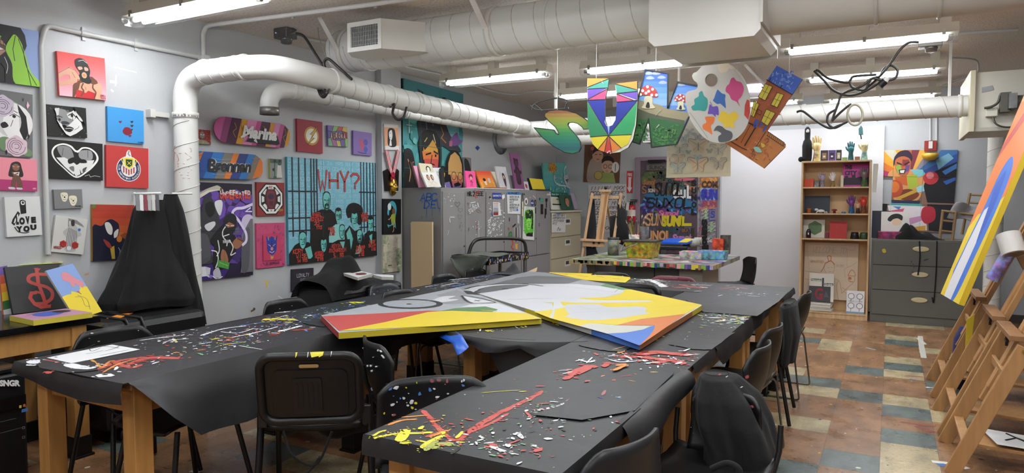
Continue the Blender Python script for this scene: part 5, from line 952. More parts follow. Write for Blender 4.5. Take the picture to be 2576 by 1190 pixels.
def a22(A):
 for i in range(70):x,y=R.uniform(4,96),R.uniform(4,96);A.l(R.choice(['#7a3a6a','#9a3a6a','#b8406a','#6a3a7c']),.7,[(x,y),(x+R.uniform(-6,6),y+R.uniform(-5,5)),(x+R.uniform(-6,6),y+R.uniform(-5,5))],True)
 A.r('#c43e5c',20,24,80,84);A.p('#2c3c9a','32 42 30 28 38 34 50 30 62 34 70 28 68 44 66 62 54 72 44 70 34 62',True);A.p('#c9a25a','36 30 40 36 38 40');A.p('#c9a25a','64 30 60 36 62 40');A.l('#c98a86',2,'38 48 46 52');A.l('#c98a86',2,'62 48 54 52');A.e('#c98a86',50,58,4);A.l('#e0b0a8',2,'42 64 50 67 58 64');A.p('#c9a25a','44 72 50 76 56 72 54 80 46 82');A.l('#1e2a66',1,'50 34 50 54');A.hand('JO.SERRANO',26,88,76,93,'#6a2a4a',1)
hang('canvas_painting','bright pink canvas with a blue horned mask in the centre',(645,562),(716,560),(648,676),'#c24a74',a22,'#c24a74')
names=['CHAD BRELAND 24 YRS RAY BROWN 27','DANIEL ALBERTO OCHOA 14 YRS KEVIN','DAVID MCCALLUM GEORGE ALLEN 30','RAYMOND FLANKS 20 YRS DANTE SER','JAMES LUCIEN 27 YRS PAUL NORMAN','KENDALL DON 12 YRS JONATHAN BAR','BERNICE ALLEN 37 YRS ANTOINE BEA','CARVIN ANDRE 18 YRS STEVE DENNIS','BOBBY WARREN 16 YRS MICHAEL BLAN','LEONARD SMITH 22 YRS KENT WILLIS','ROBERT MILLER 11 YRS SEAN ROSS','HENRY ADAMS 19 YRS JAMES ALLEN','WILLIAM DAVIS 21 YRS EDWARD LEE','WALTER GREEN 13 YRS JOHN TAYLOR']
def face(A,x,y,s,hair=0,beard=0,glasses=0):
 k_=A.h/A.w;f=lambda pts:[(x+a*s*k_,y+b*s)for a,b in pts]
 A.p(K,f([(-.62,-.2),(-.5,-.95),(0,-1.15),(.5,-.95),(.62,-.2),(.5,.4),(-.5,.4)]),True)if hair else A.p(K,f([(-.58,-.2),(-.45,-.85),(0,-1.02),(.45,-.85),(.58,-.2),(.4,.7),(0,1.02),(-.4,.7)]),True)
 A.p('#6fc4bd',f([(-.5,-.2),(-.4,-.7),(0,-.9 if not hair else-.6),(.4,-.7),(.5,-.2),(.36,.6),(0,.92),(-.36,.6)]),True)
 A.l(K,s*.09,f([(-.36,-.14),(-.1,-.1)]));A.l(K,s*.09,f([(.1,-.1),(.36,-.14)]));A.l(K,s*.06,f([(.02,-.05),(.08,.2),(-.06,.24)]));A.l(K,s*.08,f([(-.18,.46),(.18,.46)]))
 A.p('#2b6f72',f([(.3,-.4),(.46,-.2),(.32,.55),(.16,.3)]))
 if beard:A.l(K,s*.14,f([(-.22,.36),(0,.3),(.22,.36),(.2,.7),(0,.8),(-.2,.7),(-.22,.36)]))
 if glasses:A.ring(K,x-.24*s*k_,y-.08*s,s*.17,s*.05);A.ring(K,x+.24*s*k_,y-.08*s,s*.17,s*.05)
def a23(A):
 for i,n_ in enumerate(names):A.hand(n_[:32],1,2+i*5.4,99,5.4+i*5.4,'#a7d3de',.55)
 for j in range(22):A.l('#5f9fb6',.5,[(R.uniform(0,100),R.uniform(0,70))for _ in range(2)])if 0 else None
 for x in(4,10.5,17,23,26,29):A.r('#1d2733',x,0,x+1.1,74);A.r('#4d6b7d',x+1.1,0,x+1.5,74)
 for x in(80,83.5,87.5,91.5,95.5,98.5):A.r('#1d2733',x,0,x+1.0,74);A.r('#4d6b7d',x+1,0,x+1.4,74)
 for y in(31,56,68):A.r('#1d2733',0,y,30,y+1.4);A.r('#1d2733',78,y,100,y+1.3)
 for i,c_ in enumerate('WHY?'):A.hand(c_,31+i*12.5,11+2*(i%2),40.5+i*12.5,28+3*((i+1)%2),'#5a1416',2.6,.0);A.hand(c_,31+i*12.5,11+2*(i%2),40.5+i*12.5,28+3*((i+1)%2),'#c23b38',1.7)
 A.p(K,'22 60 26 52 34 49 44 49 50 54 52 66 50 100 20 100 22 74');face(A,40,41,9.5,0,1)
 face(A,53,56,7.5,1,0,1);A.p('#8fd0cc','42 76 44 68 50 64 58 66 62 74 60 84 42 82');A.p(K,'62 50 66 44 74 43 82 48 82 60 78 66 70 58 64 58',True);face(A,72,60,9,1);A.p(K,'60 72 66 66 72 72 80 70 84 80 84 100 60 100');A.p('#6fc4bd','62 74 66 68 70 80 66 96')
 A.p(K,'0 90 6 82 10 80 20 80 30 90 34 100 0 100');face(A,14,78,8.5);A.p(K,'26 84 40 82 42 100 28 100');face(A,36,84,7.5,1);A.p('#6fc4bd','16 86 22 84 24 94 20 98');A.p(K,'42 84 52 80 66 80 68 100 40 100');face(A,57,72,7.5);A.p('#6fc4bd','54 82 60 82 58 90');A.p(K,'70 84 90 80 92 100 68 100');face(A,78,78,7.5,0,1);A.p('#6fc4bd','72 96 78 86 80 92 76 100');A.p(K,'84 76 90 72 100 74 100 100 84 100');face(A,92,66,8,1);A.p('#6fc4bd','90 78 94 76 93 88');A.r(K,0,96,100,100)
 for txt,x0,y0,x1,y1 in[('ANGEL',24,52,34,55.5),('GONZALEZ',22,56.5,36,60),('20',26,61,31,64),('YRS',28,65,34,68),('KORY',4,86,14,90),('WISE',7,91,18,94.5),('14 YRS',8,95.5,18,98.5),('ANTRON',26,90,35,92.8),('MCCRAY',26.5,93.4,35.5,96),('6 YRS',29,96.6,35,99),('KEVIN',45,84,55,87.5),('RICHARDSON',42,88.5,61,92),('5.1 YRS',47,93.5,58,97),('RAYMOND',74,88,84,91),('SANTANA',73,91.6,83,94.6),('8 YRS',77,95.4,83,98.4),('YUSEF',90,83,98,86),('SALAAM',89,87,98,90),('6 YRS',93,91,98,94),('MATEO',41,67,48,69.4),('NICOL',43,70,49,72),('6 YRS',43,73,48,75),('JAIME',80,53,88,55.5),('BREAN',80,56.5,88,59),('16 YRS',81,60,88,62.5)]:A.hand(txt,x0,y0,x1,y1,'#cc4a3c',.75,.1,.15)
multi(['top left canvas of the blue WHY? portrait panel with prison bars and white names','top middle canvas of the blue WHY? panel holding most of the red word WHY','top right canvas of the blue WHY? panel with prison bars and white names','bottom left canvas of the blue WHY? panel with a suited portrait and red lettering','bottom middle canvas of the blue WHY? panel, bald man in a suit above red lettering','bottom right canvas of the blue WHY? panel with two suited portraits'],(722,394),(945,410),(724,667),[0,35.8,69,100],[0,52,100],'#79b9cc',a23,group='canvases of the blue WHY? panel',edges='#4e94ac')
def a24(A):A.hand('LOYALTY',22,22,78,38,'#c9c9cc',1.8);A.hand('OVER',38,46,64,56,'#a9a9ae',1.4);A.hand('LOVE',34,62,72,82,'#c9c9cc',1.8);A.hand('3-09-23',6,90,34,95,'#a9a9ae',1)
hang('canvas_painting','small black canvas lettered LOYALTY OVER LOVE low on the wall',(735,678),(789,674),(736,733),'#2c2830',a24)
PX=XL+.07+.02
def a25(A):A.r('#e3a179',0,12,100,84);A.p(K,'24 84 22 44 26 22 44 14 70 18 78 36 80 84',True);A.p('#e8e6e2','32 32 52 22 56 44 46 62 34 54',True);A.p('#e8e6e2','30 84 38 60 46 64 48 84');A.l(K,1.5,'36 36 44 34');A.l(K,1.5,'36 52 44 52')
hang('canvas_print','small print of a black haired woman on orange with white bands, on the wall pillar',(966,312),(1001,314),(967,377),'#dedcd9',a25,plane=PX,cat='print')
m=MB('#17120f','plastic');q=[at(u,v,'x',PX)for u,v in((966,430),(976,425),(988,445),(1000,425),(1004,430),(1002,480),(970,480))];m.prism(q,(-.015,0,0));tag(m.build('plaque'),'dark painted cut-out hanging behind the gold mask','plaque')
t=thing('medal','medal on a red and white striped ribbon hanging on the wall pillar','medal',at(987,445,'x',PX))
for(u0,v0),(u1,v1)in(((972,378),(986,438)),((1003,378),(990,438))):
 a_,b_=at(u0,v0,'x',PX+.006),at(u1,v1,'x',PX+.012);d=(b_-a_).normalized();o=d.cross(V((1,0,0)));m=MB('#b8303a','cloth')
 for i in range(5):m.add([p+o*(k_)for p,k_ in((a_,-.025+i*.01),(a_,-.015+i*.01),(b_,-.015+i*.01),(b_,-.025+i*.01))],[(0,1,2,3)],['#b8303a','#e0dcd8','#b8303a','#e0dcd8','#b8303a'][i])
 m.build('ribbon',t,solid=.002)
c=at(988,440,'x',PX+.02);MB('#a8243a','satin').lathe([(0,0),(.03,0),(.034,.006),(.026,.01),(.018,.006),(0,.006)],c,20,axis='x').build('medal_disc',t);m=MB('#b0283a','cloth');m.box((c.x-.005,c.y-.035,c.z-.055),(c.x+.004,c.y+.035,c.z-.02));m.build('ribbon_knot',t)
t=thing('mask','shiny gold face mask hanging below the medal ribbon','mask',at(988,490,'x',PX));c=at(988,470,'x',PX)
def mk(i,j):
 a_=(i-.5)*PI;z_=(j-.5)*2;w_=.055*math.sqrt(max(0,1-abs(z_)**2.4))*(1 if z_>0 else .92);x_=.05*math.cos(a_)*math.sqrt(max(0,1-z_*z_));y_=w_*math.sin(a_)
 nose=.022*math.exp(-(y_/.011)**2-((z_+.05)/.22)**2);eye=-.012*math.exp(-((abs(y_)-.022)/.01)**2-((z_-.18)/.1)**2);lip=.008*math.exp(-(y_/.018)**2-((z_+.48)/.08)**2)
 return V((c.x+x_+nose+eye+lip,c.y+y_,c.z+z_*.098))
MB('#c39a44','metal').grid(mk,28,28).build('mask_face',t);m=MB('#141414','plastic');
for s_ in(-1,1):m.ball((c.x+.034,c.y+s_*.022,c.z+.018),.008,sc=(.5,1.3,.5))
m.build('eye_opening',t);lab(MB('#e8e4da','satin').box((c.x+.045,c.y-.012,c.z-.056),(c.x+.052,c.y+.012,c.z-.047)).build('fangs',t),'white fang marks')
def a26(A):A.p('#4fb3c8','22 40 30 14 48 6 66 12 74 30 66 60 70 84 60 70 58 30 44 18 34 30 30 46',True);A.e('#dde6e6',34,22,8,10);A.p('#8a5a3c','50 30 60 26 66 36 60 44 50 42',True);A.p('#a9b83c','44 46 64 44 66 64 54 76 44 66',True);A.l('#d8a07a',2.4,'44 50 34 58 28 58');A.l('#d8a07a',2.6,'56 74 58 88 52 94');A.l('#4fb3c8',3,'30 80 24 74 34 76 44 74 52 66',True);A.l('#cfe6ea',1.6,'64 62 66 74 58 80',True)
hang('canvas_painting','black canvas of a small figure in a yellow dress with a pale blue ribbon',(964,500),(1009,501),(965,590),'#111112',a26,plane=PX)
def a27(A):
 A.specks(['#a9b58f','#b8b8a0','#8fa07c'],40,0,0,30,100,1,4);A.specks(['#a9b58f','#8fa07c'],30,75,40,100,100,1,4)
 for i in range(26):y=12+i*3;A.l('#55504a',.35,[(20+R.uniform(0,10),y),(46+R.uniform(0,40),y)])
 for i in range(50):x,y=R.uniform(24,90),R.uniform(32,74);A.l('#3a3632',.6,[(x,y),(x+R.uniform(1,6),y+R.uniform(-1,1))])
 A.r('#222',20,80,40,82);A.l('#333',.8,'62 8 70 14 76 6');A.l('#333',.8,'66 14 68 20');
hang('map_print','pale green edged aged paper with fine black drawing low on the pillar',(964,592),(1009,590),(964,687),'#cfc8b4',a27,plane=PX,cat='print')
m=MB('#d9dadb','satin').box((XL,at(1018,490,'x',XL+.05).y,at(1018,513,'x',XL+.05).z),(XL+.05,at(1033,490,'x',XL+.05).y,at(1018,483,'x',XL+.05).z));tag(m.build('electrical_box',bevel=.004),'plain white electrical box on the wall left of the lockers','electrical box')
def a28(A):
 A.specks(['#5fb0b0','#3f9496','#6dbcba'],120,0,0,100,100,1,4);A.r('#3d7f86',0,0,100,14);A.e('#78bcc6',80,40,12)
 A.p(K,'20 6 30 8 34 20 26 14');A.p(K,'58 12 66 8 74 14 72 22 60 22',True)
 A.p('#39363f','26 30 60 28 76 44 96 58 80 60 62 56 58 66 30 62 22 46',True);A.l('#c9752e',1.2,'60 38 64 44 60 48 68 52');A.l('#8a95b0',1,'34 32 36 42 32 46');A.l('#8a95b0',1,'44 30 46 38');A.p('#7a4f8e','76 48 88 40 92 46 98 48 92 52 80 54',True);A.p('#b86a84','74 50 80 49 79 55 74 55');A.l('#d9e6e6',1,'8 34 8 48');A.l('#d9e6e6',.8,'4 41 12 41')
 A.p(K,'0 66 12 64 18 80 24 100 0 100',True);A.l('#d8a46a',1,'6 72 10 82 8 92',True);A.l('#d8a46a',1,'14 74 12 84',True)
 A.p(K,'22 56 28 46 40 42 54 46 60 58 60 74 56 86 64 100 20 100 26 80',True)
 for i,(c_,q)in enumerate([('#d8a03c','30 58 44 50 54 58 54 64 30 64'),('#e2803c','28 63 55 63 55 70 30 71'),('#d3574c','31 70 55 69 54 77 33 78'),('#a0608c','33 77 53 76 50 84 36 85'),('#7a8ac0','36 84 50 84 48 92 38 92')]):A.p(c_,q)
 A.p(K,'28 56 34 46 46 44 56 52 58 64 52 58 46 50 40 56 32 62');A.l('#d8c04c',1,'32 54 36 50');A.l('#e8e0b0',1,'46 46 50 54');A.l(K,1.6,'34 66 42 64');A.l(K,1.6,'47 62 54 64');A.l(K,1.2,'44 66 42 74 48 75');A.l(K,1.8,'36 81 44 78 50 80');A.e(K,50,66,1.4)
 A.p(K,'54 84 58 76 66 76 72 84 70 100 52 100',True);A.p('#d8b060','58 84 66 82 68 92 60 96',True);A.l('#7a4a2c',.8,'58 87 68 86')
 A.p(K,'66 84 69 68 80 58 92 61 100 74 100 100 62 100',True)
 for c_,q in[('#d8a864','72 83 72 72 76 64 84 60 92 64 97 72 98 84'),('#d89060','76 83 99 83 99 90 78 90'),('#c0606c','78 89 98 89 96 95 80 95'),('#7c6cb0','80 94 96 94 92 100 80 100'),('#8f7cc0','62 92 74 90 80 100 60 100')]:A.p(c_,q)
 A.ring(K,82,84,4,.7);A.ring(K,94,84,4,.7);A.p(K,'82 92 90 90 96 92 92 94 84 95');A.l(K,1,'88 84 90 90')
 for y in(22,42,58,80):A.r('#35777b',0,y,100,y+.25)
 for x in(25,58):A.r('#35777b',x,0,x+.5,100)
hang('mural_panel','tall teal mural of a long haired man and a balding man with glasses',(1013,197),(1163,237),(1020,478),'#50a0a2',a28,K,.04,cat='mural')
# drawing on upright planes at measured points
class WA:
 def __init__(s,m,ax,val,sg=-1,org=(0,0),sc=1.,kind='art'):s.m,s.ax,s.val,s.sg,s.o,s.sc,s.i,s.kind=m,ax,val,sg,org,sc,0,kind
 def P(s,x,y):
  p=at(s.o[0]+x/s.sc,s.o[1]+y/s.sc,s.ax,s.val);k='xyz'.index(s.ax);p[k]=s.val+s.sg*(.0006+s.i*.00009);return p
 def q(s,t):
  if not isinstance(t,str):return list(t)
  n=[float(x)for x in t.replace(',',' ').split()];return list(zip(n[::2],n[1::2]))
 def p(s,col,pts,sm=False):
  s.i+=1;q=[s.P(*x)for x in s.q(pts)];q=smooth(q,5,True)if sm else q;s.m.add(q,[tuple(range(len(q)))],col,s.kind);return s
 def l(s,col,w,pts,sm=True):
  s.i+=1;q=s.q(pts);q=[(a.x,a.y)for a in smooth([(x,y,0)for x,y in q],4)]if sm and len(q)>2 else q
  for f in ribbon(q,w):s.m.add([s.P(x,y)for x,y in f],[(0,1,2,3)],col,s.kind)
  return s
 def e(s,col,x,y,rx,ry=None,n=18):ry=ry or rx;return s.p(col,[(x+rx*math.cos(6.2832*i/n),y+ry*math.sin(6.2832*i/n))for i in range(n)])
 def ring(s,col,x,y,rx,w,ry=None):ry=ry or rx;return s.l(col,w,[(x+rx*math.cos(6.2832*i/16),y+ry*math.sin(6.2832*i/16))for i in range(17)])
 def hand(s,txt,x0,y0,x1,y1,col,w=3,slant=0,jit=0):
  n=len(txt);cw=(x1-x0)/max(1,n*5-1);ch=(y1-y0)/6;s.i+=1;i0=s.i
  for i,c in enumerate(txt.upper()):
   for st in GL.get(c,'').split('|'):
    q=[(x0+(i*5+int(g[0])+slant*(int(g[1])-3))*cw+R.uniform(-jit,jit),y1-int(g[1])*ch+R.uniform(-jit,jit))for g in st.split()]
    if len(q)>1:s.i=i0;s.l(col,w,q,False)
  s.i=i0+1;return s
 def t(s,txt,x0,y0,x1,y1,col,bold=.02,shear=0.,rot=0):
  s.i+=1;vs,fs=font_tris(txt,bold,shear);cx,cy=(x0+x1)/2,(y0+y1)/2;Q=[]
  for x,y in vs:
   X,Y=(x-.5)*(x1-x0),-(y-.5)*(y1-y0);Q.append(s.P(cx+X*math.cos(rot)-Y*math.sin(rot),cy+X*math.sin(rot)+Y*math.cos(rot)))
  s.m.add(Q,fs,col,s.kind);return s
 def specks(s,cols,n,x0,y0,x1,y1,r=3):
  b_=s.i
  for _ in range(n):
   s.i=b_+_%14;x,y,a,L=R.uniform(x0,x1),R.uniform(y0,y1),R.uniform(0,3.14),r*R.uniform(.5,2);s.l(R.choice(cols),r*R.uniform(.4,1),[(x,y),(x+L*math.cos(a),y+L*math.sin(a))],False)
  s.i=b_+16;return s
def cut(label,name,outline,y,org,sc,col,draw,th=.02,edge=K,cat='letter',ax='y',group=None,kind='art'):
 m=MB(col,kind);w0=WA(m,ax,y,-1,org,sc);q=[at(org[0]+a/sc,org[1]+b/sc,ax,y)for a,b in w0.q(outline)]
 m.prism(q,(0,th,0),col,kind,edge);draw(w0);m.c=[(a*.7,b*.7,c*.7,1)for a,b,c,d in m.c];return tag(m.build(name),label,cat,group)
O1,S1=(1320,120),3.305
def sS(w):
 full='78 665 245 685 262 715 285 722 280 700 255 660 200 610 165 570 170 545 205 522 270 515 350 522 430 545 500 590 560 640 605 672 490 680 478 660 440 630 400 620 365 625 358 640 375 670 430 730 462 780 468 830 450 865 400 882 330 870 240 820 150 750'
 for i in range(12):
  f=i/11;y0=515+i*31;c_=['#8a5a3c','#9a7a3a','#94903a','#869a3c','#6f9a44','#4f9450','#3a8c58','#2f8460','#2a7c68','#2a706c','#256468','#2a7a5a'][i]
  pts=[p for p in clip(w.q(full),(0,y0),(700,y0+32))]
  if len(pts)>2:w.p(c_,pts)
 w.l(K,6,full+' 78 665',False)
SO='78 665 245 685 262 715 285 722 280 700 255 660 200 610 165 570 170 545 205 522 270 515 350 522 430 545 500 590 560 640 605 672 490 680 478 660 440 630 400 620 365 625 358 640 375 670 430 730 462 780 468 830 450 865 400 882 330 870 240 820 150 750'
LG='cut-out letters hanging from the ceiling'
cut('hanging cut-out letter S blending from rust brown to green','letter_sign',SO,5.25,O1,S1,'#3a8c58',sS,group=LG)
def sU(w):
 for c_,q in[('#dd8a34','520 255 698 256 525 330'),('#3f9484','525 330 698 258 690 335 530 345'),('#6a4ab0','522 345 685 335 525 430'),('#f04878','530 432 682 345 668 428'),('#dd8a34','750 300 935 278 935 348'),('#3f9484','750 300 935 348 935 360 768 378'),('#6a4ab0','768 378 935 362 937 435'),('#f04878','765 385 905 437 767 452'),('#1d2f96','522 436 668 430 665 620 680 650 697 657 697 730'),('#1d2f96','767 452 937 438 700 730 697 657 730 645 755 600'),('#2e8a5a','520 450 690 728 545 740 525 640'),('#2fa062','937 450 702 730 890 722 915 640'),('#9fc8e0','688 655 706 655 700 722'),('#e6d430','545 742 697 732 608 845 565 800'),('#e6d430','702 732 890 724 860 800 805 832'),('#e8853a','697 740 610 848 665 868'),('#e8853a','700 740 802 835 724 872'),('#cc3a34','697 740 665 868 700 876 724 870'),('#e8a0b0','640 262 654 300 638 285')]:w.p(c_,q)
 for q in['520 330 698 258','522 343 688 334','525 430 682 345','522 436 670 430','520 440 697 732 937 440','750 300 935 350','768 380 935 362','767 385 905 437','767 452 937 437','545 742 697 730 890 722','697 735 608 847','699 735 803 835','690 740 664 870','705 740 724 872']:w.l(K,5,q,False)
 w.specks(['#ffffff'],8,680,855,720,876,5)
cut('hanging cut-out letter U painted in bright triangles like stained glass','letter_sign','520 255 698 256 685 340 668 430 665 600 680 645 710 657 740 640 757 590 767 450 760 380 750 300 935 278 938 450 925 640 900 760 860 830 790 868 724 877 660 868 600 835 560 780 535 700 522 560 520 400',5.2,O1,S1,'#d9d4c8',sU,group=LG)
def mush(w,x,y,s_):
 w.p('#d8d0b0',[(x-30*s_,y),(x+28*s_,y),(x+34*s_,y+60*s_),(x+52*s_,y+95*s_),(x-52*s_,y+95*s_),(x-38*s_,y+60*s_)],True);w.p('#1c1a1a',[(x-22*s_,y+88*s_),(x-10*s_,y+48*s_),(x+6*s_,y+50*s_),(x+10*s_,y+92*s_)],True)
 w.p('#b8322f',[(x-82*s_,y-16*s_),(x-62*s_,y-66*s_),(x-6*s_,y-95*s_),(x+52*s_,y-70*s_),(x+80*s_,y-8*s_),(x+50*s_,y+4*s_),(x,y-10*s_)],True)
 for a,b in((-48,-50),(-8,-82),(34,-62),(-20,-30),(2,-45),(28,-14),(66,-14),(-66,-18)):w.e(Wh,x+a*s_,y+b*s_,12*s_)
def sN(w):
 sky='1003 190 1190 218 1193 500 1272 290 1435 318 1380 540 940 440'
 for i in range(6):q=clip(w.q(sky),(880,180+i*50),(1500,232+i*50));len(q)>2 and w.p(['#2f55c0','#3a66cc','#4a7cd4','#5e90da','#78a6e0','#8cb4e4'][i],q)
 for x,y in((1035,212),(1045,250),(1140,245),(1150,288),(1300,305),(1095,212)):w.p('#9aa6b4',[(x-36,y+8),(x-20,y-10),(x+10,y-12),(x+34,y+6),(x,y+14)],True)
 w.p('#9c9274','938 436 1040 456 1130 478 1190 508 1260 520 1378 545 1320 640 1180 600 930 540');w.p('#57604a','928 500 1040 545 1160 575 1330 605 1330 640 1050 640 915 600')
 w.p('#2f6a3a','915 580 1000 600 1030 585 1160 600 1330 640 1262 805 1056 832 1030 620 1008 660 952 802 875 772');w.specks(['#3f8440','#28583a','#4a8c48','#38703a'],110,920,620,1010,760,14);w.specks(['#3f8440','#28583a','#4a8c48'],90,1060,640,1270,800,14)
 mush(w,1030,408,1.0);mush(w,1300,450,.68);w.l('#5a8c4a',9,'1170 690 1215 690 1195 690 1190 745 1160 750',False);w.l('#5a8c4a',9,'1228 735 1232 680 1255 690 1250 715 1230 715',False);w.l(Wh,5,'1098 665 1120 640',False);w.l('#b8b09a',4,'1090 562 1135 515',False)
 w.l('#1c1c1c',12,'1003 182 1193 212 1190 506 1272 286 1438 316',False);w.l('#1c1c1c',12,'1003 182 940 450',False);w.l('#1c1c1c',10,'905 690 875 775 953 802 1032 590 1056 830 1262 803 1385 540',False)
cut('hanging cut-out letter N painted with blue sky, grass and red spotted mushroom houses','letter_sign','1003 180 1195 210 1192 500 1272 284 1440 316 1385 540 1264 806 1054 834 1040 640 1028 590 1010 650 954 806 873 774 905 690 935 560 942 440',5.3,O1,S1,'#5e90da',sN,group=LG)
PO='1430 200 1480 150 1540 120 1605 112 1680 128 1750 170 1810 240 1850 330 1870 430 1872 540 1850 640 1800 720 1740 765 1660 790 1580 788 1500 755 1430 680 1375 590 1345 490 1335 410 1348 370 1385 356 1425 345 1438 315 1430 290 1405 270 1392 235 1405 210'
def sO(w):
 w.p('#ddd0b8','1600 116 1660 118 1740 160 1735 178 1700 175 1680 200 1630 206 1608 180',True)
 for c_,q in[('#2f9c98','1475 362 1490 400 1518 425 1520 480 1500 525 1450 520 1400 520 1386 490 1412 470 1410 430 1445 405 1450 375'),('#2f68b4','1600 352 1620 362 1640 380 1668 392 1665 430 1672 500 1655 490 1625 465 1600 468 1566 440 1575 420'),('#cc4580','1738 250 1760 275 1800 290 1822 340 1805 400 1775 440 1790 490 1760 450 1720 430 1700 390 1670 360 1680 320 1700 300 1715 260'),('#6a4ab4','1545 470 1565 490 1605 490 1612 560 1590 555 1585 575 1560 552 1524 550 1528 520 1535 480'),('#e6c22c','1640 525 1670 535 1700 550 1740 530 1775 560 1765 600 1735 625 1745 670 1700 655 1660 665 1650 630 1606 600 1620 560'),('#e8762c','1500 578 1545 572 1578 580 1570 625 1548 650 1560 720 1530 700 1484 675 1482 640 1510 620'),('#55565a','1600 650 1640 655 1670 680 1718 700 1728 740 1700 775 1620 785 1610 740 1635 715 1600 690 1572 690')]:w.p(c_,q,True)
 w.p('#c23a30','1848 430 1868 440 1872 540 1858 600 1825 560 1830 480');w.l('#a8a294',5,'1374 540 1522 750',False);w.l('#b8b4a8',2,'1700 130 1850 330',False);w.l('#4a4d9a',4,'1560 478 1540 450',False)
 w.ring('#a9a59a',1552,270,52,4,54)
m=MB('#c9c6bf','art');w0=WA(m,'y',5.1,-1,O1,S1);out_=w0.q(PO);out_=[(a.x,a.y)for a in smooth([(x,y,0)for x,y in out_],3,True)];hole=[(1552+50*math.cos(6.2832*i/24),270+54*math.sin(6.2832*i/24))for i in range(24)]
def ring_faces(yy):
 n=len(hole);base=len(m.v);import bisect
 oo=[]
 for i in range(n):
  hx,hy=hole[i];a=math.atan2(hy-270,hx-1552);best=min(range(len(out_)),key=lambda k:abs((math.atan2(out_[k][1]-270,out_[k][0]-1552)-a+PI)%(2*PI)-PI));oo.append(best)
 return oo
oo=ring_faces(5.1);n=len(hole);seq={}
for yy in(5.1,5.118):
 A_=[at(O1[0]+x/S1,O1[1]+y/S1,'y',5.1)+V((0,yy-5.1,0))for x,y in hole];B_=[at(O1[0]+x/S1,O1[1]+y/S1,'y',5.1)+V((0,yy-5.1,0))for x,y in out_];N_=len(B_)
 for i in range(n):
  a,b=oo[i],oo[(i+1)%n];run=[B_[(a+k)%N_]for k in range(((b-a)%N_)+1)]
  if len(run)>N_*.6:run=[B_[a]]
  m.add([A_[i]]+run+[A_[(i+1)%n]],[tuple(range(len(run)+2))])
q1=[at(O1[0]+x/S1,O1[1]+y/S1,'y',5.1)for x,y in out_];m.add(q1+[p+V((0,.018,0))for p in q1],[(i,(i+1)%len(q1),len(q1)+(i+1)%len(q1),len(q1)+i)for i in range(len(q1))],'#a9a59a')
sO(w0);m.c=[(a*.8,b*.8,c*.8,1)for a,b,c,d in m.c];tag(m.build('palette_sign'),'hanging oversized white painter palette with coloured paint blobs, standing for a letter O','sign',LG)
def sL(w):
 w.p('#4468c8','2095 150 2308 264 2222 392 2015 270');w.specks(['#6f92dc','#8cb0e8','#345ab8'],60,2060,190,2230,330,12)
 w.p('#a8562c','2015 270 2222 392 2018 690 1850 618');w.p('#c47a34','1850 618 2018 690 2165 800 2163 828 1990 1000 1658 785');w.p('#bc6a30','1850 618 2018 690 1880 930 1658 785');w.specks(['#b8602c','#d08a3c','#9a4c28'],50,1860,720,2050,930,14);w.specks(['#9a4c28','#b8602c'],40,1950,330,2120,600,12)
 for q in['2000 300 2060 325 2000 440 1942 410','2100 375 2155 392 2100 498 2048 475','1905 445 1950 470 1905 580 1880 560','2010 512 2085 545 2020 650 1965 615']:w.p('#d8c440',q);qq=w.q(q);w.l('#1c1612',4,qq+qq[:1],False);cx_=[(qq[0][0]+qq[1][0])/2,(qq[0][1]+qq[1][1])/2];dx_=[(qq[2][0]+qq[3][0])/2,(qq[2][1]+qq[3][1])/2];w.l('#1c1612',3,[cx_,dx_],False);w.l('#1c1612',3,[((qq[0][0]+qq[3][0])/2,(qq[0][1]+qq[3][1])/2),((qq[1][0]+qq[2][0])/2,(qq[1][1]+qq[2][1])/2)],False)
 w.l('#17120f',8,'2012 268 2222 390',False);w.l('#17120f',7,'2048 250 2035 280',False);w.l('#17120f',7,'2140 310 2128 338',False);w.l('#17120f',10,'1852 620 1925 655 1830 815',False);w.l('#17120f',7,'1845 625 1760 770',False);w.l('#17120f',4,'1880 640 1800 790',False);w.l('#17120f',6,'1700 770 1810 835 1850 850',False)
 for q in['1925 600 1905 655','1940 605 1925 660','1975 620 1955 655','2010 650 1985 695']:w.l('#3356b0',14,q,False)
 w.l('#17120f',5,'2005 700 1895 870',False);w.l('#17120f',5,'2020 695 2160 790 2150 820 2015 730',False)
 for i in range(9):w.l('#17120f',3,[(2030+i*15,702+i*10),(2022+i*15,730+i*10)],False)
 w.p('#9ccfc0','1905 830 1940 825 1965 850 1970 872 1925 865',True);w.p('#d8b83c','1965 795 1990 800 2000 820 1975 830',True);w.l('#17120f',3,'1880 880 1920 890 1895 930 1865 905',False);w.l('#17120f',3,'1935 510 1975 530 1960 560 1930 545 1935 510',False)
cut('hanging cut-out letter L painted as an orange brick townhouse under a blue sky','letter_sign','2095 148 2310 264 2016 690 2167 800 2165 828 1990 1004 1655 786 1850 618',5.35,O1,S1,'#b8602c',sL,group=LG)
for l_,pts in[('letter U',[(1500,197),(1500,100)]),('letter N',[(1650,178),(1650,100)]),('palette',[(1800,154),(1800,120)]),('letter L',[(1985,190),(1985,120)]),('letter S',[(1402,276),(1404,150)])]:
 a_=at(pts[0][0],pts[0][1],'y',5.21);tag(MB('#b9b8b4','satin').tube([a_,(a_.x,a_.y,ZC)],.0015,5).build('hanging_wire'),'thin wire holding up the '+l_,'wire')
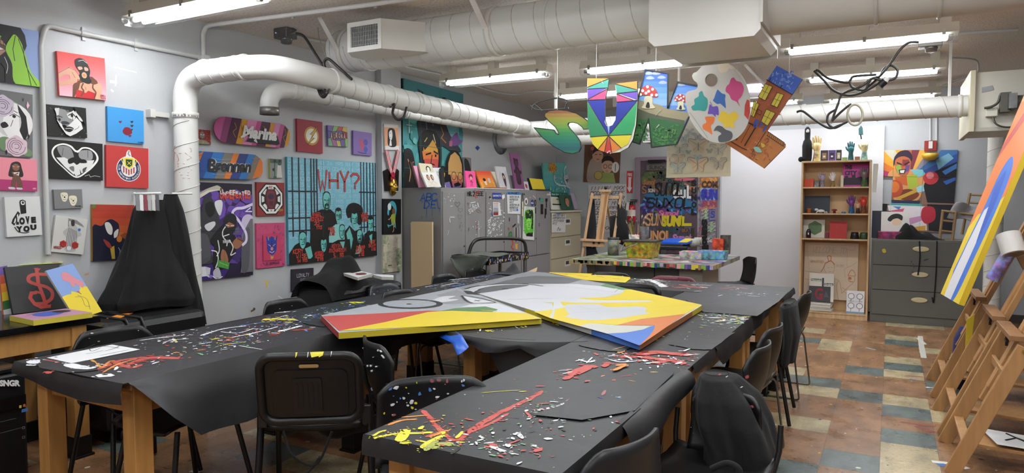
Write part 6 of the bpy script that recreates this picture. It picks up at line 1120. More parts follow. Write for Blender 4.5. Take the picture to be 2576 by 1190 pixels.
def bfly(w,x,y,s_,c_,d_='#7f8078'):
 for sx in(-1,1):
  w.p(c_,[(x,y-4*s_),(x+sx*14*s_,y-30*s_),(x+sx*48*s_,y-36*s_),(x+sx*52*s_,y-18*s_),(x+sx*30*s_,y+2*s_),(x+sx*30*s_,y+26*s_),(x+sx*14*s_,y+38*s_),(x,y+10*s_)],True)
  w.l(d_,2.5*s_,[(x,y),(x+sx*44*s_,y-28*s_)]);w.l(d_,2*s_,[(x,y),(x+sx*26*s_,y+22*s_)])
  w.l(d_,4*s_,[(x+sx*14*s_,y-30*s_),(x+sx*48*s_,y-36*s_),(x+sx*52*s_,y-18*s_)])
 w.l(d_,5*s_,[(x,y-14*s_),(x,y+24*s_)],False)
m=MB('#c9bfa2','sheer');yp=5.62;q=[at(O1[0]+a/S1,O1[1]+b/S1,'y',yp)for a,b in[(1190,590),(1712,590),(1712,1070),(1176,1083)]];m.prism(q,(0,.0015,0));w=WA(m,'y',yp,-1,O1,S1)
for x,y,s_,c_ in[(1370,700,.7,'#a5a493'),(1500,690,.8,'#9fa093'),(1320,755,.9,'#a0a094'),(1440,740,.9,'#9a9c92'),(1290,845,1.25,'#b3a98f'),(1445,815,1.6,'#b8a482'),(1610,850,1.3,'#b0aa96'),(1535,860,.5,'#8f9488'),(1280,925,1.0,'#b8a080'),(1440,915,.6,'#9fb0a8'),(1275,1000,1.2,'#a2a294'),(1440,970,1.6,'#c2a582'),(1612,960,1.3,'#a89c88'),(1365,870,.45,'#8c9488'),(1640,720,1.0,'#a8a898')]:bfly(w,x,y,s_,c_)
w.l('#b3a988',2.5,'1205 620 1205 1045 1690 1035 1690 620',False);w.l('#b05a4a',5,'1210 915 1208 945',False)
tag(m.build('butterfly_poster'),'sheer cream poster of rows of faded butterflies hanging behind the palette','poster')
# LOCKERS
GR='#8c8b8b'
def locker(y0,y1,label,lower,zt=1.655):
 t=thing('storage_cabinet',label,'cabinet',(-4.6,(y0+y1)/2,0),'grey steel cabinets along the left wall')
 MB(GR,'locker').box((-4.89,y0,0),(-4.315,y1,zt)).build('cabinet_body',t,bevel=.003);z0=.76 if lower else .09;mid=(y0+y1)/2
 for a,b in((y0+.012,mid-.006),(mid+.006,y1-.012)):
  d=MB(GR,'locker').box((-4.315,a,z0),(-4.298,b,zt-.045));d.build('door',t,bevel=.003)
 m=MB('#4f4f50','plain').box((-4.316,mid-.008,z0),(-4.312,mid+.008,zt-.045));m.box((-4.316,y0+.008,zt-.047),(-4.3125,y1-.008,zt-.043));m.build('door_gap',t)
 if lower:
  for k in range(2):
   d=MB(GR,'locker').box((-4.315,y0+.015,.74-.33*(k+1)+.01),(-4.3,y1-.015,.74-.33*k)).build('drawer',t,bevel=.003)
 h=MB('#3b3b3c','satin').tube([(-4.296,mid-.03,.99),(-4.285,mid-.03,.99)],.007,8);h.build('latch',t)
 return t
L1=locker(6.27,7.19,'tall grey cabinet nearest the wall pillar with hearts and brown scroll lettering on its doors',False)
L2=locker(7.20,8.11,'middle grey cabinet behind the paint cart, white stickers and an alphabet sheet on its doors',True)
L3=locker(8.12,9.0,'far grey cabinet with the green face print and black letter stickers',True)
def decal(t,name,label,draw,val=-4.297):
 m=MB(K,'art');w=WA(m,'x',val,1,(1080,460),4.959);draw(w);o=m.build(name,t);return lab(o,label)
m=MB('#2f5fb0','art');w=WA(m,'y',6.269,-1,(960,400),3.306)
for tx,x,y in(('A',345,318),('B',392,315),('C',438,315),('D',375,380),('E',432,378)):w.hand(tx,x-18,y-28,x+20,y+30,'#2f5fb0',9,.12)
for x,y,L in((375,410,75),(422,420,60),(482,400,40),(470,395,20),(340,345,18),(338,480,18),(430,490,12)):w.l('#2f5fb0',3,[(x,y),(x-2,y+L)],False)
w.l('#2f5fb0',4,'462 330 468 395 478 405',True);w.l('#2f5fb0',5,'470 412 490 414',False);lab(m.build('spray_lettering',L1),'blue dripping ABC DE lettering')
def heart(w,x,y,s_,c_,wd):w.l(c_,wd,[(x,y+s_),(x-s_*.9,y-s_*.1),(x-s_*.6,y-s_*.8),(x,y-s_*.4),(x+s_*.6,y-s_*.8),(x+s_*.9,y-s_*.1),(x,y+s_)])
def g1(w):
 heart(w,350,268,34,'#2a2a2c',4);heart(w,388,340,28,'#4a4a4c',3);heart(w,378,425,30,'#5a5a5c',3);w.specks(['#6a6a6c'],10,370,490,410,590,8);w.specks(['#dedfe2'],12,180,110,320,300,9);w.l('#dedfe2',9,'255 428 310 428',False);w.l('#d8d8da',9,'250 445 256 490',False);w.l('#d0d0d4',4,'240 590 225 650')
def g2(w):
 w.hand('MR.2',474,112,566,164,K,11);w.hand('EEE',586,112,672,160,K,10);w.l('#b83c34',7,'560 165 590 130 575 190 600 175');w.specks(['#b83c34'],8,560,90,640,130,10)
 w.l('#94877a',7,'480 240 474 290 500 285 495 250 478 262 540 300 620 220 672 180 680 220 640 260 600 310 560 350 500 400 480 350 520 330');w.l('#94877a',6,'600 330 640 350 636 370 600 360 590 320 630 290');w.hand('SUNOL',492,250,622,385,'#b9bcc0',8,0)if 0 else None
 for i,c_ in enumerate('Sunol'):w.t(c_,488+i*26,330-i*20,515+i*26,385-i*20,'#d2d4d8',.02,.2,-.5)
 w.hand('IT IS',496,268,548,302,'#d2d4d8',5);w.l('#e8e8ea',8,'515 250 570 238',False);w.l('#9a9c9e',24,'610 480 612 720',False);w.specks(['#b83c34'],9,575,400,600,620,8);w.specks(['#e0e0e2'],8,530,470,640,660,8);w.l('#2a2a2a',5,'485 600 490 560')
decal(L1,'door_marks','hearts and white flecks on the door',g1);decal(L1,'door_lettering','black and brown scroll lettering on the door',g2)
def g3(w):
 w.specks(['#e6e7ea'],70,730,420,935,680,11);w.specks(['#e6e7ea'],20,730,190,930,400,9);w.p('#2a3f9c','785 125 898 128 898 200 785 196');w.t('DISTRICTS',792,150,892,172,Wh,.02);w.p('#e8e8ea','900 160 935 140 940 185 910 210');w.e(K,754,180,8,14);w.l('#2f5fb0',7,'772 375 790 415 800 405')
decal(L2,'stickers','blue label and white sticker flecks',g3)
m=MB('#dcdcda','paper');P_=[at(1080+a/4.959,460+b/4.959,'x',-4.29)for a,b in[(795,240),(878,245),(898,405),(798,420)]];m.prism(P_,(-.003,0,0));w=WA(m,'x',-4.289,1,(1080,460),4.959)
for j in range(6):
 for i in range(5):w.p(['#c07070','#c88a6a','#a8b0c8','#3a6ab0','#3a3a6a','#3a2a2a'][j],[(802+i*12,252+j*20),(810+i*12,252+j*20),(810+i*12,262+j*20),(802+i*12,262+j*20)])
w.p('#8a2a2a','798 366 858 366 858 402 798 402');tag(m.build('colour_chart'),'small paint colour chart sheet taped to the middle cabinet','chart')
m=MB('#d5d6d6','paper');P_=[at(1080+a/4.959,460+b/4.959,'x',-4.29)for a,b in[(968,112),(1142,122),(1138,390),(978,385)]];m.prism(P_,(-.003,0,0));w=WA(m,'x',-4.289,1,(1080,460),4.959)
w.p('#3a78c0','968 112 1142 122 1142 150 968 145');w.hand('ALPHABET',985,118,1120,142,K,4)
for i,r_ in enumerate(['ABCDEFGHIJKL','MNOPQRSTUV','WXYZZ','ABCDEFGHIJKL','MNOPQRSTUV','ZZZ']):w.hand(r_,1000,162+i*34,1000+len(r_)*10.5,186+i*34,'#2c2c30',2.4,.2)
w.hand('TEST',1040,332,1085,350,'#8a9ab0',3);w.p('#3a78c0','1088 325 1106 325 1106 352 1088 352');tag(m.build('alphabet_sheet'),'white alphabet lettering sheet with a blue top band on the middle cabinet','sheet')
def g4(w):
 for i,c_ in enumerate(['#b8ac6a','#3a5a8c','#6a2a3a','#d8d4c8','#5a3a6c','#c8b89a']):w.l(c_,9,[(1062+i*14,560),(1062+i*14,730)],False)
 w.l('#e6e7ea',8,'1105 400 1105 500',False);w.l('#e6e7ea',6,'1118 410 1118 510',False);w.t('G',985,605,1035,700,'#3f7a3c',.07);w.l('#c8442c',14,'1030 705 1045 760 1025 800 1050 830');w.p('#e8a02c','1070 760 1100 760 1100 830 1075 830');w.p('#b8503c','980 555 1005 570 990 600');w.l(K,8,'1040 555 1060 525 1078 515 1050 545 1040 535');w.l('#2a2a2c',4,'990 430 1000 480 1005 430');w.l('#b8d0d8',6,'1125 540 1128 730',False)
decal(L2,'stickers','striped colour bars and letter stickers',g4)
m=MB('#d8d9d6','paper');P_=[at(1080+a/4.959,460+b/4.959,'x',-4.285)for a,b in[(1184,290),(1316,305),(1306,715),(1166,705)]];m.prism(P_,(-.006,0,0));w=WA(m,'x',-4.284,1,(1080,460),4.959)
w.p('#63c23c','1190 370 1215 340 1290 345 1300 480 1290 640 1200 640 1180 560',True);w.p('#1c2a1a','1200 360 1240 335 1290 350 1296 480 1290 570 1270 560 1280 450 1260 390 1215 420',True);w.p('#1c2a1a','1205 380 1270 375 1270 440 1230 460 1205 440',True);w.p('#8fe05c','1215 460 1262 450 1268 540 1240 590 1218 560',True);w.l(K,5,'1222 490 1238 488');w.l(K,5,'1250 486 1264 484');w.l(K,4,'1240 500 1244 530 1232 534');w.l(K,5,'1228 556 1254 556');w.p(K,'1205 640 1240 620 1290 620 1290 670 1210 665');w.specks(['#63c23c','#a0e070'],50,1180,330,1300,640,9);w.ring('#63c23c',1225,315,14,3)
tag(m.build('face_print'),'green and black monoprint of a face taped on the far grey cabinet','print')
def g5(w):
 w.e('#e0e0e0',1208,230,21,44);w.e('#5a3a30',1208,235,10,24);w.e('#2a4a9c',1284,250,21,42);w.t('NASA',1268,240,1300,262,Wh,.04);w.l('#c0392b',4,'1270 275 1285 250 1300 230');w.e(K,1320,250,14,40);w.e('#77787a',1320,250,7,24);w.l(K,8,'1162 130 1168 190 1172 220');w.hand('AL',1172,130,1196,150,K,4);w.l('#e0e0e2',6,'1292 160 1325 190',False);w.l('#e0e0e2',5,'1250 185 1262 180',False);w.l('#d8cba8',16,'1162 240 1162 310',False);w.l('#d8cba8',16,'1160 325 1160 410',False);w.l(K,10,'1325 310 1325 380',False)
 w.t('E',1388,265,1420,390,K,.1);w.t('T',1446,195,1474,310,K,.1);w.t('F',1438,320,1462,440,K,.1);w.p('#3f9a7a','1380 192 1422 192 1422 240 1380 240');w.l(K,10,'1376 190 1376 215',False);w.l('#dedede',20,'1472 145 1504 145',False);w.l('#8a8a8a',3,'1472 145 1504 145',False);w.e('#2f5fb0',1370,510,8,10);w.e('#a83a3a',1370,532,8,10)
decal(L3,'stickers','round badges and black letters E, T and F',g5)
m=MB('#d6bb92','plain');a_,b_=at(1033,560,'y',6.1),at(1087,562,'y',6.1);m.box((a_.x,6.1,0.0),(b_.x,6.12,a_.z));m.box((a_.x-.01,6.13,0),(b_.x-.02,6.15,a_.z+.01),'#cdb48c');tag(m.build('plywood_panel'),'pale plywood panel standing upright against the end of the grey cabinets','panel')
t=thing('file_cabinet','beige four drawer lateral file cabinet with an alphabet sheet taped on it','cabinet',(-4.6,9.57,0));BG='#b9b096'
MB(BG,'locker').box((-4.89,9.03,0),(-4.31,10.12,1.335)).build('cabinet_body',t,bevel=.004)
for k in range(4):
 z0=.03+k*.315;d=MB(BG,'locker').box((-4.31,9.045,z0),(-4.293,10.105,z0+.305)).build('drawer',t,bevel=.004)
 m=MB('#dcdcd8','satin').box((-4.293,9.5,z0+.17),(-4.29,9.7,z0+.26));m.box((-4.29,9.53,z0+.2),(-4.288,9.67,z0+.25),'#3a3a38');lab(m.build('drawer_pull',d),'pale recessed pull')
MB('#cfc8b0','locker').box((-4.885,9.02,1.335),(-4.28,10.13,1.36)).build('cabinet_top',t,bevel=.004)
m=MB('#d3d3d1','paper');P_=[at(a,b,'x',-4.285)for a,b in[(1388,536),(1424,540),(1422,585),(1388,585)]];m.prism(P_,(-.002,0,0));w=WA(m,'x',-4.284,1)
for i,r_ in enumerate(['ABCDEFGHI','NOPQRSTUV','JVVVVXXX','XYZ']):w.hand(r_,1390,539+i*7,1390+len(r_)*3.5,544+i*7,'#2c2c30',.7,.2)
w.p('#3a78c0','1399 535 1409 536 1409 539 1399 538');w.l('#2c2c30',.8,'1402 580 1405 572 1408 580 1411 574');tag(m.build('alphabet_sheet'),'white handwritten alphabet sheet taped on the beige cabinet','sheet')
def lean(name,label,TL,TR,BL,x0,dx,col,draw=None,thick=.018,edge=None,cat='painting',group=None,zb=1.657):
 """front face corners measured; top edge dx behind the bottom edge, bottom resting on zb"""
 a_,b_,c_=at(*TL,'x',x0-dx),at(*TR,'x',x0-dx),at(*BL,'x',x0);X=b_-a_;Y=c_-a_;w_,h_=X.length,Y.length;A=Art(w_,h_)
 if draw:draw(A)
 low=min((a_+Y).z,(a_+X+Y).z);sh=V((0,0,zb+.001-low))if abs(zb-low)<.08 else V((0,0,0))
 return panel(name,label,cat,a_+sh,b_+sh,c_+sh,A,col,edge,thick,'art',group,square=False)
XA=-4.42
lean('canvas_painting','dark brown framed canvas in front of the mural, first on the cabinet tops',(1031,406),(1040,410),(1048,468),XA-.12,.05,'#3a2420',None)
lean('canvas_painting','light pink canvas with a red haired figure leaning over on the cabinet top',(1040,415),(1075,415),(1056,469),XA-.1,.05,'#e0a0b8',lambda A:(A.p('#8a2a34','40 30 70 20 80 50 60 70 44 60',True),A.p('#7a3a5a','60 60 90 60 90 96 50 96',True)))
def f1(A):A.e(K,62,40,26,24);A.e('#e8e4da',62,46,17,22);A.l(K,2,'50 44 58 44');A.l(K,2,'66 44 74 44')
lean('canvas_painting','cream canvas of a pale oval face with black hair behind the couple drawing',(1053,410),(1086,413),(1062,445),XA-.08,.05,'#ccc6a8',f1)
lean('canvas_painting','white canvas with a faint grey line figure behind the couple drawing',(1082,418),(1108,418),(1096,468),XA-.08,.05,'#dcdcdc',lambda A:(A.l('#555',2,'50 20 70 26 60 40 50 34 54 20',True),A.l('#555',2,'56 44 70 66 56 90',True)))
def f2(A):
 for x,c_ in((32,'#7a4a30'),(60,'#5d3a26')):A.e(c_,x,34,15,20);A.e('#dcb08c',x+2,36,9,13);A.l(K,1.4,[(x-2,34),(x+1,34)]);A.l(K,1.4,[(x+4,34),(x+7,34)]);A.l('#a83a3a',1.6,[(x,44),(x+5,43)])
 A.p('#e6ded2','20 60 40 54 60 56 80 66 80 92 16 92',True);A.l('#555',1,'20 60 40 70 60 60 76 80',True);A.l('#555',1,'30 90 40 74 56 92',True)
lean('canvas_painting','white drawing of a cartoon couple with long brown hair on the cabinet tops',(1060,432),(1096,432),(1075,469),XA,.04,'#e6e5e2',f2)
lean('canvas_painting','dark narrow canvas edge standing right of the couple drawing',(1108,419),(1116,419),(1112,468),XA-.05,.04,'#17171c',None)
def f3(A):A.p('#7a1f3a','30 26 50 16 68 24 66 40 34 42',True);A.e('#e0a8a0',50,40,13,9);A.l(K,2,'42 40 46 40');A.l(K,2,'54 40 58 40');A.l('#5a1f3a',3,'46 52 46 72 40 88');A.l('#5a1f3a',3,'54 52 58 70 56 88');A.l('#5a1f3a',2.4,'36 64 46 58 66 66')
lean('canvas_painting','hot pink canvas with a small skinny cartoon figure on the cabinet tops',(1170,425),(1195,427),(1175,469),XA,.03,'#ee4f94',f3)
lean('canvas_painting','green canvas sliver tucked behind the orange sunset canvas',(1195,430),(1205,432),(1205,469),XA-.06,.04,'#2f8a4c',lambda A:A.specks(['#4fb46a','#1f6a38'],30,0,0,100,100,3,8))
def f4(A):
 for i in range(8):A.r(['#cf4a2c','#d8582c','#de6a2e','#e27a30','#e68a34','#e89a3c','#e8a242','#dd9a3c'][i],0,i*12.5,100,i*12.5+13)
 A.p('#d8a03c','0 78 40 70 70 80 100 74 100 100 0 100',True);A.p('#c98a34','20 66 60 60 90 70 80 96 30 96',True);A.e('#e8d8c0',38,66,12,14);A.e(K,36,50,14,9);A.l(K,1.4,'32 68 36 68');A.l(K,1.4,'42 68 46 68');A.e('#b8ccd4',68,56,9,12);A.p('#b8ccd4','60 46 64 38 68 44 74 38 76 48');A.l(K,1.2,'64 56 70 56')
lean('canvas_painting','orange sunset canvas with a beanie wearing head beside a spiky haired one',(1196,425),(1233,427),(1213,471),XA,.05,'#d86a2e',f4)
lean('canvas_painting','bare canvas back with wooden stretcher leaning behind the orange sunset canvas',(1234,427),(1247,428),(1258,472),XA-.05,.03,'#d8d0bc',lambda A:A.r('#c9bda0',0,0,20,100),thick=.02)
def f5(A):A.p('#b9b9bb','0 60 30 20 60 40 100 10 100 100 0 100');A.p('#232325','46 34 60 28 70 40 72 70 60 90 50 70',True);A.e('#c89a80',58,46,7,8);A.p('#5a2430','60 60 72 62 66 86 58 80',True)
lean('canvas_painting','light grey tilted canvas of a hooded dark haired figure',(1246,415),(1272,417),(1259,473),XA-.02,.05,'#c9c9cb',f5)
lean('canvas_painting','small grey backed canvas behind the tall plum bear canvas',(1283,437),(1293,438),(1290,473),XA-.06,.03,'#a9a9ac',None)
def f6(A):
 for y in(24,):A.e('#2f1626',30,16,4);A.e('#2f1626',66,18,4)
 A.e('#2f1626',48,26,13,12);A.e('#4a2740',48,28,9,8);A.p('#2f1626','30 38 66 40 74 60 70 84 30 84 24 60',True);A.e('#43203a',50,60,10,16);A.e('#2f1626',20,50,6,5);A.e('#2f1626',80,52,6,5);A.e(K,40,25,1.2);A.e(K,56,25,1.2)
lean('canvas_painting','tall narrow plum canvas with a dark gummy bear shape',(1283,383),(1306,385),(1298,475),XA+.02,.06,'#7d4a72',f6)
lean('canvas_painting','small white canvas edge with a pink and black mark right of the plum bear canvas',(1316,452),(1328,453),(1320,473),XA,.02,'#cfcccc',lambda A:A.p('#a83a4c','30 30 70 40 60 80 30 70',True))
lean('canvas_painting','plain bright yellow canvas on the cabinet tops',(1331,447),(1364,450),(1340,476),XA,.03,'#dfc52c',None,edge='#2a2a2a')
lean('canvas_painting','black framed board just behind the plain yellow canvas',(1328,446),(1334,447),(1335,476),XA-.03,.03,'#3b3b3c',None)
tag(MB('#d9d9d9','paper').box((-4.5,6.95,1.656),(-4.31,8.2,1.664)).build('paper_stack'),'thin white sheets lying along the cabinet tops under the canvases','papers')
tag(MB('#b04a38','paper').box((-4.42,7.35,1.6645),(-4.315,7.75,1.676)).build('orange_folder'),'flat orange red folder under the hot pink canvas','folder')
tag(MB('#1c1c1e','satin').box((-4.4,8.55,1.656),(-4.3,8.98,1.668)).build('black_tray'),'thin black tray at the far end of the grey cabinet tops','tray')
m=MB('#8a8a8c','plain');q=[at(u,v,'x',XL+.03)for u,v in((1166,396),(1184,398),(1186,470),(1168,470))];m.prism(q,(-.02,0,0));w=WA(m,'x',XL+.031,1);w.p('#2a2a2c','1168 400 1178 405 1184 430 1176 445 1170 430',True);w.l('#7a4a3a',1,'1166 396 1184 398 1186 470',False);tag(m.build('canvas_painting'),'narrow grey canvas with dark curled hair just beside the teal mural','painting')
def f7(A):
 for i in range(8):A.r(['#6cc4bc','#68c0bb','#60b8b6','#55aeb0','#4aa2a8','#3f94a0','#358894','#2f7f8c'][i],0,i*12.5,100,i*12.5+13)
 A.e('#d99a3c',28,9,15,14);A.specks(['#f0c060','#c07c20'],60,14,0,42,20,.6,1.6);A.l('#c98a3c',3,'28 20 28 28');A.l('#cfe0de',3.2,'28 28 30 42 44 50 60 52 76 60 84 74',True);A.l('#d8d8e0',4,'60 28 62 14 72 6',True);A.l('#d8d8e0',4,'74 28 84 14 90 4',True);A.p('#c8d0d0','58 30 74 28 80 42 70 54 60 46',True);A.l(K,1.6,'65 27 66 33');A.l(K,1.6,'71 26 72 32');A.p(K,'62 38 72 37 68 46');A.specks(['#dfe8e8','#c8a8c8','#b8c8c8'],90,28,26,84,60,.5,1.2);A.specks(['#7fd0a0','#9fe0b0'],70,10,56,60,78,.8,2);A.specks(['#c89ac0','#e0c0d8'],20,30,68,60,80,1,2)
lean('canvas_painting','large teal canvas of a glittery rabbit shape holding a gold ball, on the beige cabinet',(1365,409),(1446,409),(1376,528),-4.6,.12,'#55aeb0',f7,thick=.02,zb=1.362)
def f8(A):A.r('#1f5a4a',0,0,100,28);A.t('East Side San Jose',6,8,94,20,'#cfe0d8',.02);A.r('#cfc9b0',6,34,90,74);A.r('#3a4a3a',6,66,90,74);A.l('#55523a',2,'34 40 36 64');A.l('#55523a',2,'60 42 60 64');A.p('#55523a','26 40 34 36 44 42 34 44')
lean('street_sign','white board with a dark green banner and palm trees on the beige cabinet',(1385,484),(1428,487),(1388,529),-4.42,.03,'#d8d8d2',f8,cat='sign',zb=1.362)
def f9(A):A.e('#2a1f1c',50,30,24,16);A.p('#b87e5c','32 34 60 24 72 40 66 66 56 80 44 74 36 60',True);A.l(K,2.4,'42 38 54 36');A.l(K,2,'60 36 66 36');A.l(K,1.6,'62 44 68 52 62 54');A.l('#7a2a2a',2.4,'56 62 66 62');A.p('#2a1f1c','30 30 40 26 36 60 44 80 32 70',True)
lean('canvas_painting','dark green canvas with a brown moustached profile head on the beige cabinet',(1408,490),(1436,493),(1416,528),-4.36,.04,'#1f5040',f9,zb=1.362)
lean('canvas_painting','pale lilac canvas edge behind the dark green profile canvas',(1434,486),(1444,487),(1446,527),-4.5,.03,'#b8a8c0',None,zb=1.362)
t=thing('utility_cart','paint splattered utility cart with hoop handle in front of the grey cabinets','cart',(-3.93,6.75,0))
for z in(.88,.3):
 m=MB('#1b1b20','paintcan');m.box((-4.12,6.28,z-.05),(-3.72,7.2,z));m.box((-4.12,6.28,z),(-4.1,7.2,z+.03));m.box((-3.74,6.28,z),(-3.72,7.2,z+.03));m.box((-4.12,7.18,z),(-3.72,7.2,z+.03));A_=Art(.9,.4)
 for _ in range(150):
  x,y,r_=R.uniform(-4.09,-3.75),R.uniform(6.5,7.17),R.uniform(.006,.022);m.box((x-r_,y-r_,z+.0005),(x+r_,y+r_*.6,z+R.uniform(.001,.004)),R.choice(['#d8c8d4','#c88a9a','#e0e0e0','#c8b44a','#9a8ab0','#222']),'art')
 for _ in range(70):
  y,r_=R.uniform(6.3,7.18),R.uniform(.003,.009);zz=R.uniform(z-.045,z+.02);m.box((-3.72,y-r_,zz-r_),(-3.7185,y+r_,zz+r_*2),R.choice([W_,'#c88a9a',Bl,Yw]),'art')
 lab(m.build('tray',t,bevel=.002),'black tray crusted with paint')
m=MB('#20201f','paintcan').tube(smooth([(-4.1,6.48,.9),(-4.08,6.52,1.02),(-4.05,6.62,1.08),(-3.95,6.85,1.08),(-3.82,7.05,1.07),(-3.76,7.16,1.03),(-3.74,7.18,.9)]),.02,10);m.build('hoop_handle',t)
for x,y in((-4.09,6.31),(-3.75,6.31),(-4.09,7.17),(-3.75,7.17)):
 l=MB('#8f8f8b','galv').tube([(x,y,.1),(x,y,.83)],.022,12).build('post',t);MB('#151515','plastic').lathe([(0,-.02),(.045,-.02),(.05,-.01),(.05,.01),(.045,.02),(0,.02)],(x,y,.05),16,axis='x').build('caster',l)
m=MB('#4a4f48','paintcan').grid(lambda i,j:V((-3.94+.24*(i-.5)*2*(1-.0*j)+.01*math.sin(j*9),6.26+.0*i+.035*math.sin(i*8+j*3)*j-.03*j,.935-.26*j*(1-abs(i*2-1)**1.2)-.03*j-.02*abs(i*2-1))),20,14);m.grid(lambda i,j:V((-3.94+.24*(i*2-1),6.26+.45*j,.935+.012*math.sin(i*9)*math.cos(j*7)-.02*abs(i*2-1))),12,10)
for f in range(len(m.c)):m.c[f]=lin('#565b52')
m.k=['cloth']*len(m.k);tag(m.build('towel',solid=.008),'stained dark grey green towel hanging to a point over the end of the cart','towel')
Y1=YB
d=MB('#93808f','satin');O3,S3=(1590,390),4.575
def bw(u,v,y=Y1):return at(O3[0]+u/S3,O3[1]+v/S3,'y',y)
a_,b_=bw(50,28),bw(105,72);e_=bw(765,250);d.box((a_.x,Y1-.045,0),(b_.x,Y1-.001,a_.z));d.box((b_.x,Y1-.045,b_.z),(e_.x,Y1-.001,a_.z));struct(d.build('door_frame',bevel=.003))
m=MB('#5c4c58','satin').box((b_.x+.004,Y1-.03,.01),(e_.x-.006,Y1-.004,b_.z-.004));w=WA(m,'y',Y1-.031,-1,O3,S3)
w.specks(['#4a5a38','#5a6a40','#6a7a48'],60,130,190,390,270,40);w.specks(['#7a5a48','#8a6a50','#40405a','#5a4a50'],90,130,270,700,460,40);w.specks(['#2c5a88','#3a78b8','#3a2a78','#5fa0d0','#7a3a8a'],150,130,470,720,640,40);w.specks(['#5a5a78','#4a4a60','#50423c'],60,130,780,700,1000,40);w.specks(['#6a5a3c','#b87a5a','#4a6a68'],40,420,260,740,420,36)
w.p('#2f6f9a','130 462 300 440 520 480 700 540 720 600 520 560 300 520',True);w.p('#d8707a','480 275 600 262 730 268 700 290 560 302')
def gw(tx,x0,y0,x1,y1,c_,wd,sl=.1,bold=0):w.hand(tx,x0,y0,x1,y1,c_,wd,sl,3)
w.t('SUNOL',290,218,420,275,'#2c2440',.03,.3);w.t('Sunol',128,280,270,345,'#b07848',.05,.2);gw('S',120,360,160,440,'#b07848',12);w.t('Sunol',400,278,590,330,'#2a2a2a',.03,.3);w.t('SON',188,385,262,430,Wh,.03);w.t('ouL',470,350,700,505,'#e8e8ec',.03)
gw('SUNOL',270,325,585,465,K,17,.25);gw('SUXOL',175,498,690,606,K,19,.12);w.t('Sunol',300,635,545,700,'#d06aa0',.06,.2);w.ring('#6a6a34',268,690,32,16,42);gw('SUN',165,680,350,805,'#e0b080',22,.15);w.t('SUN',345,695,560,825,'#e0d02c',.08,.1);gw('ML',465,712,680,800,'#e0d02c',34,.05);w.t('SUNOL',330,835,530,895,'#2f5a58',.04,.1);w.t('SU',575,850,640,885,'#a8703c',.04);w.t('SUNOL',118,870,455,992,'#a8643c',.06,0);w.t('SUNOL',120,868,440,985,'#dba878',.035,0);w.t('Sunol',458,908,690,992,'#c884c8',.06,.25)
for i,c_ in enumerate('SUNOL'):w.t(c_,682+(i%2)*4,290+i*82,744,362+i*82,K,.07)
for i in range(5):w.l('#3a2c34',24,[(200+i*70,1090),(240+i*70,1010),(290+i*70,1080)])
w.p('#3b3a24','680 840 718 840 718 980 680 980');w.l('#b8a080',7,'620 942 690 942',False)
o=m.build('door_1');struct(o);
m=MB('#8c8890','satin');q0,q1=bw(180,180),bw(395,112);m.box((q0.x,Y1-.06,q0.z),(q1.x,Y1-.031,q1.z),'#6a665e');w=WA(m,'y',Y1-.061,-1,O3,S3);w.t('SUNOL',198,120,390,168,'#3c3a36',.03);tag(m.build('name_plate'),'grey SUNOL sign board fixed at the top of the graffiti door','sign')
m=MB('#3a3634','metal');q0=bw(200,90);q1=bw(395,82);m.box((q0.x,Y1-.09,q0.z),(q1.x,Y1-.05,q0.z+.04));tag(m.build('door_closer'),'dark metal door closer above the graffiti door sign','door closer')
m=MB('#8a7688','satin');q0,q1=bw(782,1200),bw(990,250);m.box((q0.x,Y1-.03,.02),(q1.x,Y1-.004,2.1));w=WA(m,'y',Y1-.031,-1,O3,S3)
w.specks(['#c8843c','#b8743c','#d89a50'],60,790,260,970,370,26);w.specks(['#8ab4e0','#7a6ac0','#6a7ac0'],50,790,380,970,520,26);w.specks(['#b06a80','#b87a5a','#7a5a90'],50,790,520,970,640,26);w.specks(['#9aa0a0','#8a8a94'],40,790,660,960,1040,26)
w.t('COM',802,298,985,378,'#4a3228',.06);w.t('SUN',795,392,985,515,'#3438a8',.08);w.t('SUN',812,520,975,595,'#98405c',.04);w.l('#2f4a9c',7,'960 625 888 628 888 748 965 750',False);w.t('S',905,640,955,725,'#2f4aa0',.05)
for y in(640,680,720,790,830,870):w.l('#a8cfa0',8,[(800 if y<760 else 880,y),(860 if y<760 else 930,y-22),(840 if y<760 else 900,y+14),(880 if y<760 else 960,y-6)])
for i,c_ in enumerate('Sunol'):w.t(c_,795+(i>3)*10,745+i*75,875,812+i*75,K,.08,0,PI/2)
w.l(K,26,'870 1040 870 1090',False);w.t('Sun',865,950,965,1005,'#d4d4d8',.03,.2);w.specks(['#b8486c'],14,768,820,800,960,14)
struct(m.build('door_2'))
def f10(A):A.e('#5a3a28',38,22,30,22);A.p('#a8988c','20 40 44 34 52 60 50 100 14 100 10 70',True);A.e('#c89a80',38,30,15,17);A.p('#221a18','24 26 30 8 50 6 56 24 44 18 32 20',True);A.e('#b8485c',22,12,5);A.l(K,1.6,'30 28 36 27');A.l(K,1.6,'42 27 48 28');A.l('#a03038',2,'36 40 42 40');A.e('#c8a084',66,58,16,18);A.p('#221a18','50 50 54 36 66 30 80 36 84 50 74 44 60 44',True);A.ring('#222',60,58,5,1.2);A.ring('#222',74,58,5,1.2);A.l('#222',1,'62 70 68 70');A.p('#9aa860','52 74 84 74 90 100 46 100');A.e('#c0aa5c',42,82,11,12);A.ring('#6a5a2c',42,82,11,1.2);A.e('#d8d4cc',88,60,10,14);A.l('#555',2,'88 52 88 70')
q=[at(1471,362,'y',Y1-.01),at(1562,362,'y',Y1-.01),at(1471,458,'y',Y1-.01)];w_,h_=size(*q);A=Art(w_,h_);f10(A);panel('canvas_painting','brown poster of a flower haired woman and a bespectacled man on the back wall','painting',*q,A,'#6b4530',K,.008)
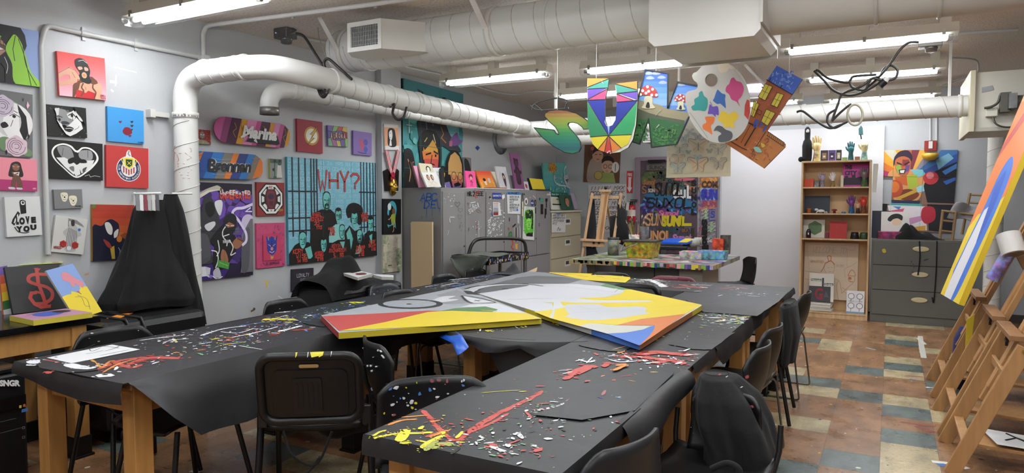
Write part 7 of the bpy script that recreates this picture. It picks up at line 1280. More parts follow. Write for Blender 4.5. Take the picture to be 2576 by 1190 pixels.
def f11(A):A.r(Wh,12,34,88,92)if 0 else None;A.t('FIRE',14,10,86,24,Wh,.03);A.p(Wh,'30 28 70 28 70 74 92 74 50 96 8 74 30 74');A.p(Wh,'20 28 50 34 80 28 80 32 20 32');A.hand('EXTINGUISHER',44,36,56,70,'#b8383a',.6)if 0 else A.l('#b8383a',1,'50 38 50 70')
q=[at(1577,430,'y',Y1-.004),at(1593,430,'y',Y1-.004),at(1577,486,'y',Y1-.004)];w_,h_=size(*q);A=Art(w_,h_);f11(A);panel('fire_sign','narrow red FIRE sign with a white downward arrow above the extinguisher','sign',*q,A,'#c8383a','#c8383a',.003)
q=[at(1480,465,'y',Y1-.012),at(1576,463,'y',Y1-.012),at(1480,583,'y',Y1-.012)];w_,h_=size(*q);A=Art(w_,h_)
for i,r_ in enumerate(['IIIIVV MXX','BCCDEEGEFFF','GGHHH JKKRR','LLLLLM MNNN','OOOO PPRR','QQQ  RRSS','S SSS TTUU','UUV  VVWW','XXX XXX YY']):A.hand(r_,6,4+i*10.5,94,11+i*10.5,'#5a2430',1.1,.3)
panel('alphabet_poster','large white brush lettered alphabet poster behind the easel on the back wall','poster',*q,A,'#d0d0d0',None,.003)
c=at(1588,535,'y',Y1-.1);t=thing('fire_extinguisher','red fire extinguisher with white label hanging right of the easel','fire extinguisher',(c.x,Y1-.1,at(1588,561,'y',Y1-.1).z));z0=at(1588,561,'y',Y1-.1).z;z1=at(1588,515,'y',Y1-.1).z
MB('#b3262a','gloss').lathe([(0,0),(.05,0),(.062,.012),(.064,.04),(.064,(z1-z0)*.82),(.055,(z1-z0)*.93),(.024,z1-z0),(0,z1-z0)],(c.x,Y1-.1,z0),24).build('cylinder',t)
lab(MB('#d8d0c4','paper').lathe([(.0648,(z1-z0)*.38),(.0648,(z1-z0)*.72)],(c.x,Y1-.1,z0),24).build('label_band',t),'white instruction label');MB('#2a2a2a','satin').tube(smooth([(c.x,Y1-.1,z1),(c.x-.07,Y1-.12,z1+.03),(c.x-.085,Y1-.12,z1-.05),(c.x-.085,Y1-.12,z0+.1)]),.01,8).build('hose',t)
m=MB('#3a3a3a','metal');m.lathe([(.02,0),(.02,.04),(.012,.05)],(c.x,Y1-.1,z1),12);m.box((c.x-.02,Y1-.12,z1+.04),(c.x+.09,Y1-.09,z1+.055));m.box((c.x-.01,Y1-.12,z1+.065),(c.x+.1,Y1-.09,z1+.08));m.build('valve_handle',t);q=[at(u,v,'y',Y1-.17)for u,v in((1576,508),(1583,510),(1581,530),(1574,528))];lab(MB('#d8d8d4','paper').prism(q,(0,.002,0)).build('inspection_tag',t),'white paper tag')
YE=8.35;WE='#dcb48a'
def ep(u,v,y=YE):return at(u,v,'y',y)
t=thing('studio_easel','light wooden studio easel between the beige cabinet and the graffiti door','easel',ep(1500,700))
for(u0,v0),(u1,v1),w_ in(((1490,486),(1456,700),.035),((1563,486),(1545,600),.035)):a_,b_=ep(u0,v0),ep(u1,v1);b_=a_+(b_-a_)*(a_.z/(a_.z-b_.z));MB(WE,'wood').bar(b_,a_,w_,.02,(0,1,0)).build('front_leg',t,bevel=.002)
a_,b_=ep(1524,478,YE-.02),ep(1508,605,YE-.02);MB(WE,'wood').bar(b_,a_,.1,.02,(0,1,0)).build('mast_board',t,bevel=.002);m=MB('#b98656','wood');m.bar(ep(1510,602,YE-.034),ep(1526,480,YE-.034),.028,.008,(0,1,0));m.build('mast_groove',t)
MB(WE,'wood').bar(ep(1461,603,YE-.05),ep(1560,608,YE-.05),.05,.03,(0,0,1)).build('canvas_tray',t,bevel=.003);MB(WE,'wood').bar(ep(1466,613,YE-.03),ep(1520,615,YE-.03),.02,.07,(0,0,1)).build('tray_block',t,bevel=.003)
MB(WE,'wood').bar(ep(1490,497,YE),ep(1560,497,YE),.02,.035,(0,0,1)).build('cross_rail',t,bevel=.002);MB(WE,'wood').bar(ep(1508,480,YE-.03),ep(1537,480,YE-.03),.03,.03,(0,0,1)).build('top_clamp',t,bevel=.002)
for u in(1493,1506):m=MB('#111','plastic');c=ep(u,611,YE-.06);m.lathe([(0,0),(.014,0),(.016,.012),(.006,.02)],c,8,axis='y');m.build('knob',t)
m=MB('#111','plastic').ball(ep(1524,473,YE-.03),.022);m.build('top_knob',t)
a_=ep(1524,490,YE+.05);MB(WE,'wood').bar((a_.x,YE+.9,0),(a_.x,YE+.03,a_.z),.03,.02,(0,1,0)).build('rear_leg',t,bevel=.002)
for u in(1488,1500):MB(WE,'wood').box(tuple(ep(u,622,YE-.03)),tuple(ep(u+5,618,YE-.0))).build('peg',t)
def apron(label,pts,y,col='#141416'):
 q=[at(u,v,'y',y)for u,v in pts];n=len(q);c_=sum(q,V((0,0,0)))/n;m=MB(col,'cloth');rings=6;vs=[]
 for k in range(rings+1):
  f=1-k/rings
  for i,p in enumerate(q):pp=c_+(p-c_)*f;vs.append(pp+V((0,-.05*math.sin(min(1,(1-f)*1.8)*1.57)+.02*math.sin(pp.x*30)*(1-f),0)))
 m.add(vs,[(k*n+i,k*n+(i+1)%n,(k+1)*n+(i+1)%n,(k+1)*n+i)for k in range(rings)for i in range(n)],smooth=True);return tag(m.build('apron',solid=.012),label,'apron')
apron('black apron hanging down the left side of the wooden easel',[(1483,500),(1496,492),(1497,538),(1499,560),(1499,655),(1513,660),(1512,674),(1476,672),(1475,600),(1470,595)],YE+.06)
apron('black apron hanging on the right side of the wooden easel',[(1556,492),(1561,494),(1564,520),(1575,530),(1582,590),(1584,626),(1535,600),(1534,545),(1552,540)],YE+.04)
t=thing('paint_table','high work table with a rainbow of paint drips along its front edge','table',(-2.2,7.3,0));TX0,TX1,TY0,TY1,TT=-2.97,-1.47,6.68,8.0,.895
m=MB('#6f6f64','paintcan');m.box((TX0,TY0,TT-.045),(TX1,TY1,TT));m.build('table_top',t,bevel=.003)
m=MB('#8b7a55','art');z=TT+.0005
for _ in range(420):
 x,y=R.uniform(TX0+.03,TX1-.03),R.uniform(TY0+.02,TY1-.03);r_=R.uniform(.01,.05);f=(x-TX0)/(TX1-TX0);cs=['#8a9a7a','#a8a860','#8a9a8a','#6a6a5a']if f<.3 else['#8a8a84','#a8a8a4','#55554f','#b06a70','#c8b8c0']if f<.85 else['#3a4a9c','#7a8ab0','#a8a8a8','#b05a60']
 m.add([(x+r_*1.6*math.cos(i*.9)*R.uniform(.6,1.2),y+r_*math.sin(i*.9)*R.uniform(.6,1.2),z+(_%40)*.00003)for i in range(7)],[tuple(range(7))],R.choice(cs),'art')
m.build('paint_crust',t)
m=MB(K,'art');m.box((TX0,TY0-.004,TT-.046),(TX0+.46,TY0-.0005,TT-.002),'#a08a68');cs=['#c8867a','#5a4a8c','#8a3a3a','#3a7a4a','#d8c83c','#2a3a8a','#c86a6a','#a8744a','#e0a0a0','#7a5ab0','#1c1c20','#7fb03c','#8fb85c','#b0a0c0','#3a6a5c','#d8b040','#c8c8c8','#b05050']
x=TX0+.5
while x<TX1-.02:w_=R.uniform(.016,.042);dz=R.uniform(.03,.05);m.box((x,TY0-.004-R.uniform(0,.002),TT-dz),(x+w_,TY0-.0005,TT-.001),R.choice(cs));x+=w_*R.uniform(.8,1.3)
for _ in range(26):x,w_=R.uniform(TX0+.05,TX0+.45),R.uniform(.01,.05);m.box((x,TY0-.0055,TT-R.uniform(.02,.04)),(x+w_,TY0-.004,TT-.004),R.choice(['#55603c','#6a6a5a','#8a8a84','#6b5a44']))
y=TY0+.02
while y<TY1-.4:w_=R.uniform(.04,.1);m.box((TX1+.0005,y,TT-.044),(TX1+.004,y+w_,TT-.001),R.choice(['#5a6a50','#7a5a48','#8a8a84','#3a4aa0','#2f3f8c']if y>7.2 else['#b08a5c','#7a8a54','#7a5040','#8a8a84']));y+=w_
lab(m.build('edge_drips',t),'rainbow stripes of dried paint')
m=MB('#7e7f76','locker');m.box((-2.55,6.95,0),(-1.83,7.7,TT-.046));m.build('base_cabinet',t,bevel=.003);m=MB('#232323').box((-2.13,6.944,.05),(-2.122,6.951,TT-.06));m.build('door_gap',t)
MB('#8f887b','satin').box((-1.83,6.8,0),(-1.6,7.5,TT-.046)).build('pedestal',t,bevel=.003);MB('#8f887b','satin').box((-2.9,7.0,0),(-2.8,7.9,TT-.046)).build('pedestal',t,bevel=.003)
def pt(u,v):return at(u,v,'z',TT)
def zat(u,v,y):return at(u,v,'y',y)
c=pt(1538,643);t=thing('water_jar','tall dirty glass jar of grey water with dark rim on the paint table','jar',c);r_=.062;h_=at(1538,598,'y',c.y).z-TT;MB('#8a8a7c','paintcan').lathe([(0,0),(r_,0),(r_,h_*.9),(r_*.95,h_*.92)],(c.x,c.y+.06,TT),20).build('jar_body',t);MB('#2b2d2e','satin').lathe([(r_,h_*.88),(r_*1.04,h_*.9),(r_*1.04,h_),(r_*.9,h_),(r_*.9,h_*.8),(0,h_*.8)],(c.x,c.y+.06,TT),20).build('rim',t)
c=pt(1592,632);c.y+=.1;t=thing('brush_pot','white pot crammed with paint brushes on the paint table','brush pot',(c.x,c.y,TT));MB('#c0bdb2','paintcan').lathe([(0,0),(.07,0),(.085,.2),(.08,.2),(.07,.18),(0,.18)],(c.x,c.y,TT),20).build('pot',t)
for i in range(22):
 a=R.uniform(0,6.28);k=R.uniform(.3,1);p0=V((c.x+.03*math.cos(a),c.y+.03*math.sin(a),TT+.1));p1=V((c.x+.12*k*math.cos(a),c.y+.1*k*math.sin(a),TT+R.uniform(.3,.4)));b=MB(R.choice(['#8a6a44','#b08a5c','#3a2a24','#a8a83c','#6a4a3c']),'satin').tube([p0,p1],.0055,6);d_=(p1-p0).normalized();b.tube([p1,p1+d_*.02],.007,6,'#a8a49a','metal');b.tube([p1+d_*.02,p1+d_*.05],[.008,.003],6,R.choice(['#3a2a20','#c8b8a0','#7a4a4c']));tag(b.build('paint_brush'),'paint brush standing in the white pot on the paint table','brush','paint brushes in the white pot')
c=at(1615,600,'y',7.35);tag(MB('#4b4a46','paintcan').lathe([(0,0),(.05,0),(.052,.33),(.045,.33),(.045,.05)],(c.x,7.42,TT),18).build('paint_can'),'dark dented tin behind the yellow bucket on the paint table','can')
t=thing('paint_bucket','square yellow bucket caked in paint with a bail handle on the paint table','bucket',tuple(pt(1605,651)));c=pt(1605,651);h_=.185
def taper(m,cx_,cy_,a,b,a2,b2,z0,z1,th=.0,col=None,kind=None):
 L=[V((cx_+sx*a/2,cy_+sy*b/2,z0))for sx,sy in((-1,-1),(1,-1),(1,1),(-1,1))];U=[V((cx_+sx*a2/2,cy_+sy*b2/2,z1))for sx,sy in((-1,-1),(1,-1),(1,1),(-1,1))]
 m.add(L+U,[(0,3,2,1),(0,1,5,4),(1,2,6,5),(2,3,7,6),(3,0,4,7)],col,kind);
 U2=[V((cx_+sx*(a2/2-.012),cy_+sy*(b2/2-.012),z1))for sx,sy in((-1,-1),(1,-1),(1,1),(-1,1))];D=[V((p.x,p.y,z1-(z1-z0)*.35))for p in U2]
 m.add(U+U2+D,[(i,(i+1)%4,4+(i+1)%4,4+i)for i in range(4)]+[(4+i,4+(i+1)%4,8+(i+1)%4,8+i)for i in range(4)]+[(8,9,10,11)],col,kind)
cx_,cy_=c.x+.0,c.y+.16;m=MB('#b09a2c','paintcan');taper(m,cx_,cy_,.27,.24,.33,.29,TT,TT+h_);m.build('bucket_body',t,bevel=.01);m=MB('#55524c','paintcan');taper(m,cx_,cy_,.34,.3,.36,.32,TT+h_-.012,TT+h_+.008);lab(m.build('rim',t,bevel=.004),'grey rim');MB('#77716a','satin').tube(smooth([(cx_-.18,cy_-.02,TT+h_),(cx_-.19,cy_-.17,TT+.08),(cx_-.1,cy_-.2,TT+.12),(cx_,cy_-.18,TT+.16)]),.006,6).build('handle',t)
c=pt(1690,640);t=thing('electric_griddle','black table griddle on short legs beside the yellow bucket','griddle',(c.x,c.y+.1,TT));MB('#151517','satin').box((c.x-.18,c.y-.02,TT+.05),(c.x+.18,c.y+.26,TT+.1)).build('griddle_body',t,bevel=.015)
for sx in(-.14,.14):MB('#151517','satin').box((c.x+sx-.01,c.y,TT),(c.x+sx+.01,c.y+.22,TT+.05)).build('foot',t)
m=MB('#2458c8','gloss');cc=V((c.x+.03,c.y+.1,TT+.12));m.prism([(cc.x-.2,cc.y-.1,cc.z),(cc.x+.14,cc.y-.1,cc.z),(cc.x+.2,cc.y+.12,cc.z+.035),(cc.x-.13,cc.y+.12,cc.z+.035)],(0,0,.02));m.prism([(cc.x+.04,cc.y-.09,cc.z+.022),(cc.x+.139,cc.y-.09,cc.z+.022),(cc.x+.19,cc.y+.11,cc.z+.056),(cc.x+.07,cc.y+.11,cc.z+.056)],(0,0,.001),'#d8c83c');tag(m.build('paint_tray',bevel=.004),'blue and yellow paint tray lying on the black griddle','paint tray')
def tub(name,label,u,v,a,b,h_,col,cat='tub'):
 c=pt(u,v);m=MB(col,'paintcan');taper(m,c.x,c.y+b/2,a*.92,b*.92,a,b,TT,TT+h_);return tag(m.build(name,bevel=.006),label,cat)
tub('plastic_tub','pinkish white paint crusted tub holding lumps of clay on the paint table',1736,653,.24,.2,.08,'#b8a8a8')
tub('plastic_tub','light blue ribbed basket tub at the right end of the paint table',1789,654,.28,.2,.09,'#6f9cb4')
tub('plastic_tub','orange red plastic tub standing in the light blue basket',1805,640,.13,.12,.18,'#d8492c');tub('plastic_tub','dark crusted tub behind the orange red one',1822,640,.1,.12,.22,'#4a4642')
c=pt(1730,640);m=MB('#9a9a94','satin').ball((c.x-.04,c.y+.1,TT+.11),.045,sc=(1,1,.7));tag(m.build('clay_lump'),'white clay lump in the pinkish tub','clay');m=MB('#9b9b90','plain').tube([(c.x+.0,c.y+.05,TT+.12),(c.x+.1,c.y+.1,TT+.14)],[.04,.05],14,caps=False);m.tube([(c.x+.04,c.y+.14,TT+.15),(c.x+.12,c.y+.15,TT+.15)],.04,14);tag(m.build('paper_cup',solid=.004),'crushed grey cup tipped over in the pinkish tub','cup')
# BOOKSHELF
YS=9.7;SH='#dcb88c';SX0,SX1=-1.03,-.225
def sz(v):return at(2100,v,'y',YS).z
ZS=[.075,sz(601),sz(537),sz(470)];ZT=2.02
t=thing('bookshelf','tall light wood bookshelf with four open bays against the white board','bookshelf',(-.63,9.84,0))
for x in(SX0,SX1-.022):MB(SH,'wood').box((x,YS,0),(x+.022,YS+.28,ZT)).build('side_panel',t,bevel=.002)
MB(SH,'wood').box((SX0,YS-.002,ZT-.022),(SX1,YS+.28,ZT)).build('top_board',t,bevel=.002)
for z in ZS:MB(SH,'wood').box((SX0+.022,YS+.002,z-.018),(SX1-.022,YS+.27,z)).build('shelf',t,bevel=.001)
MB(SH,'wood').box((SX0+.022,YS+.01,0),(SX1-.022,YS+.025,.057)).build('kick_board',t);MB('#c9a478','plain').box((SX0,YS+.272,0),(SX1,YS+.28,ZT)).build('back_panel',t)
YP=YS+.12
def prop(name,label,cat,u0,v0,u1,v1,zb,col,draw=None,y=YP,thick=.012,tilt=.0,edge=None,lean_=.03):
 a_,b_,c_=at(u0,v0,'y',y),at(u1,v0,'y',y),at(u0,v1,'y',y);b_.z=a_.z;c_.x=a_.x+tilt;d=zb+.001-c_.z;h_=a_.z+d-c_.z-d;a_=V((a_.x,y+lean_,a_.z+d));b_=V((b_.x,y+lean_,b_.z+d));c_=V((c_.x,y,zb+.001));A=Art((b_-a_).length,(c_-a_).length)
 if draw:draw(A)
 return panel(name,label,cat,a_,b_,c_,A,col,edge,thick,'art')
def hand_sculpt(label,u,v0,v1,zb,col,k2=None,fingers=(1,1,1,1),y=YP,sc=1.0):
 c=at(u,v1,'y',y);H=(at(u,v0,'y',y).z-c.z);x=c.x;z0=zb+.001;t=thing('hand_sculpture',label,'sculpture',(x,y,z0),'papier mache hand sculptures');w_=H*.17*sc
 def mm(p,q):return[V((x+a*H,y+b*H,z0+c_*H))for a,b,c_ in p],[r_*H for r_ in q]
 p_,r_=mm([(0,0,0),(0,0,.02),(0,0,.3),(.0,0,.42)],[.13,.145,.11,.1]);MB(k2 or col,'paintcan').tube(p_,r_,14).build('forearm',t)
 m=MB(col,'satin');p_,r_=mm([(0,0,.38),(0,0,.46),(0,0,.56),(0,0,.66),(0,0,.7)],[.1,.125,.15,.14,.1]);m.tube(p_,r_,14)
 for i,f in enumerate(fingers):
  a=(-.105+.07*i);L=[.24,.3,.28,.2][i]
  if f:p_,r_=mm([(a,0,.62),(a*1.25,-.01,.68+L*.5),(a*1.4,-.03,.68+L*f)],[.042,.04,.028])
  else:p_,r_=mm([(a,0,.62),(a*1.1,-.06,.74),(a,-.12,.68),(a*.9,-.1,.6)],[.042,.042,.038,.03])
  m.tube(p_,r_,8)
 p_,r_=mm([(-.11,0,.5),(-.2,-.03,.6),(-.24,-.04,.72)],[.05,.042,.03]);m.tube(p_,r_,8);m.build('hand',t);return t
hand_sculpt('cream wrapped hand sculpture beside the black robed figure on top of the bookshelf',2054,340,406,ZT,'#d8c088')
hand_sculpt('teal green hand sculpture with bent fingers on top of the bookshelf',2140,354,403,ZT,'#2f6c74',None,(1,1,1,1),sc=1.2)
hand_sculpt('cream and turquoise hand sculpture holding up a feather on top of the bookshelf',2174,346,402,ZT,'#d2c898','#9fc8c0',(0,0,0,0))
c=at(2167,350,'y',YP);m=MB('#2c4a50','satin').tube([c,c+V((-.01,-.02,.06))],.008,6);m.prism([c+V((-.03,-.02,.05)),c+V((.02,-.02,.05)),c+V((.012,-.02,.14)),c+V((-.008,-.02,.17)),c+V((-.035,-.02,.13))],(0,.004,0),'#4f8c94');tag(m.build('feather'),'teal feather held upright by the cream hand sculpture','feather')
c=at(2030,400,'y',YP);t=thing('reaper_figure','black robed skull faced figure standing at the left end of the bookshelf top','figurine',(c.x,YP,ZT));H=at(2033,319,'y',YP).z-ZT
m=MB('#111112','cloth').lathe([(0,0),(.05,0),(.058,.04),(.062,H*.45),(.05,H*.58),(.034,H*.64),(.036,H*.8),(.034,H*.94),(.012,H),(0,H)],(c.x,YP,ZT),20);m.ball((c.x-.07,YP-.02,ZT+.03),.035);m.build('robe',t)
m=MB('#d8d6ce','satin').ball((c.x+.004,YP-.027,ZT+H*.87),.021,sc=(.9,.7,1.25));m.ball((c.x-.004,YP-.042,ZT+H*.885),.0042,'#111');m.ball((c.x+.012,YP-.042,ZT+H*.885),.0042,'#111');m.box((c.x-.004,YP-.046,ZT+H*.82),(c.x+.012,YP-.036,ZT+H*.83),'#111');m.build('skull_face',t)
def small_box(label,u0,v0,u1,v1,zb,col,accent,y=YP,kind='satin',name='craft_box',cat='box',d=.07):
 a_,b_=at(u0,v1,'y',y),at(u1,v0,'y',y);h_=b_.z-a_.z;m=MB(col,kind).box((a_.x,y,zb+.001),(b_.x,y+d,zb+h_));w_=b_.x-a_.x
 if accent:m.box((a_.x+w_*.2,y-.003,zb+h_*.2),(b_.x-w_*.2,y,zb+h_*.75),accent);m.box((a_.x+w_*.35,y-.005,zb+h_*.35),(b_.x-w_*.35,y-.003,zb+h_*.5),'#d8d4cc')
 return tag(m.build(name,bevel=.003),label,cat)
small_box('small brown and black craft box with red flowers on top of the bookshelf',2064,376,2083,404,ZT,'#3c2f34','#8c7458');small_box('small purple craft basket on top of the bookshelf',2084,376,2102,404,ZT,'#5a3a8c','#241a2c');small_box('small black and cream craft box on top of the bookshelf',2103,375,2117,403,ZT,'#161616','#b8ae98');small_box('low lime green box behind the teal hand sculpture',2118,394,2131,403,ZT,'#7fa050',None);small_box('low brown wooden block between the two right hand sculptures',2150,393,2163,403,ZT,'#8c6244',None)
z=ZS[3]
def f_(A):A.t('THE',8,6,36,24,'#1c1220',.06);A.t('CITY',8,30,56,50,'#1c1220',.06);A.p('#241226','0 62 10 62 10 52 22 52 22 60 36 60 36 48 50 48 50 62 70 56 90 62 100 58 100 92 0 92')
prop('canvas_painting','magenta canvas lettered THE CITY above a black skyline in the bookshelf','painting',2120,412,2186,470,z,'#b8348c',f_,YS+.16,tilt=.02);prop('card','cream card propped left of the THE CITY canvas','card',2115,440,2122,469,z,'#d0c4a8',None)
small_box('orange red wire handled box on the top bay of the bookshelf',2023,449,2047,470,z,'#d8512c',None);small_box('small silver glitter box beside the orange red box',2048,454,2060,470,z,'#8f9096',None,kind='paintcan')
hand_sculpt('lilac speckled hand sculpture making horns with a pink heart on it',2069,428,470,z,'#a89ab0','#a89ab0',(1,0,0,1));hand_sculpt('white plaster hand sculpture with pink spots on a small wooden stand',2095,430,469,z,'#e2dcd8','#b08a5c',(.8,.9,.9,.8));hand_sculpt('mossy green and mauve hand sculpture in front of the magenta canvas',2174,416,470,z,'#6c5a5a','#4c6a3c',(1,.6,.5,.8),YS+.06)
z=ZS[2];prop('canvas_painting','plain dark navy canvas lying back in the second bay of the bookshelf','painting',2024,490,2088,533,z,'#232a36',None,YS+.18)
m=MB('#b8622c','satin');c=at(2035,533,'y',YP);m.lathe([(0,0),(.022,0),(.027,.012),(.025,.045),(.032,.05),(.028,.06),(0,.064)],(c.x,YP,z),16);tag(m.build('clay_pot'),'tiny orange and pink clay burger shaped pot','pot')
t=thing('clay_dog','small white clay animal lying in the second bay of the bookshelf','figurine',(at(2065,533,'y',YP).x,YP,z));x=at(2065,533,'y',YP).x;m=MB('#d8d8d8','satin');m.ball((x,YP,z+.028),.026,sc=(1.7,.8,.8));m.ball((x-.055,YP,z+.045),.02,sc=(1.2,.9,.9));[m.tube([(x+q,YP-.01,z+.02),(x+q*1.3,YP-.03,z+.006)],.008,6)for q in(-.04,.04,.06)];m.ball((x-.075,YP-.005,z+.05),.008,'#2f78b0');m.build('body',t)
m=MB('#8c2f3a','satin');c=at(2099,533,'y',YP);m.lathe([(0,0),(.018,0),(.015,.03),(.034,.036),(.03,.05),(0,.058)],(c.x,YP,z),16);tag(m.build('clay_mushroom'),'small red capped clay mushroom','figurine');c=at(2122,533,'y',YP);tag(MB('#4a74a8','satin').lathe([(0,0),(.028,0),(.026,.02),(0,.025)],(c.x,YP,z),16).build('clay_disc'),'small blue clay disc lying in the second bay of the bookshelf','clay')
hand_sculpt('blue and purple hand sculpture in the second bay of the bookshelf',2142,485,533,z,'#6a3a74','#2f6aa8',sc=1.1);hand_sculpt('brown clay hand sculpture with red petals at the right of the second bay',2172,482,533,z,'#b8382c','#8c4a2c',(.5,.5,.5,.5),YS+.1);hand_sculpt('small dark brown hand sculpture between the blue one and the red petalled one',2158,498,533,z,'#c89a7c','#3a2a28',(0,0,0,0),YS+.09)
z=ZS[1]
def f_(A):rose(A,54,46,34,'#5f7c54','#2c3c28')
prop('canvas_painting','white canvas with a big green rose in the third bay of the bookshelf','painting',2022,547,2075,592,z,'#d6d2c6',f_,YS+.16);prop('canvas_painting','plain red canvas in the third bay of the bookshelf','painting',2087,551,2131,594,z,'#b82c2c',None,YS+.12)
c=at(2034,593,'y',YS+.07);m=MB('#2a1628','gloss').lathe([(0,0),(.03,0),(.03,.085),(.022,.1),(.018,.115),(0,.115)],(c.x,YS+.07,z),16);m.box((c.x-.008,YS+.038,z+.045),(c.x+.008,YS+.0405,z+.07),'#d8d8d8');tag(m.build('bottle'),'dark purple bottle with a small skull mark in front of the green rose canvas','bottle')
small_box('small maroon patterned cup between the rose canvas and the red canvas',2077,578,2085,592,z,'#7a2f44',None)
for u,c_,l_ in((2150,'#171717','upside down black flower pot in the third bay of the bookshelf'),(2173,'#2f4a30','upside down dark green flower pot in the third bay of the bookshelf')):c=at(u,596,'y',YS+.1);tag(MB(c_,'satin').lathe([(.05,0),(.052,.006),(.045,.055),(.04,.085),(0,.086)],(c.x,YS+.1,z+.001),20).build('flower_pot'),l_,'pot')
m=MB('#8a8a8a','satin').tube([at(2132,592,'y',YP),at(2136,582,'y',YP),at(2141,580,'y',YP)],.004,6);tag(m.build('wire_loop'),'thin wire loop beside the black flower pot','wire')
z=ZS[0]
def f_(A):
 b='#b8754c'
 for q,w_ in[('42 34 38 44 42 54 48 58 54 54 57 44 54 34',.8),('42 36 50 32 57 38',2.6),('46 32 44 24 50 24 50 32',2.2),('40 36 36 46 32 52',2),('46 58 44 62 32 66 28 74',.8),('52 58 54 62 66 66 70 78 72 88',.8),('72 88 84 76 92 68 84 66',.9),('66 66 62 76 66 100',1),('84 56 84 66 94 66 94 56',1),('82 56 89 46 96 56 82 56',1.4),('2 52 30 54 30 60',.6),('2 66 34 68',.8),('72 78 98 90',.9),('74 84 98 96',.6),('78 60 76 46 90 38 98 32',.5),('44 44 48 44',.7),('51 44 55 44',.7),('47 51 52 51',.8),('70 8 78 10 92 12 94 4',.6),('6 10 10 50',.4),('80 12 80 40',.4)]:A.l(b,w_*.6,q,True)
 A.e(b,86,61,2.4);A.hand('WELCOME TO',16,8,78,18,'#b8a090',.7,.3);A.hand('HUMANITIES',12,32,36,36,b,.5);A.hand('IN LOVE',60,38,74,42,'#b8a090',.4)
prop('poster_sketch','large cream poster sketch in brown line of a woman holding a small bird house','poster',2024,612,2160,752,z+.14,'#d2bfa8',f_,YS+.22,.004,lean_=.02)
def f_(A):A.r('#3f4048',0,46,88,100);A.r('#3f4048',52,16,60,46);A.r('#2c4a3c',6,20,50,28);A.t('Neonadu',8,21,48,27,Wh,.02);A.r('#2c4a3c',62,34,98,42);A.t('Grebtla',64,35,96,41,Wh,.02);A.t('G',24,52,58,94,'#8a2a34',.04);A.p('#55555c','70 62 82 84 60 84')
prop('canvas_painting','white and charcoal canvas with a dark red letter G at the bottom of the bookshelf','painting',2036,687,2098,757,z+.12,'#d4d0c6',f_,YS+.1)
def f_(A):
 for x,y in((26,24),(74,24),(26,66),(74,66)):A.e('#3a3a3c',x,y,13);A.e('#e6e6e8',x,y,11);A.l('#777',2.4,[(x,y+14),(x-2,y+24)])
 A.hand('BELIEVE IN A STAR',14,44,88,49,'#555',.5);A.r('#7a9ab8',0,92,100,100)
prop('sticker_sheet','white sheet with four plain round lollipop faces in a blue folder','sheet',2130,731,2175,787,z,'#dcdce2',f_,YS+.06)
for i in range(9):a_=R.uniform(-.03,.03);x0=SX0+.04;m=MB(R.choice(['#d8d4ca','#cfcabc','#e0ddd4','#b8524a' if i==2 else '#d8d4ca']),'paper');m.prism([(x0+a_,YS+.02,z+.002+i*.012),(x0+.36+a_,YS+.03+a_,z+.002+i*.011),(x0+.36,YS+.25,z+.004+i*.012),(x0+a_,YS+.25,z+.004+i*.013)],(0,0,.009));tag(m.build('paper_sheaf'),'loose sheaf of cream papers in the pile at the bottom of the bookshelf','papers','papers piled at the bottom of the bookshelf')
tag(MB('#d2cfc6','paper').prism([at(u,v,'y',YS+.05)for u,v in((2197,412),(2210,412),(2204,485),(2194,484))],(0,.02,0)).build('rolled_paper'),'roll of pale paper hanging on the right side of the bookshelf','paper roll')
t=thing('file_cabinet','wide dark grey three drawer lateral file cabinet right of the bookshelf','cabinet',(.33,9.94,0));FG='#65655f';FX0,FX1,FZ=-.2,.87,1.035
MB(FG,'locker').box((FX0,9.72,0),(FX1,10.2,FZ)).build('cabinet_body',t,bevel=.004)
for k in range(3):
 z0=.1+k*.31;d=MB(FG,'locker').box((FX0+.02,9.703,z0),(FX1-.02,9.72,z0+.3)).build('drawer',t,bevel=.003);p=MB('#c9bd94','satin').lathe([(0,0),(.07,0),(.082,-.003),(.088,-.008),(.08,-.01),(0,-.004)],(.33,9.7025,z0+.205),24,axis='y');p.v=[(x,y,z0+.205+(z_-z0-.205)*.36)for x,y,z_ in p.v];lab(p.build('drawer_handle',d),'cream oval handle')
m=MB('#c8b82c','art');w=WA(m,'y',9.7024,-1);w.p('#c8b82c','2219 628 2226 626 2229 634 2222 636',True);w.specks(['#1c1c1c'],16,2290,655,2300,690,1.5);w.l('#2a2a2a',3,'2325 655 2334 652',False);w.l('#1c1c1c',2,'2270 730 2300 760',False)if 0 else None;lab(m.build('paint_spots',t),'yellow and black paint spots')
m=MB('#111','cloth');m.tube(smooth([at(2313,607,'y',9.69),at(2314,650,'y',9.69),at(2309,692,'y',9.69)]),.008,6);tag(m.build('apron_string'),'black apron string hanging over the top drawer handle','string');m=MB('#111','cloth').tube(smooth([at(2357,606,'y',9.69),at(2355,680,'y',9.69),at(2349,758,'y',9.69),at(2345,748,'y',9.69)]),.007,6);tag(m.build('apron_string'),'longer black apron string reaching the bottom drawer of the grey file','string')
prop('canvas_painting','dark navy canvas at the left end of the grey file cabinet','painting',2194,534,2240,602,FZ,'#262c3a',None,9.98)
prop('canvas_painting','white canvas with black curls and a peach shape behind the black bundle','painting',2217,537,2288,586,FZ+.09,'#e0ddd8',lambda A:(A.p('#171717','26 30 40 14 60 10 76 22 74 44 60 34 44 38 34 50 24 44',True),A.p('#e8c8a8','44 40 60 36 74 50 66 66 50 70 40 60',True)),9.9)
a_,b_=at(2208,604,'y',9.8),at(2290,584,'y',9.8);m=MB('#a83468','paintcan').box((a_.x,9.8,FZ+.001),(b_.x,10.0,FZ+.09));tag(m.build('pink_box',bevel=.004),'pink and black painted box under the white curly canvas','box')
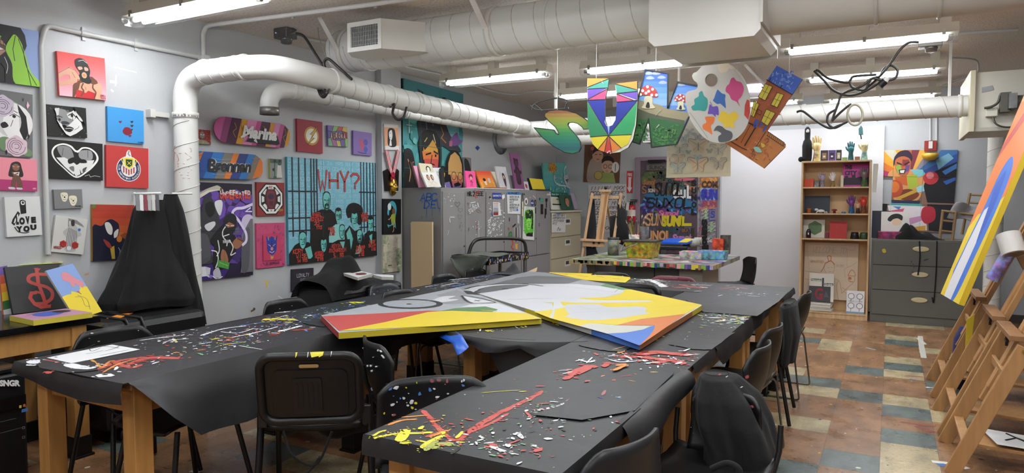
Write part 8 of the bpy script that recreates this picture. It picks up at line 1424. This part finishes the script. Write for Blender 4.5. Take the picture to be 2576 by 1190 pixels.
c=at(2290,590,'y',9.84);m=MB('#101011','cloth');m.grid(lambda i,j:V((c.x-.16+i*.52,9.76+j*.2,FZ+.004+(.19*math.exp(-((i-.25)/.2)**2)+.07*math.exp(-((i-.65)/.2)**2))*(math.sin(j*3.14))**.6*(1+.15*math.sin(i*23+j*9)))),26,12);tag(m.build('apron_bundle'),'crumpled black apron bundle on top of the grey file cabinet','apron')
def fb(A):
 cs=['#a83a6a','#d8762c','#e8a02c','#c8c4b0','#e89a2c','#b8602c','#7a2f3a','#e0a84c','#8c8ca0','#3f6fa8','#2f4f9c','#6fa8c8'];n=24
 for i in range(n):a0,a1=PI*(1+i/n),PI*(1+(i+1)/n);A.p(cs[i//2],[(48,34),(48+80*math.cos(a0),34+80*math.sin(a0)),(48+80*math.cos(a1),34+80*math.sin(a1))])
 A.p('#a8283c','0 10 20 34 0 34');A.p('#171720','60 34 100 14 100 64 70 64 66 50');A.p('#3f78c0','84 26 100 16 100 22 88 30');A.p('#2f5fb0','86 38 100 32 100 36 90 42');A.p('#7ab0c8','76 12 90 4 96 10 80 24')
 A.p('#d89a5c','22 30 34 22 46 24 58 24 66 32 64 46 58 62 34 64 28 50',True);A.p('#7ac0c8','48 24 62 24 66 30 56 34');A.p('#6ab8b0','30 42 38 36 42 44 34 50');A.p('#a8b83c','44 32 56 30 58 44 48 50');A.p('#c8602c','30 34 44 32 46 44 34 42');A.p('#7a3a24','34 52 48 48 60 54 52 62 36 60',True);A.e('#b84a2c',31,48,9,11);A.e('#d8762c',30,46,6,7);A.e('#c0343c',72,34,8,8);A.e('#e08890',71,31,4,4);A.l('#c8a03c',4,'36 60 48 54 60 48');A.p('#9ad0dc','56 46 64 42 66 50 58 52')
 A.p('#2c1a30','28 10 34 2 44 1 49 8 48 14 40 8 32 12 28 20',True);A.p('#b8643c','30 12 38 8 47 12 47 26 42 33 35 31 30 22',True);A.p('#8fb04c','30 20 36 18 38 26 34 30');A.p('#8a2f34','38 12 46 12 44 20 38 20');A.p('#6a4a8c','42 20 47 18 46 26 42 28');A.l(K,1.6,'32 16 37 18');A.l(K,1.6,'41 18 46 15');A.p(Wh,'35 25 42 24 41 29 36 29');A.l(K,1,'35 25 42 24 41 29 36 29 35 25')
 A.p('#243050','28 62 62 62 60 68 30 68');A.p('#6ac0b8','26 66 64 66 64 70 26 70');A.p('#e4dce0','24 69 68 69 72 98 48 100 30 92');A.p('#d85a7a','26 76 44 72 42 80 28 82');A.p('#c890b8','50 84 66 80 66 86 52 92');A.p('#3f88c8','30 70 40 70 38 74');A.p('#171720','0 66 24 66 22 100 0 100');A.p('#171720','70 66 100 66 100 100 74 98');A.p('#b8283c','66 70 78 70 80 84 70 90 64 82',True);A.p('#e0a83c','50 96 70 92 70 98 50 100')
L_=['top left canvas of the colourful boxer picture, purple and orange rays','top middle canvas of the boxer picture with the shouting head','top right canvas of the boxer picture with blue rays','','middle canvas of the boxer picture with the multicoloured torso','right middle canvas of the boxer picture, black with blue rays','dark canvas low on the left under the boxer picture','bottom middle canvas of the boxer picture with white and pink shorts','bottom right canvas of the boxer picture with the red glove']
multi(L_,(2192,377),(2410,377),(2192,577),[0,28,63,100],[0,33,67,100],'#8a6a5a',fb,group='canvases of the boxer picture',ax='y',plane=YB-.03,edges='#2a2a30',skip=[(0,1)])
a_,b_=at(2325,380,'y',YB-.06),at(2357,353,'y',YB-.06);t=thing('fire_alarm','red fire alarm box on the back wall above the boxer picture','fire alarm',(a_.x,YB,a_.z));MB('#8f2a28','satin').box((a_.x,YB-.06,a_.z),(b_.x,YB-.001,b_.z)).build('alarm_body',t,bevel=.004);m=MB('#d0d0cc','satin').box(((a_.x+b_.x)/2-.022,YB-.07,a_.z+.03),((a_.x+b_.x)/2+.022,YB-.06,b_.z-.01));lab(m.build('strobe_lens',t),'pale strobe lens')
c=at(2340,390,'y',YB-.14);tag(MB('#d0a838','satin').lathe([(0,-.075),(.05,-.065),(.085,-.03),(.1,.02),(.095,.02),(.08,-.02),(.045,-.055),(0,-.06)],(c.x,YB-.14,c.z),22).build('yellow_bowl'),'tilted yellow straw bowl hanging at the top of the boxer picture','bowl')
t=thing('small_rocking_chair','small rustic wooden rocking chair with grey felt draped over it on the file cabinet','chair',(.72,9.95,FZ));q='#b08e64'
def rp(u,v,y):return at(u,v,'y',y)
for(u0,v0,u1,v1,y)in((2364,600,2372,530,9.8),(2395,606,2405,532,9.8),(2420,590,2440,486,10.05),(2478,590,2482,486,10.05)):MB(q,'wood').tube([rp(u0,v0,y),rp(u1,v1,y)],.016,8).build('post',t)
for(a0,b0,a1,b1,y)in((2358,604,2420,606,9.8),(2366,554,2402,558,9.8),(2366,580,2400,584,9.8),(2368,530,2404,534,9.8),(2400,534,2450,540,9.85),(2438,490,2484,492,10.05),(2440,510,2484,512,10.05)):MB(q,'wood').tube([rp(a0,b0,y),rp(a1,b1,y)],.013,8).build('rail',t)
m=MB('#8d8a8c','cloth');a_,b_,c_,d_=rp(2405,510,9.86),rp(2465,520,10.0),rp(2382,545,9.8),rp(2450,560,9.84);m.grid(lambda i,j:(a_.lerp(b_,i)).lerp(c_.lerp(d_,i),j)+V((0,-.02*math.sin(i*8),.02*math.sin(i*6+j*4))),12,8);tag(m.build('felt_cloth',solid=.01),'grey felt cloth folded over the small rocking chair','cloth')
# EASELS ON THE RIGHT
EW='#bf8f5c';SL=math.atan(.31/.69)
def easel(label,y0,y1,x0=.33,H=1.9,near=False):
 t=thing('wooden_easel',label,'easel',(x0,(y0+y1)/2,0),'wooden easels along the right side');k=math.tan(.4);P_=lambda y,z,o=0:(x0+k*z+o,y,z);ym=(y0+y1)/2
 for y in(y0,y1):MB(EW,'wood').bar((x0,y,0),P_(y,.74),.075,.028,(0,1,0)).build('front_leg',t,bevel=.003)
 MB(EW,'wood').bar(P_(y0,.17),P_(y1,.17),.02,.05,(1,0,0)).build('cross_rail',t,bevel=.003);MB(EW,'wood').bar(P_(y0,.56),P_(y1,.56),.05,.02,(1,0,0)).build('cross_rail',t,bevel=.003)
 MB(EW,'wood').bar((x0+.12,ym,.14),(x0+1.0,ym,.1),.3,.02,(0,0,1)).build('base_board',t,bevel=.003)
 for s_ in(-.07,.07):MB(EW,'wood').bar(P_(ym+s_,.35,.02),P_(ym+s_,H,.02),.035,.045,(0,1,0)).build('mast_rail',t,bevel=.002)
 MB(EW,'wood').bar(P_(ym,.45,.0),P_(ym,1.5,.0),.02,.09,(0,1,0)).build('mast_slide',t);MB(EW,'wood').bar((x0+1.05,ym,0),P_(ym,1.15,.03),.05,.03,(0,1,0)).build('rear_leg',t,bevel=.003)
 for y in(y0+.05,y1-.05):MB(EW,'wood').bar((x0+.75,y,.02),P_(y,.72,.0),.05,.022,(0,1,0)).build('strut',t,bevel=.003)
 MB('#a5774e','wood').bar(P_(y0+.02,.78,-.05),P_(y1-.02,.78,-.05),.07,.03,(0,0,1)).build('canvas_tray',t,bevel=.003);m=MB('#16161a','satin')
 for a in range(4):m.bar(V(P_(ym-.1,.74,-.06)),V(P_(ym-.1,.74,-.06))+V((.0,-.03*math.cos(a*1.57),.03*math.sin(a*1.57))),.014,.012)
 m.build('wing_knob',t);MB('#b59a4c','metal').tube([P_(y0-.02,.72),P_(y0+.03,.72)],.009,8).build('bolt',t);return t
easel('farthest wooden easel on the right, holding the lower end of the orange and blue canvas',6.17,6.78)
easel('middle wooden easel on the right with folded legs',5.2,5.8)
easel('nearest wooden easel at the right edge of the photo',4.48,5.05,near=True)
k=.31;P3=lambda y,z,o=0:V((.352+.32*(z-.8)+o,y,z))
m=MB('#e0813f','art');ya,yb=5.64,6.22;O_,X_,Y_=P3(yb,2.5),V((.075,ya-yb,0)),P3(yb,.8)-P3(yb,2.5);A=Art(.58,1.78)
A.r('#e09a68',0,0,100,16);A.r('#e07a34',0,16,100,100);A.p('#c0483c','0 34 70 8 100 6 100 12 40 28 0 40');A.p('#e2c52c','0 100 0 70 20 64 60 62 100 56 100 100');A.p('#3f72d0','14 100 34 60 40 46 60 40 84 46 90 60 84 80 70 100',True);A.p('#d8d8de','16 100 28 76 40 62 56 60 66 70 62 84 58 100');A.p('#e2c52c','0 82 18 90 22 100 0 100');A.p('#2f5cc0','44 52 64 46 74 60 66 76 52 60',True)
N_=Y_.cross(X_).normalized();m.prism([O_,O_+X_,O_+X_+Y_,O_+Y_],-N_*.035,'#e0813f','art','#dcbc2c');A.emit(m,O_,X_,Y_,N_,'art');tag(m.build('painted_board'),'tall board painted orange, blue, white and yellow leaning on the easels','painted board')
m=MB('#8f7fb8','paintcan');a_,b_=at(2495,705,'y',4.95),at(2535,640,'y',4.95);m.tube([a_,b_],.035,16);tag(m.build('paint_tube'),'purple paint stained tube standing on the nearest easel tray','tube');a_,b_=at(2552,640,'y',4.9),at(2536,590,'y',4.95);m=MB('#c8c4c0','satin').tube([a_,b_],.062,20);m.tube([a_-(b_-a_)*.02,a_],.05,16,'#a8aab0','metal');tag(m.build('metal_lamp_head'),'white cylindrical can with shiny end clipped on the nearest easel','can')
m=MB('#2a2c5c','cloth').lathe([(0,0),(.07,0),(.08,.2),(.07,.4),(.03,.5),(0,.5)],(at(2425,840,'y',6.6).x,6.6,0),16);tag(m.build('blue_bag'),'dark blue bag standing behind the farthest easel','bag');m=MB('#dcc02c','art').prism([at(u,v,'y',6.0)for u,v in((2432,805),(2452,790),(2444,860),(2428,885))],(0,.02,0));tag(m.build('yellow_board'),'bright yellow board edge standing between the easel legs','board')
m=MB('#d8d8d8','paper').prism([(.55,4.6,.165),(.95,4.62,.15),(1.0,4.85,.15),(.5,4.88,.167)],(0,0,.002));w_=m
for q in([(.6,4.7),(.66,4.78),(.74,4.7),(.82,4.8),(.9,4.72)],[(.62,4.84),(.7,4.72),(.78,4.84)],[(.84,4.66),(.92,4.82)]):m.tube([(x,y,.169-(x-.5)*.03)for x,y in q],.006,5,'#1c1c20')
tag(m.build('ink_drawing'),'white sheet with a black ink drawing lying on the nearest easel base','drawing')
tag(MB('#121214','cloth').box((1.35,4.2,0),(1.45,8.4,1.9)).build('dark_backdrop'),'black curtain behind the easels at the right edge of the photo','curtain')  # plain black slab put in as the dark background behind the easels
# LEFT CORNER
t=thing('lab_table','wooden table with a shiny black top in the left corner under the clown canvases','table',(-4.5,1.7,0));MB('#101012','gloss').box((-4.86,.3,.79),(-4.13,2.42,.83)).build('table_top',t,bevel=.003)
for lo,hi in(((-4.2,.4,.67),(-4.17,2.3,.79)),((-4.8,2.31,.67),(-4.2,2.34,.79))):MB(WOOD,'wood').box(lo,hi).build('apron_rail',t)
for x,y in((-4.2,2.31),(-4.77,2.31),(-4.2,.45)):leg(t,x,y,top=.79)
def lf(name,label,TL,TR,BL,x,col,draw=None,thick=.02,edge=None):a_,b_,c_=at(*TL,'x',x-.12),at(*TR,'x',x-.12),at(*BL,'x',x);A=Art((b_-a_).length,(c_-a_).length);draw and draw(A);return panel(name,label,'painting',a_,b_,c_,A,col,edge,thick,'art',None,square=False)
def f_(A):r_='#a8382f';A.l(r_,7,'74 22 52 20 40 24 38 34 50 42 68 50 76 62 72 76 58 84 44 84',True);A.l(r_,7,'56 8 54 40 58 70 60 92');A.l(r_,7,'46 60 38 60 34 70 40 84 50 92 66 92');A.p(r_,'50 6 64 8 58 14');A.p(r_,'74 14 76 28 70 24');A.p(r_,'52 92 70 88 66 96');A.l(r_,5,'46 58 56 62')
lf('canvas_painting','wide painted canvas edge with rainbow stripes standing at the far left of the black table',(-2,672),(18,668),(10,800),-4.66,'#c8642c',lambda A:[A.r(c_,0,i*17,100,i*17+17)for i,c_ in enumerate(['#5a3a8c','#b8402c','#e08a2c','#d8c02c','#2f6a3a','#c8c8c8'])])
lf('canvas_painting','black canvas with a large red interlaced S and J monogram on the black topped table',(11,672),(148,664),(34,790),-4.55,'#171718',f_)
def f_(A):A.r('#e2c92c',0,56,100,100);A.e('#e2c92c',20,58,14,6);A.e('#e2c92c',70,52,16,8);A.p('#d0828c','40 14 60 12 80 28 96 38 84 48 66 36 66 54 50 50 52 32 38 26',True);A.l('#555',.6,'40 60 60 64 56 80 70 84',True);A.l('#555',.6,'52 58 74 70 64 90',True);A.l('#222',1,'50 44 60 52 66 58');A.e('#7f9cd0',58,46,8,5)
lf('canvas_painting','tilted canvas, sky blue over yellow, leaning at the end of the black table',(115,681),(183,663),(192,805),-4.36,'#7f9cd0',f_,edge='#c9c6bc')
def flat(name,label,cat,pts,z,th,col,draw=None,edge=None):P_=[at(u,v,'z',z+th)for u,v in pts];m=MB(col,'art');m.prism([(p.x,p.y,z)for p in P_],(0,0,th),col,'art',edge or col);draw and draw(Floorart(m,z+th));return tag(m.build(name),label,cat)
flat('canvas_painting','mauve canvas with blue and black eye shape lying flat on the black table','painting',[(24,794),(166,776),(232,786),(84,806)],.831,.03,'#b0809c',lambda A:(A.poly('#3f5ab0',[(80,792),(120,784),(160,784),(150,790),(110,796)],True),A.poly('#17171c',[(130,784),(165,780),(178,783),(150,787)],True),A.line('#17171c',.005,[(66,794),(110,784),(180,780)])),'#c8b83c')
flat('comic_print','glossy cartoon landscape print lying on top of the stacked canvases at the left','print',[(22,648),(150,644),(158,660),(36,667)],1.10,.004,'#c8d87a',lambda A:(A.poly('#8fd0e8',[(90,648),(150,646),(156,658),(110,660)]),A.poly('#e0c83c',[(70,655),(95,648),(110,662),(60,664)]),A.poly('#d05a4c',[(130,656),(145,655),(148,660),(132,661)]),A.poly('#8cc46a',[(24,649),(60,648),(70,656),(34,658)])))
t=thing('printer','black multifunction printer under the left table, white SNGR letters on its front','printer',(-4.2,1.75,0));MB('#121214','plastic').box((-4.6,1.3,.0),(-3.98,1.93,.62)).build('printer_body',t,bevel=.015);m=MB('#0c0c0d','gloss').box((-3.98,1.3,.44),(-3.965,1.92,.5));m.build('control_panel',t);m=MB('#1a1a1c','gloss').box((-4.6,1.3,.625),(-3.99,1.92,.65));m.build('scanner_lid',t,bevel=.006)
m=MB(Wh,'art');w=WA(m,'x',-3.963,1);w.t('ESNGR',-10,956,51,972,'#d8d8d8',.06);w.p('#d8c040','48 1020 54 1019 54 1026 48 1027');w.p('#c85a4c','58 1017 64 1016 64 1023 58 1024');w.p('#4a78b8','54 1030 70 1026 70 1034 54 1038');[w.l('#aaa',.7,[(56,1074+i),(62,1073+i),(62,1078+i),(56,1079+i),(56,1074+i)],False)for i in(0,24)];w.l('#777',.8,'0 1062 40 1052',False);w.l('#777',.8,'0 1090 60 1074',False);lab(m.build('panel_marks',t),'white lettering and small buttons')
t=thing('equipment_case','big black hard equipment case with rounded ribbed edges under the hanging aprons','case',(-4.45,2.85,0));m=MB('#141415','plastic');m.box((-4.8,2.46,.08),(-4.18,3.2,.76));m.build('case_shell',t,bevel=.05)
for y in(2.62,2.72):MB('#1c1c1e','plastic').tube([(-4.8,y,.765),(-4.2,y,.765),(-4.165,y,.72),(-4.165,y,.3)],.01,6).build('rib',t)
for y in(2.6,3.05):MB('#0f0f10','plastic').lathe([(0,-.02),(.045,-.02),(.045,.02),(0,.02)],(-4.2,y,.045),14,axis='x').build('wheel',t)
flat('orange_folder','bright orange and yellow paper lying on the black equipment case','paper',[(268,800),(318,785),(335,786),(300,800)],.762,.004,'#e08a2c')
t=thing('coat_hook','white metal hook rail holding the black aprons beside the near duct','hook',at(340,484,'x',XL));m=MB('#d8d8d4','satin');m.tube([at(338,486,'x',-4.88),at(340,488,'x',-4.55),at(405,486,'x',-4.5)],.009,8);m.tube([at(432,487,'x',-4.6),at(483,487,'x',-4.6)],.008,8);m.build('hook_bar',t)
drape_=drape('a','','',[(1.52,-4.62,3.12,.1,.1,.02),(1.45,-4.6,3.12,.12,.16,.05),(1.2,-4.58,3.08,.14,.2,.1),(1.0,-4.55,3.05,.16,.25,.14),(.83,-4.53,3.03,.17,.31,.18),(.78,-4.53,3.03,.15,.29,.2)],seed=11);tag(drape_.build('apron',sub=1),'bundle of long black aprons hanging from the wall hook beside the near duct','apron')
drape_=drape('a','','',[(1.56,-4.5,3.16,.05,.04,.02),(1.45,-4.5,3.17,.07,.07,.08),(1.1,-4.47,3.2,.07,.09,.15),(.8,-4.45,3.22,.08,.1,.2),(.62,-4.44,3.24,.08,.11,.22)],seed=12);tag(drape_.build('apron',sub=1),'narrower black paint flecked apron hanging to the right in front of the duct','apron')
for i,c_ in enumerate(['#77787a','#c8c8c8','#7a3a44','#9a9a9c','#b8b4b0','#55555a']):a_,b_=at(345+i*10,490,'x',-4.47),at(347+i*10,530,'x',-4.44);tag(MB(c_,'cloth').bar(a_,b_,.003,.025,(0,1,0)).build('neck_strap'),'grey and maroon apron neck strap looped over the wall hook','strap','apron neck straps on the wall hook')
t=thing('roller_case','black padded case standing by the wall under the hoodie','case',(-4.3,4.7,0));MB('#171719','plastic').box((-4.55,4.35,.0),(-4.08,5.25,.77)).build('case_shell',t,bevel=.06);MB('#1c1c1f','plastic').box((-4.1,4.75,.1),(-4.02,5.2,.76)).build('front_pocket',t,bevel=.04)
m=MB('#0f0f10','cloth');c=at(868,690,'x',-4.25)
m.grid(lambda i,j:V((-4.3+.24*(j*2-1)*(1-.2*i),4.3+i*.92,.775+(.26*math.exp(-((i-.42)/.17)**2)+.1*math.exp(-((i-.12)/.16)**2))*math.sin(j*3.14)**.6*(1+.12*math.sin(i*19+j*7))-.1*abs(j*2-1)**4)),32,16);tag(m.build('hoodie'),'heaped black hoodie on the padded case below the blue WHY panel','hoodie')
def fbk(z,pts,lab_,draw=None):P_=[at(u,v,'z',z+.025)for u,v in pts];m=MB('#d8d8da','art');m.prism([(p.x,p.y,z)for p in P_],(0,0,.024),'#d8d8da','art','#b8b6ae');draw and draw(Floorart(m,z+.0245));tag(m.build('book'),lab_,'book','white books on the hoodie')
fbk(.86,[(862,686),(900,680),(938,688),(900,698)],'white book with a small brown picture on its cover on the black hoodie',lambda A:(A.poly('#5a2f28',[(880,684),(895,681),(900,684),(885,687)],True),A.poly('#7a3f30',[(895,688),(915,686),(922,690),(900,692)],True)));fbk(.85,[(932,689),(990,692),(990,697),(960,696)],'plain white open book at the right end of the hoodie')
tag(MB('#9c2440','art').box((XL+.002,at(832,660,'x',XL).y,at(832,668,'x',XL).z),(XL+.02,at(848,660,'x',XL).y,at(832,650,'x',XL).z)).build('canvas_painting'),'small crimson canvas corner peeking out above the hoodie','painting')
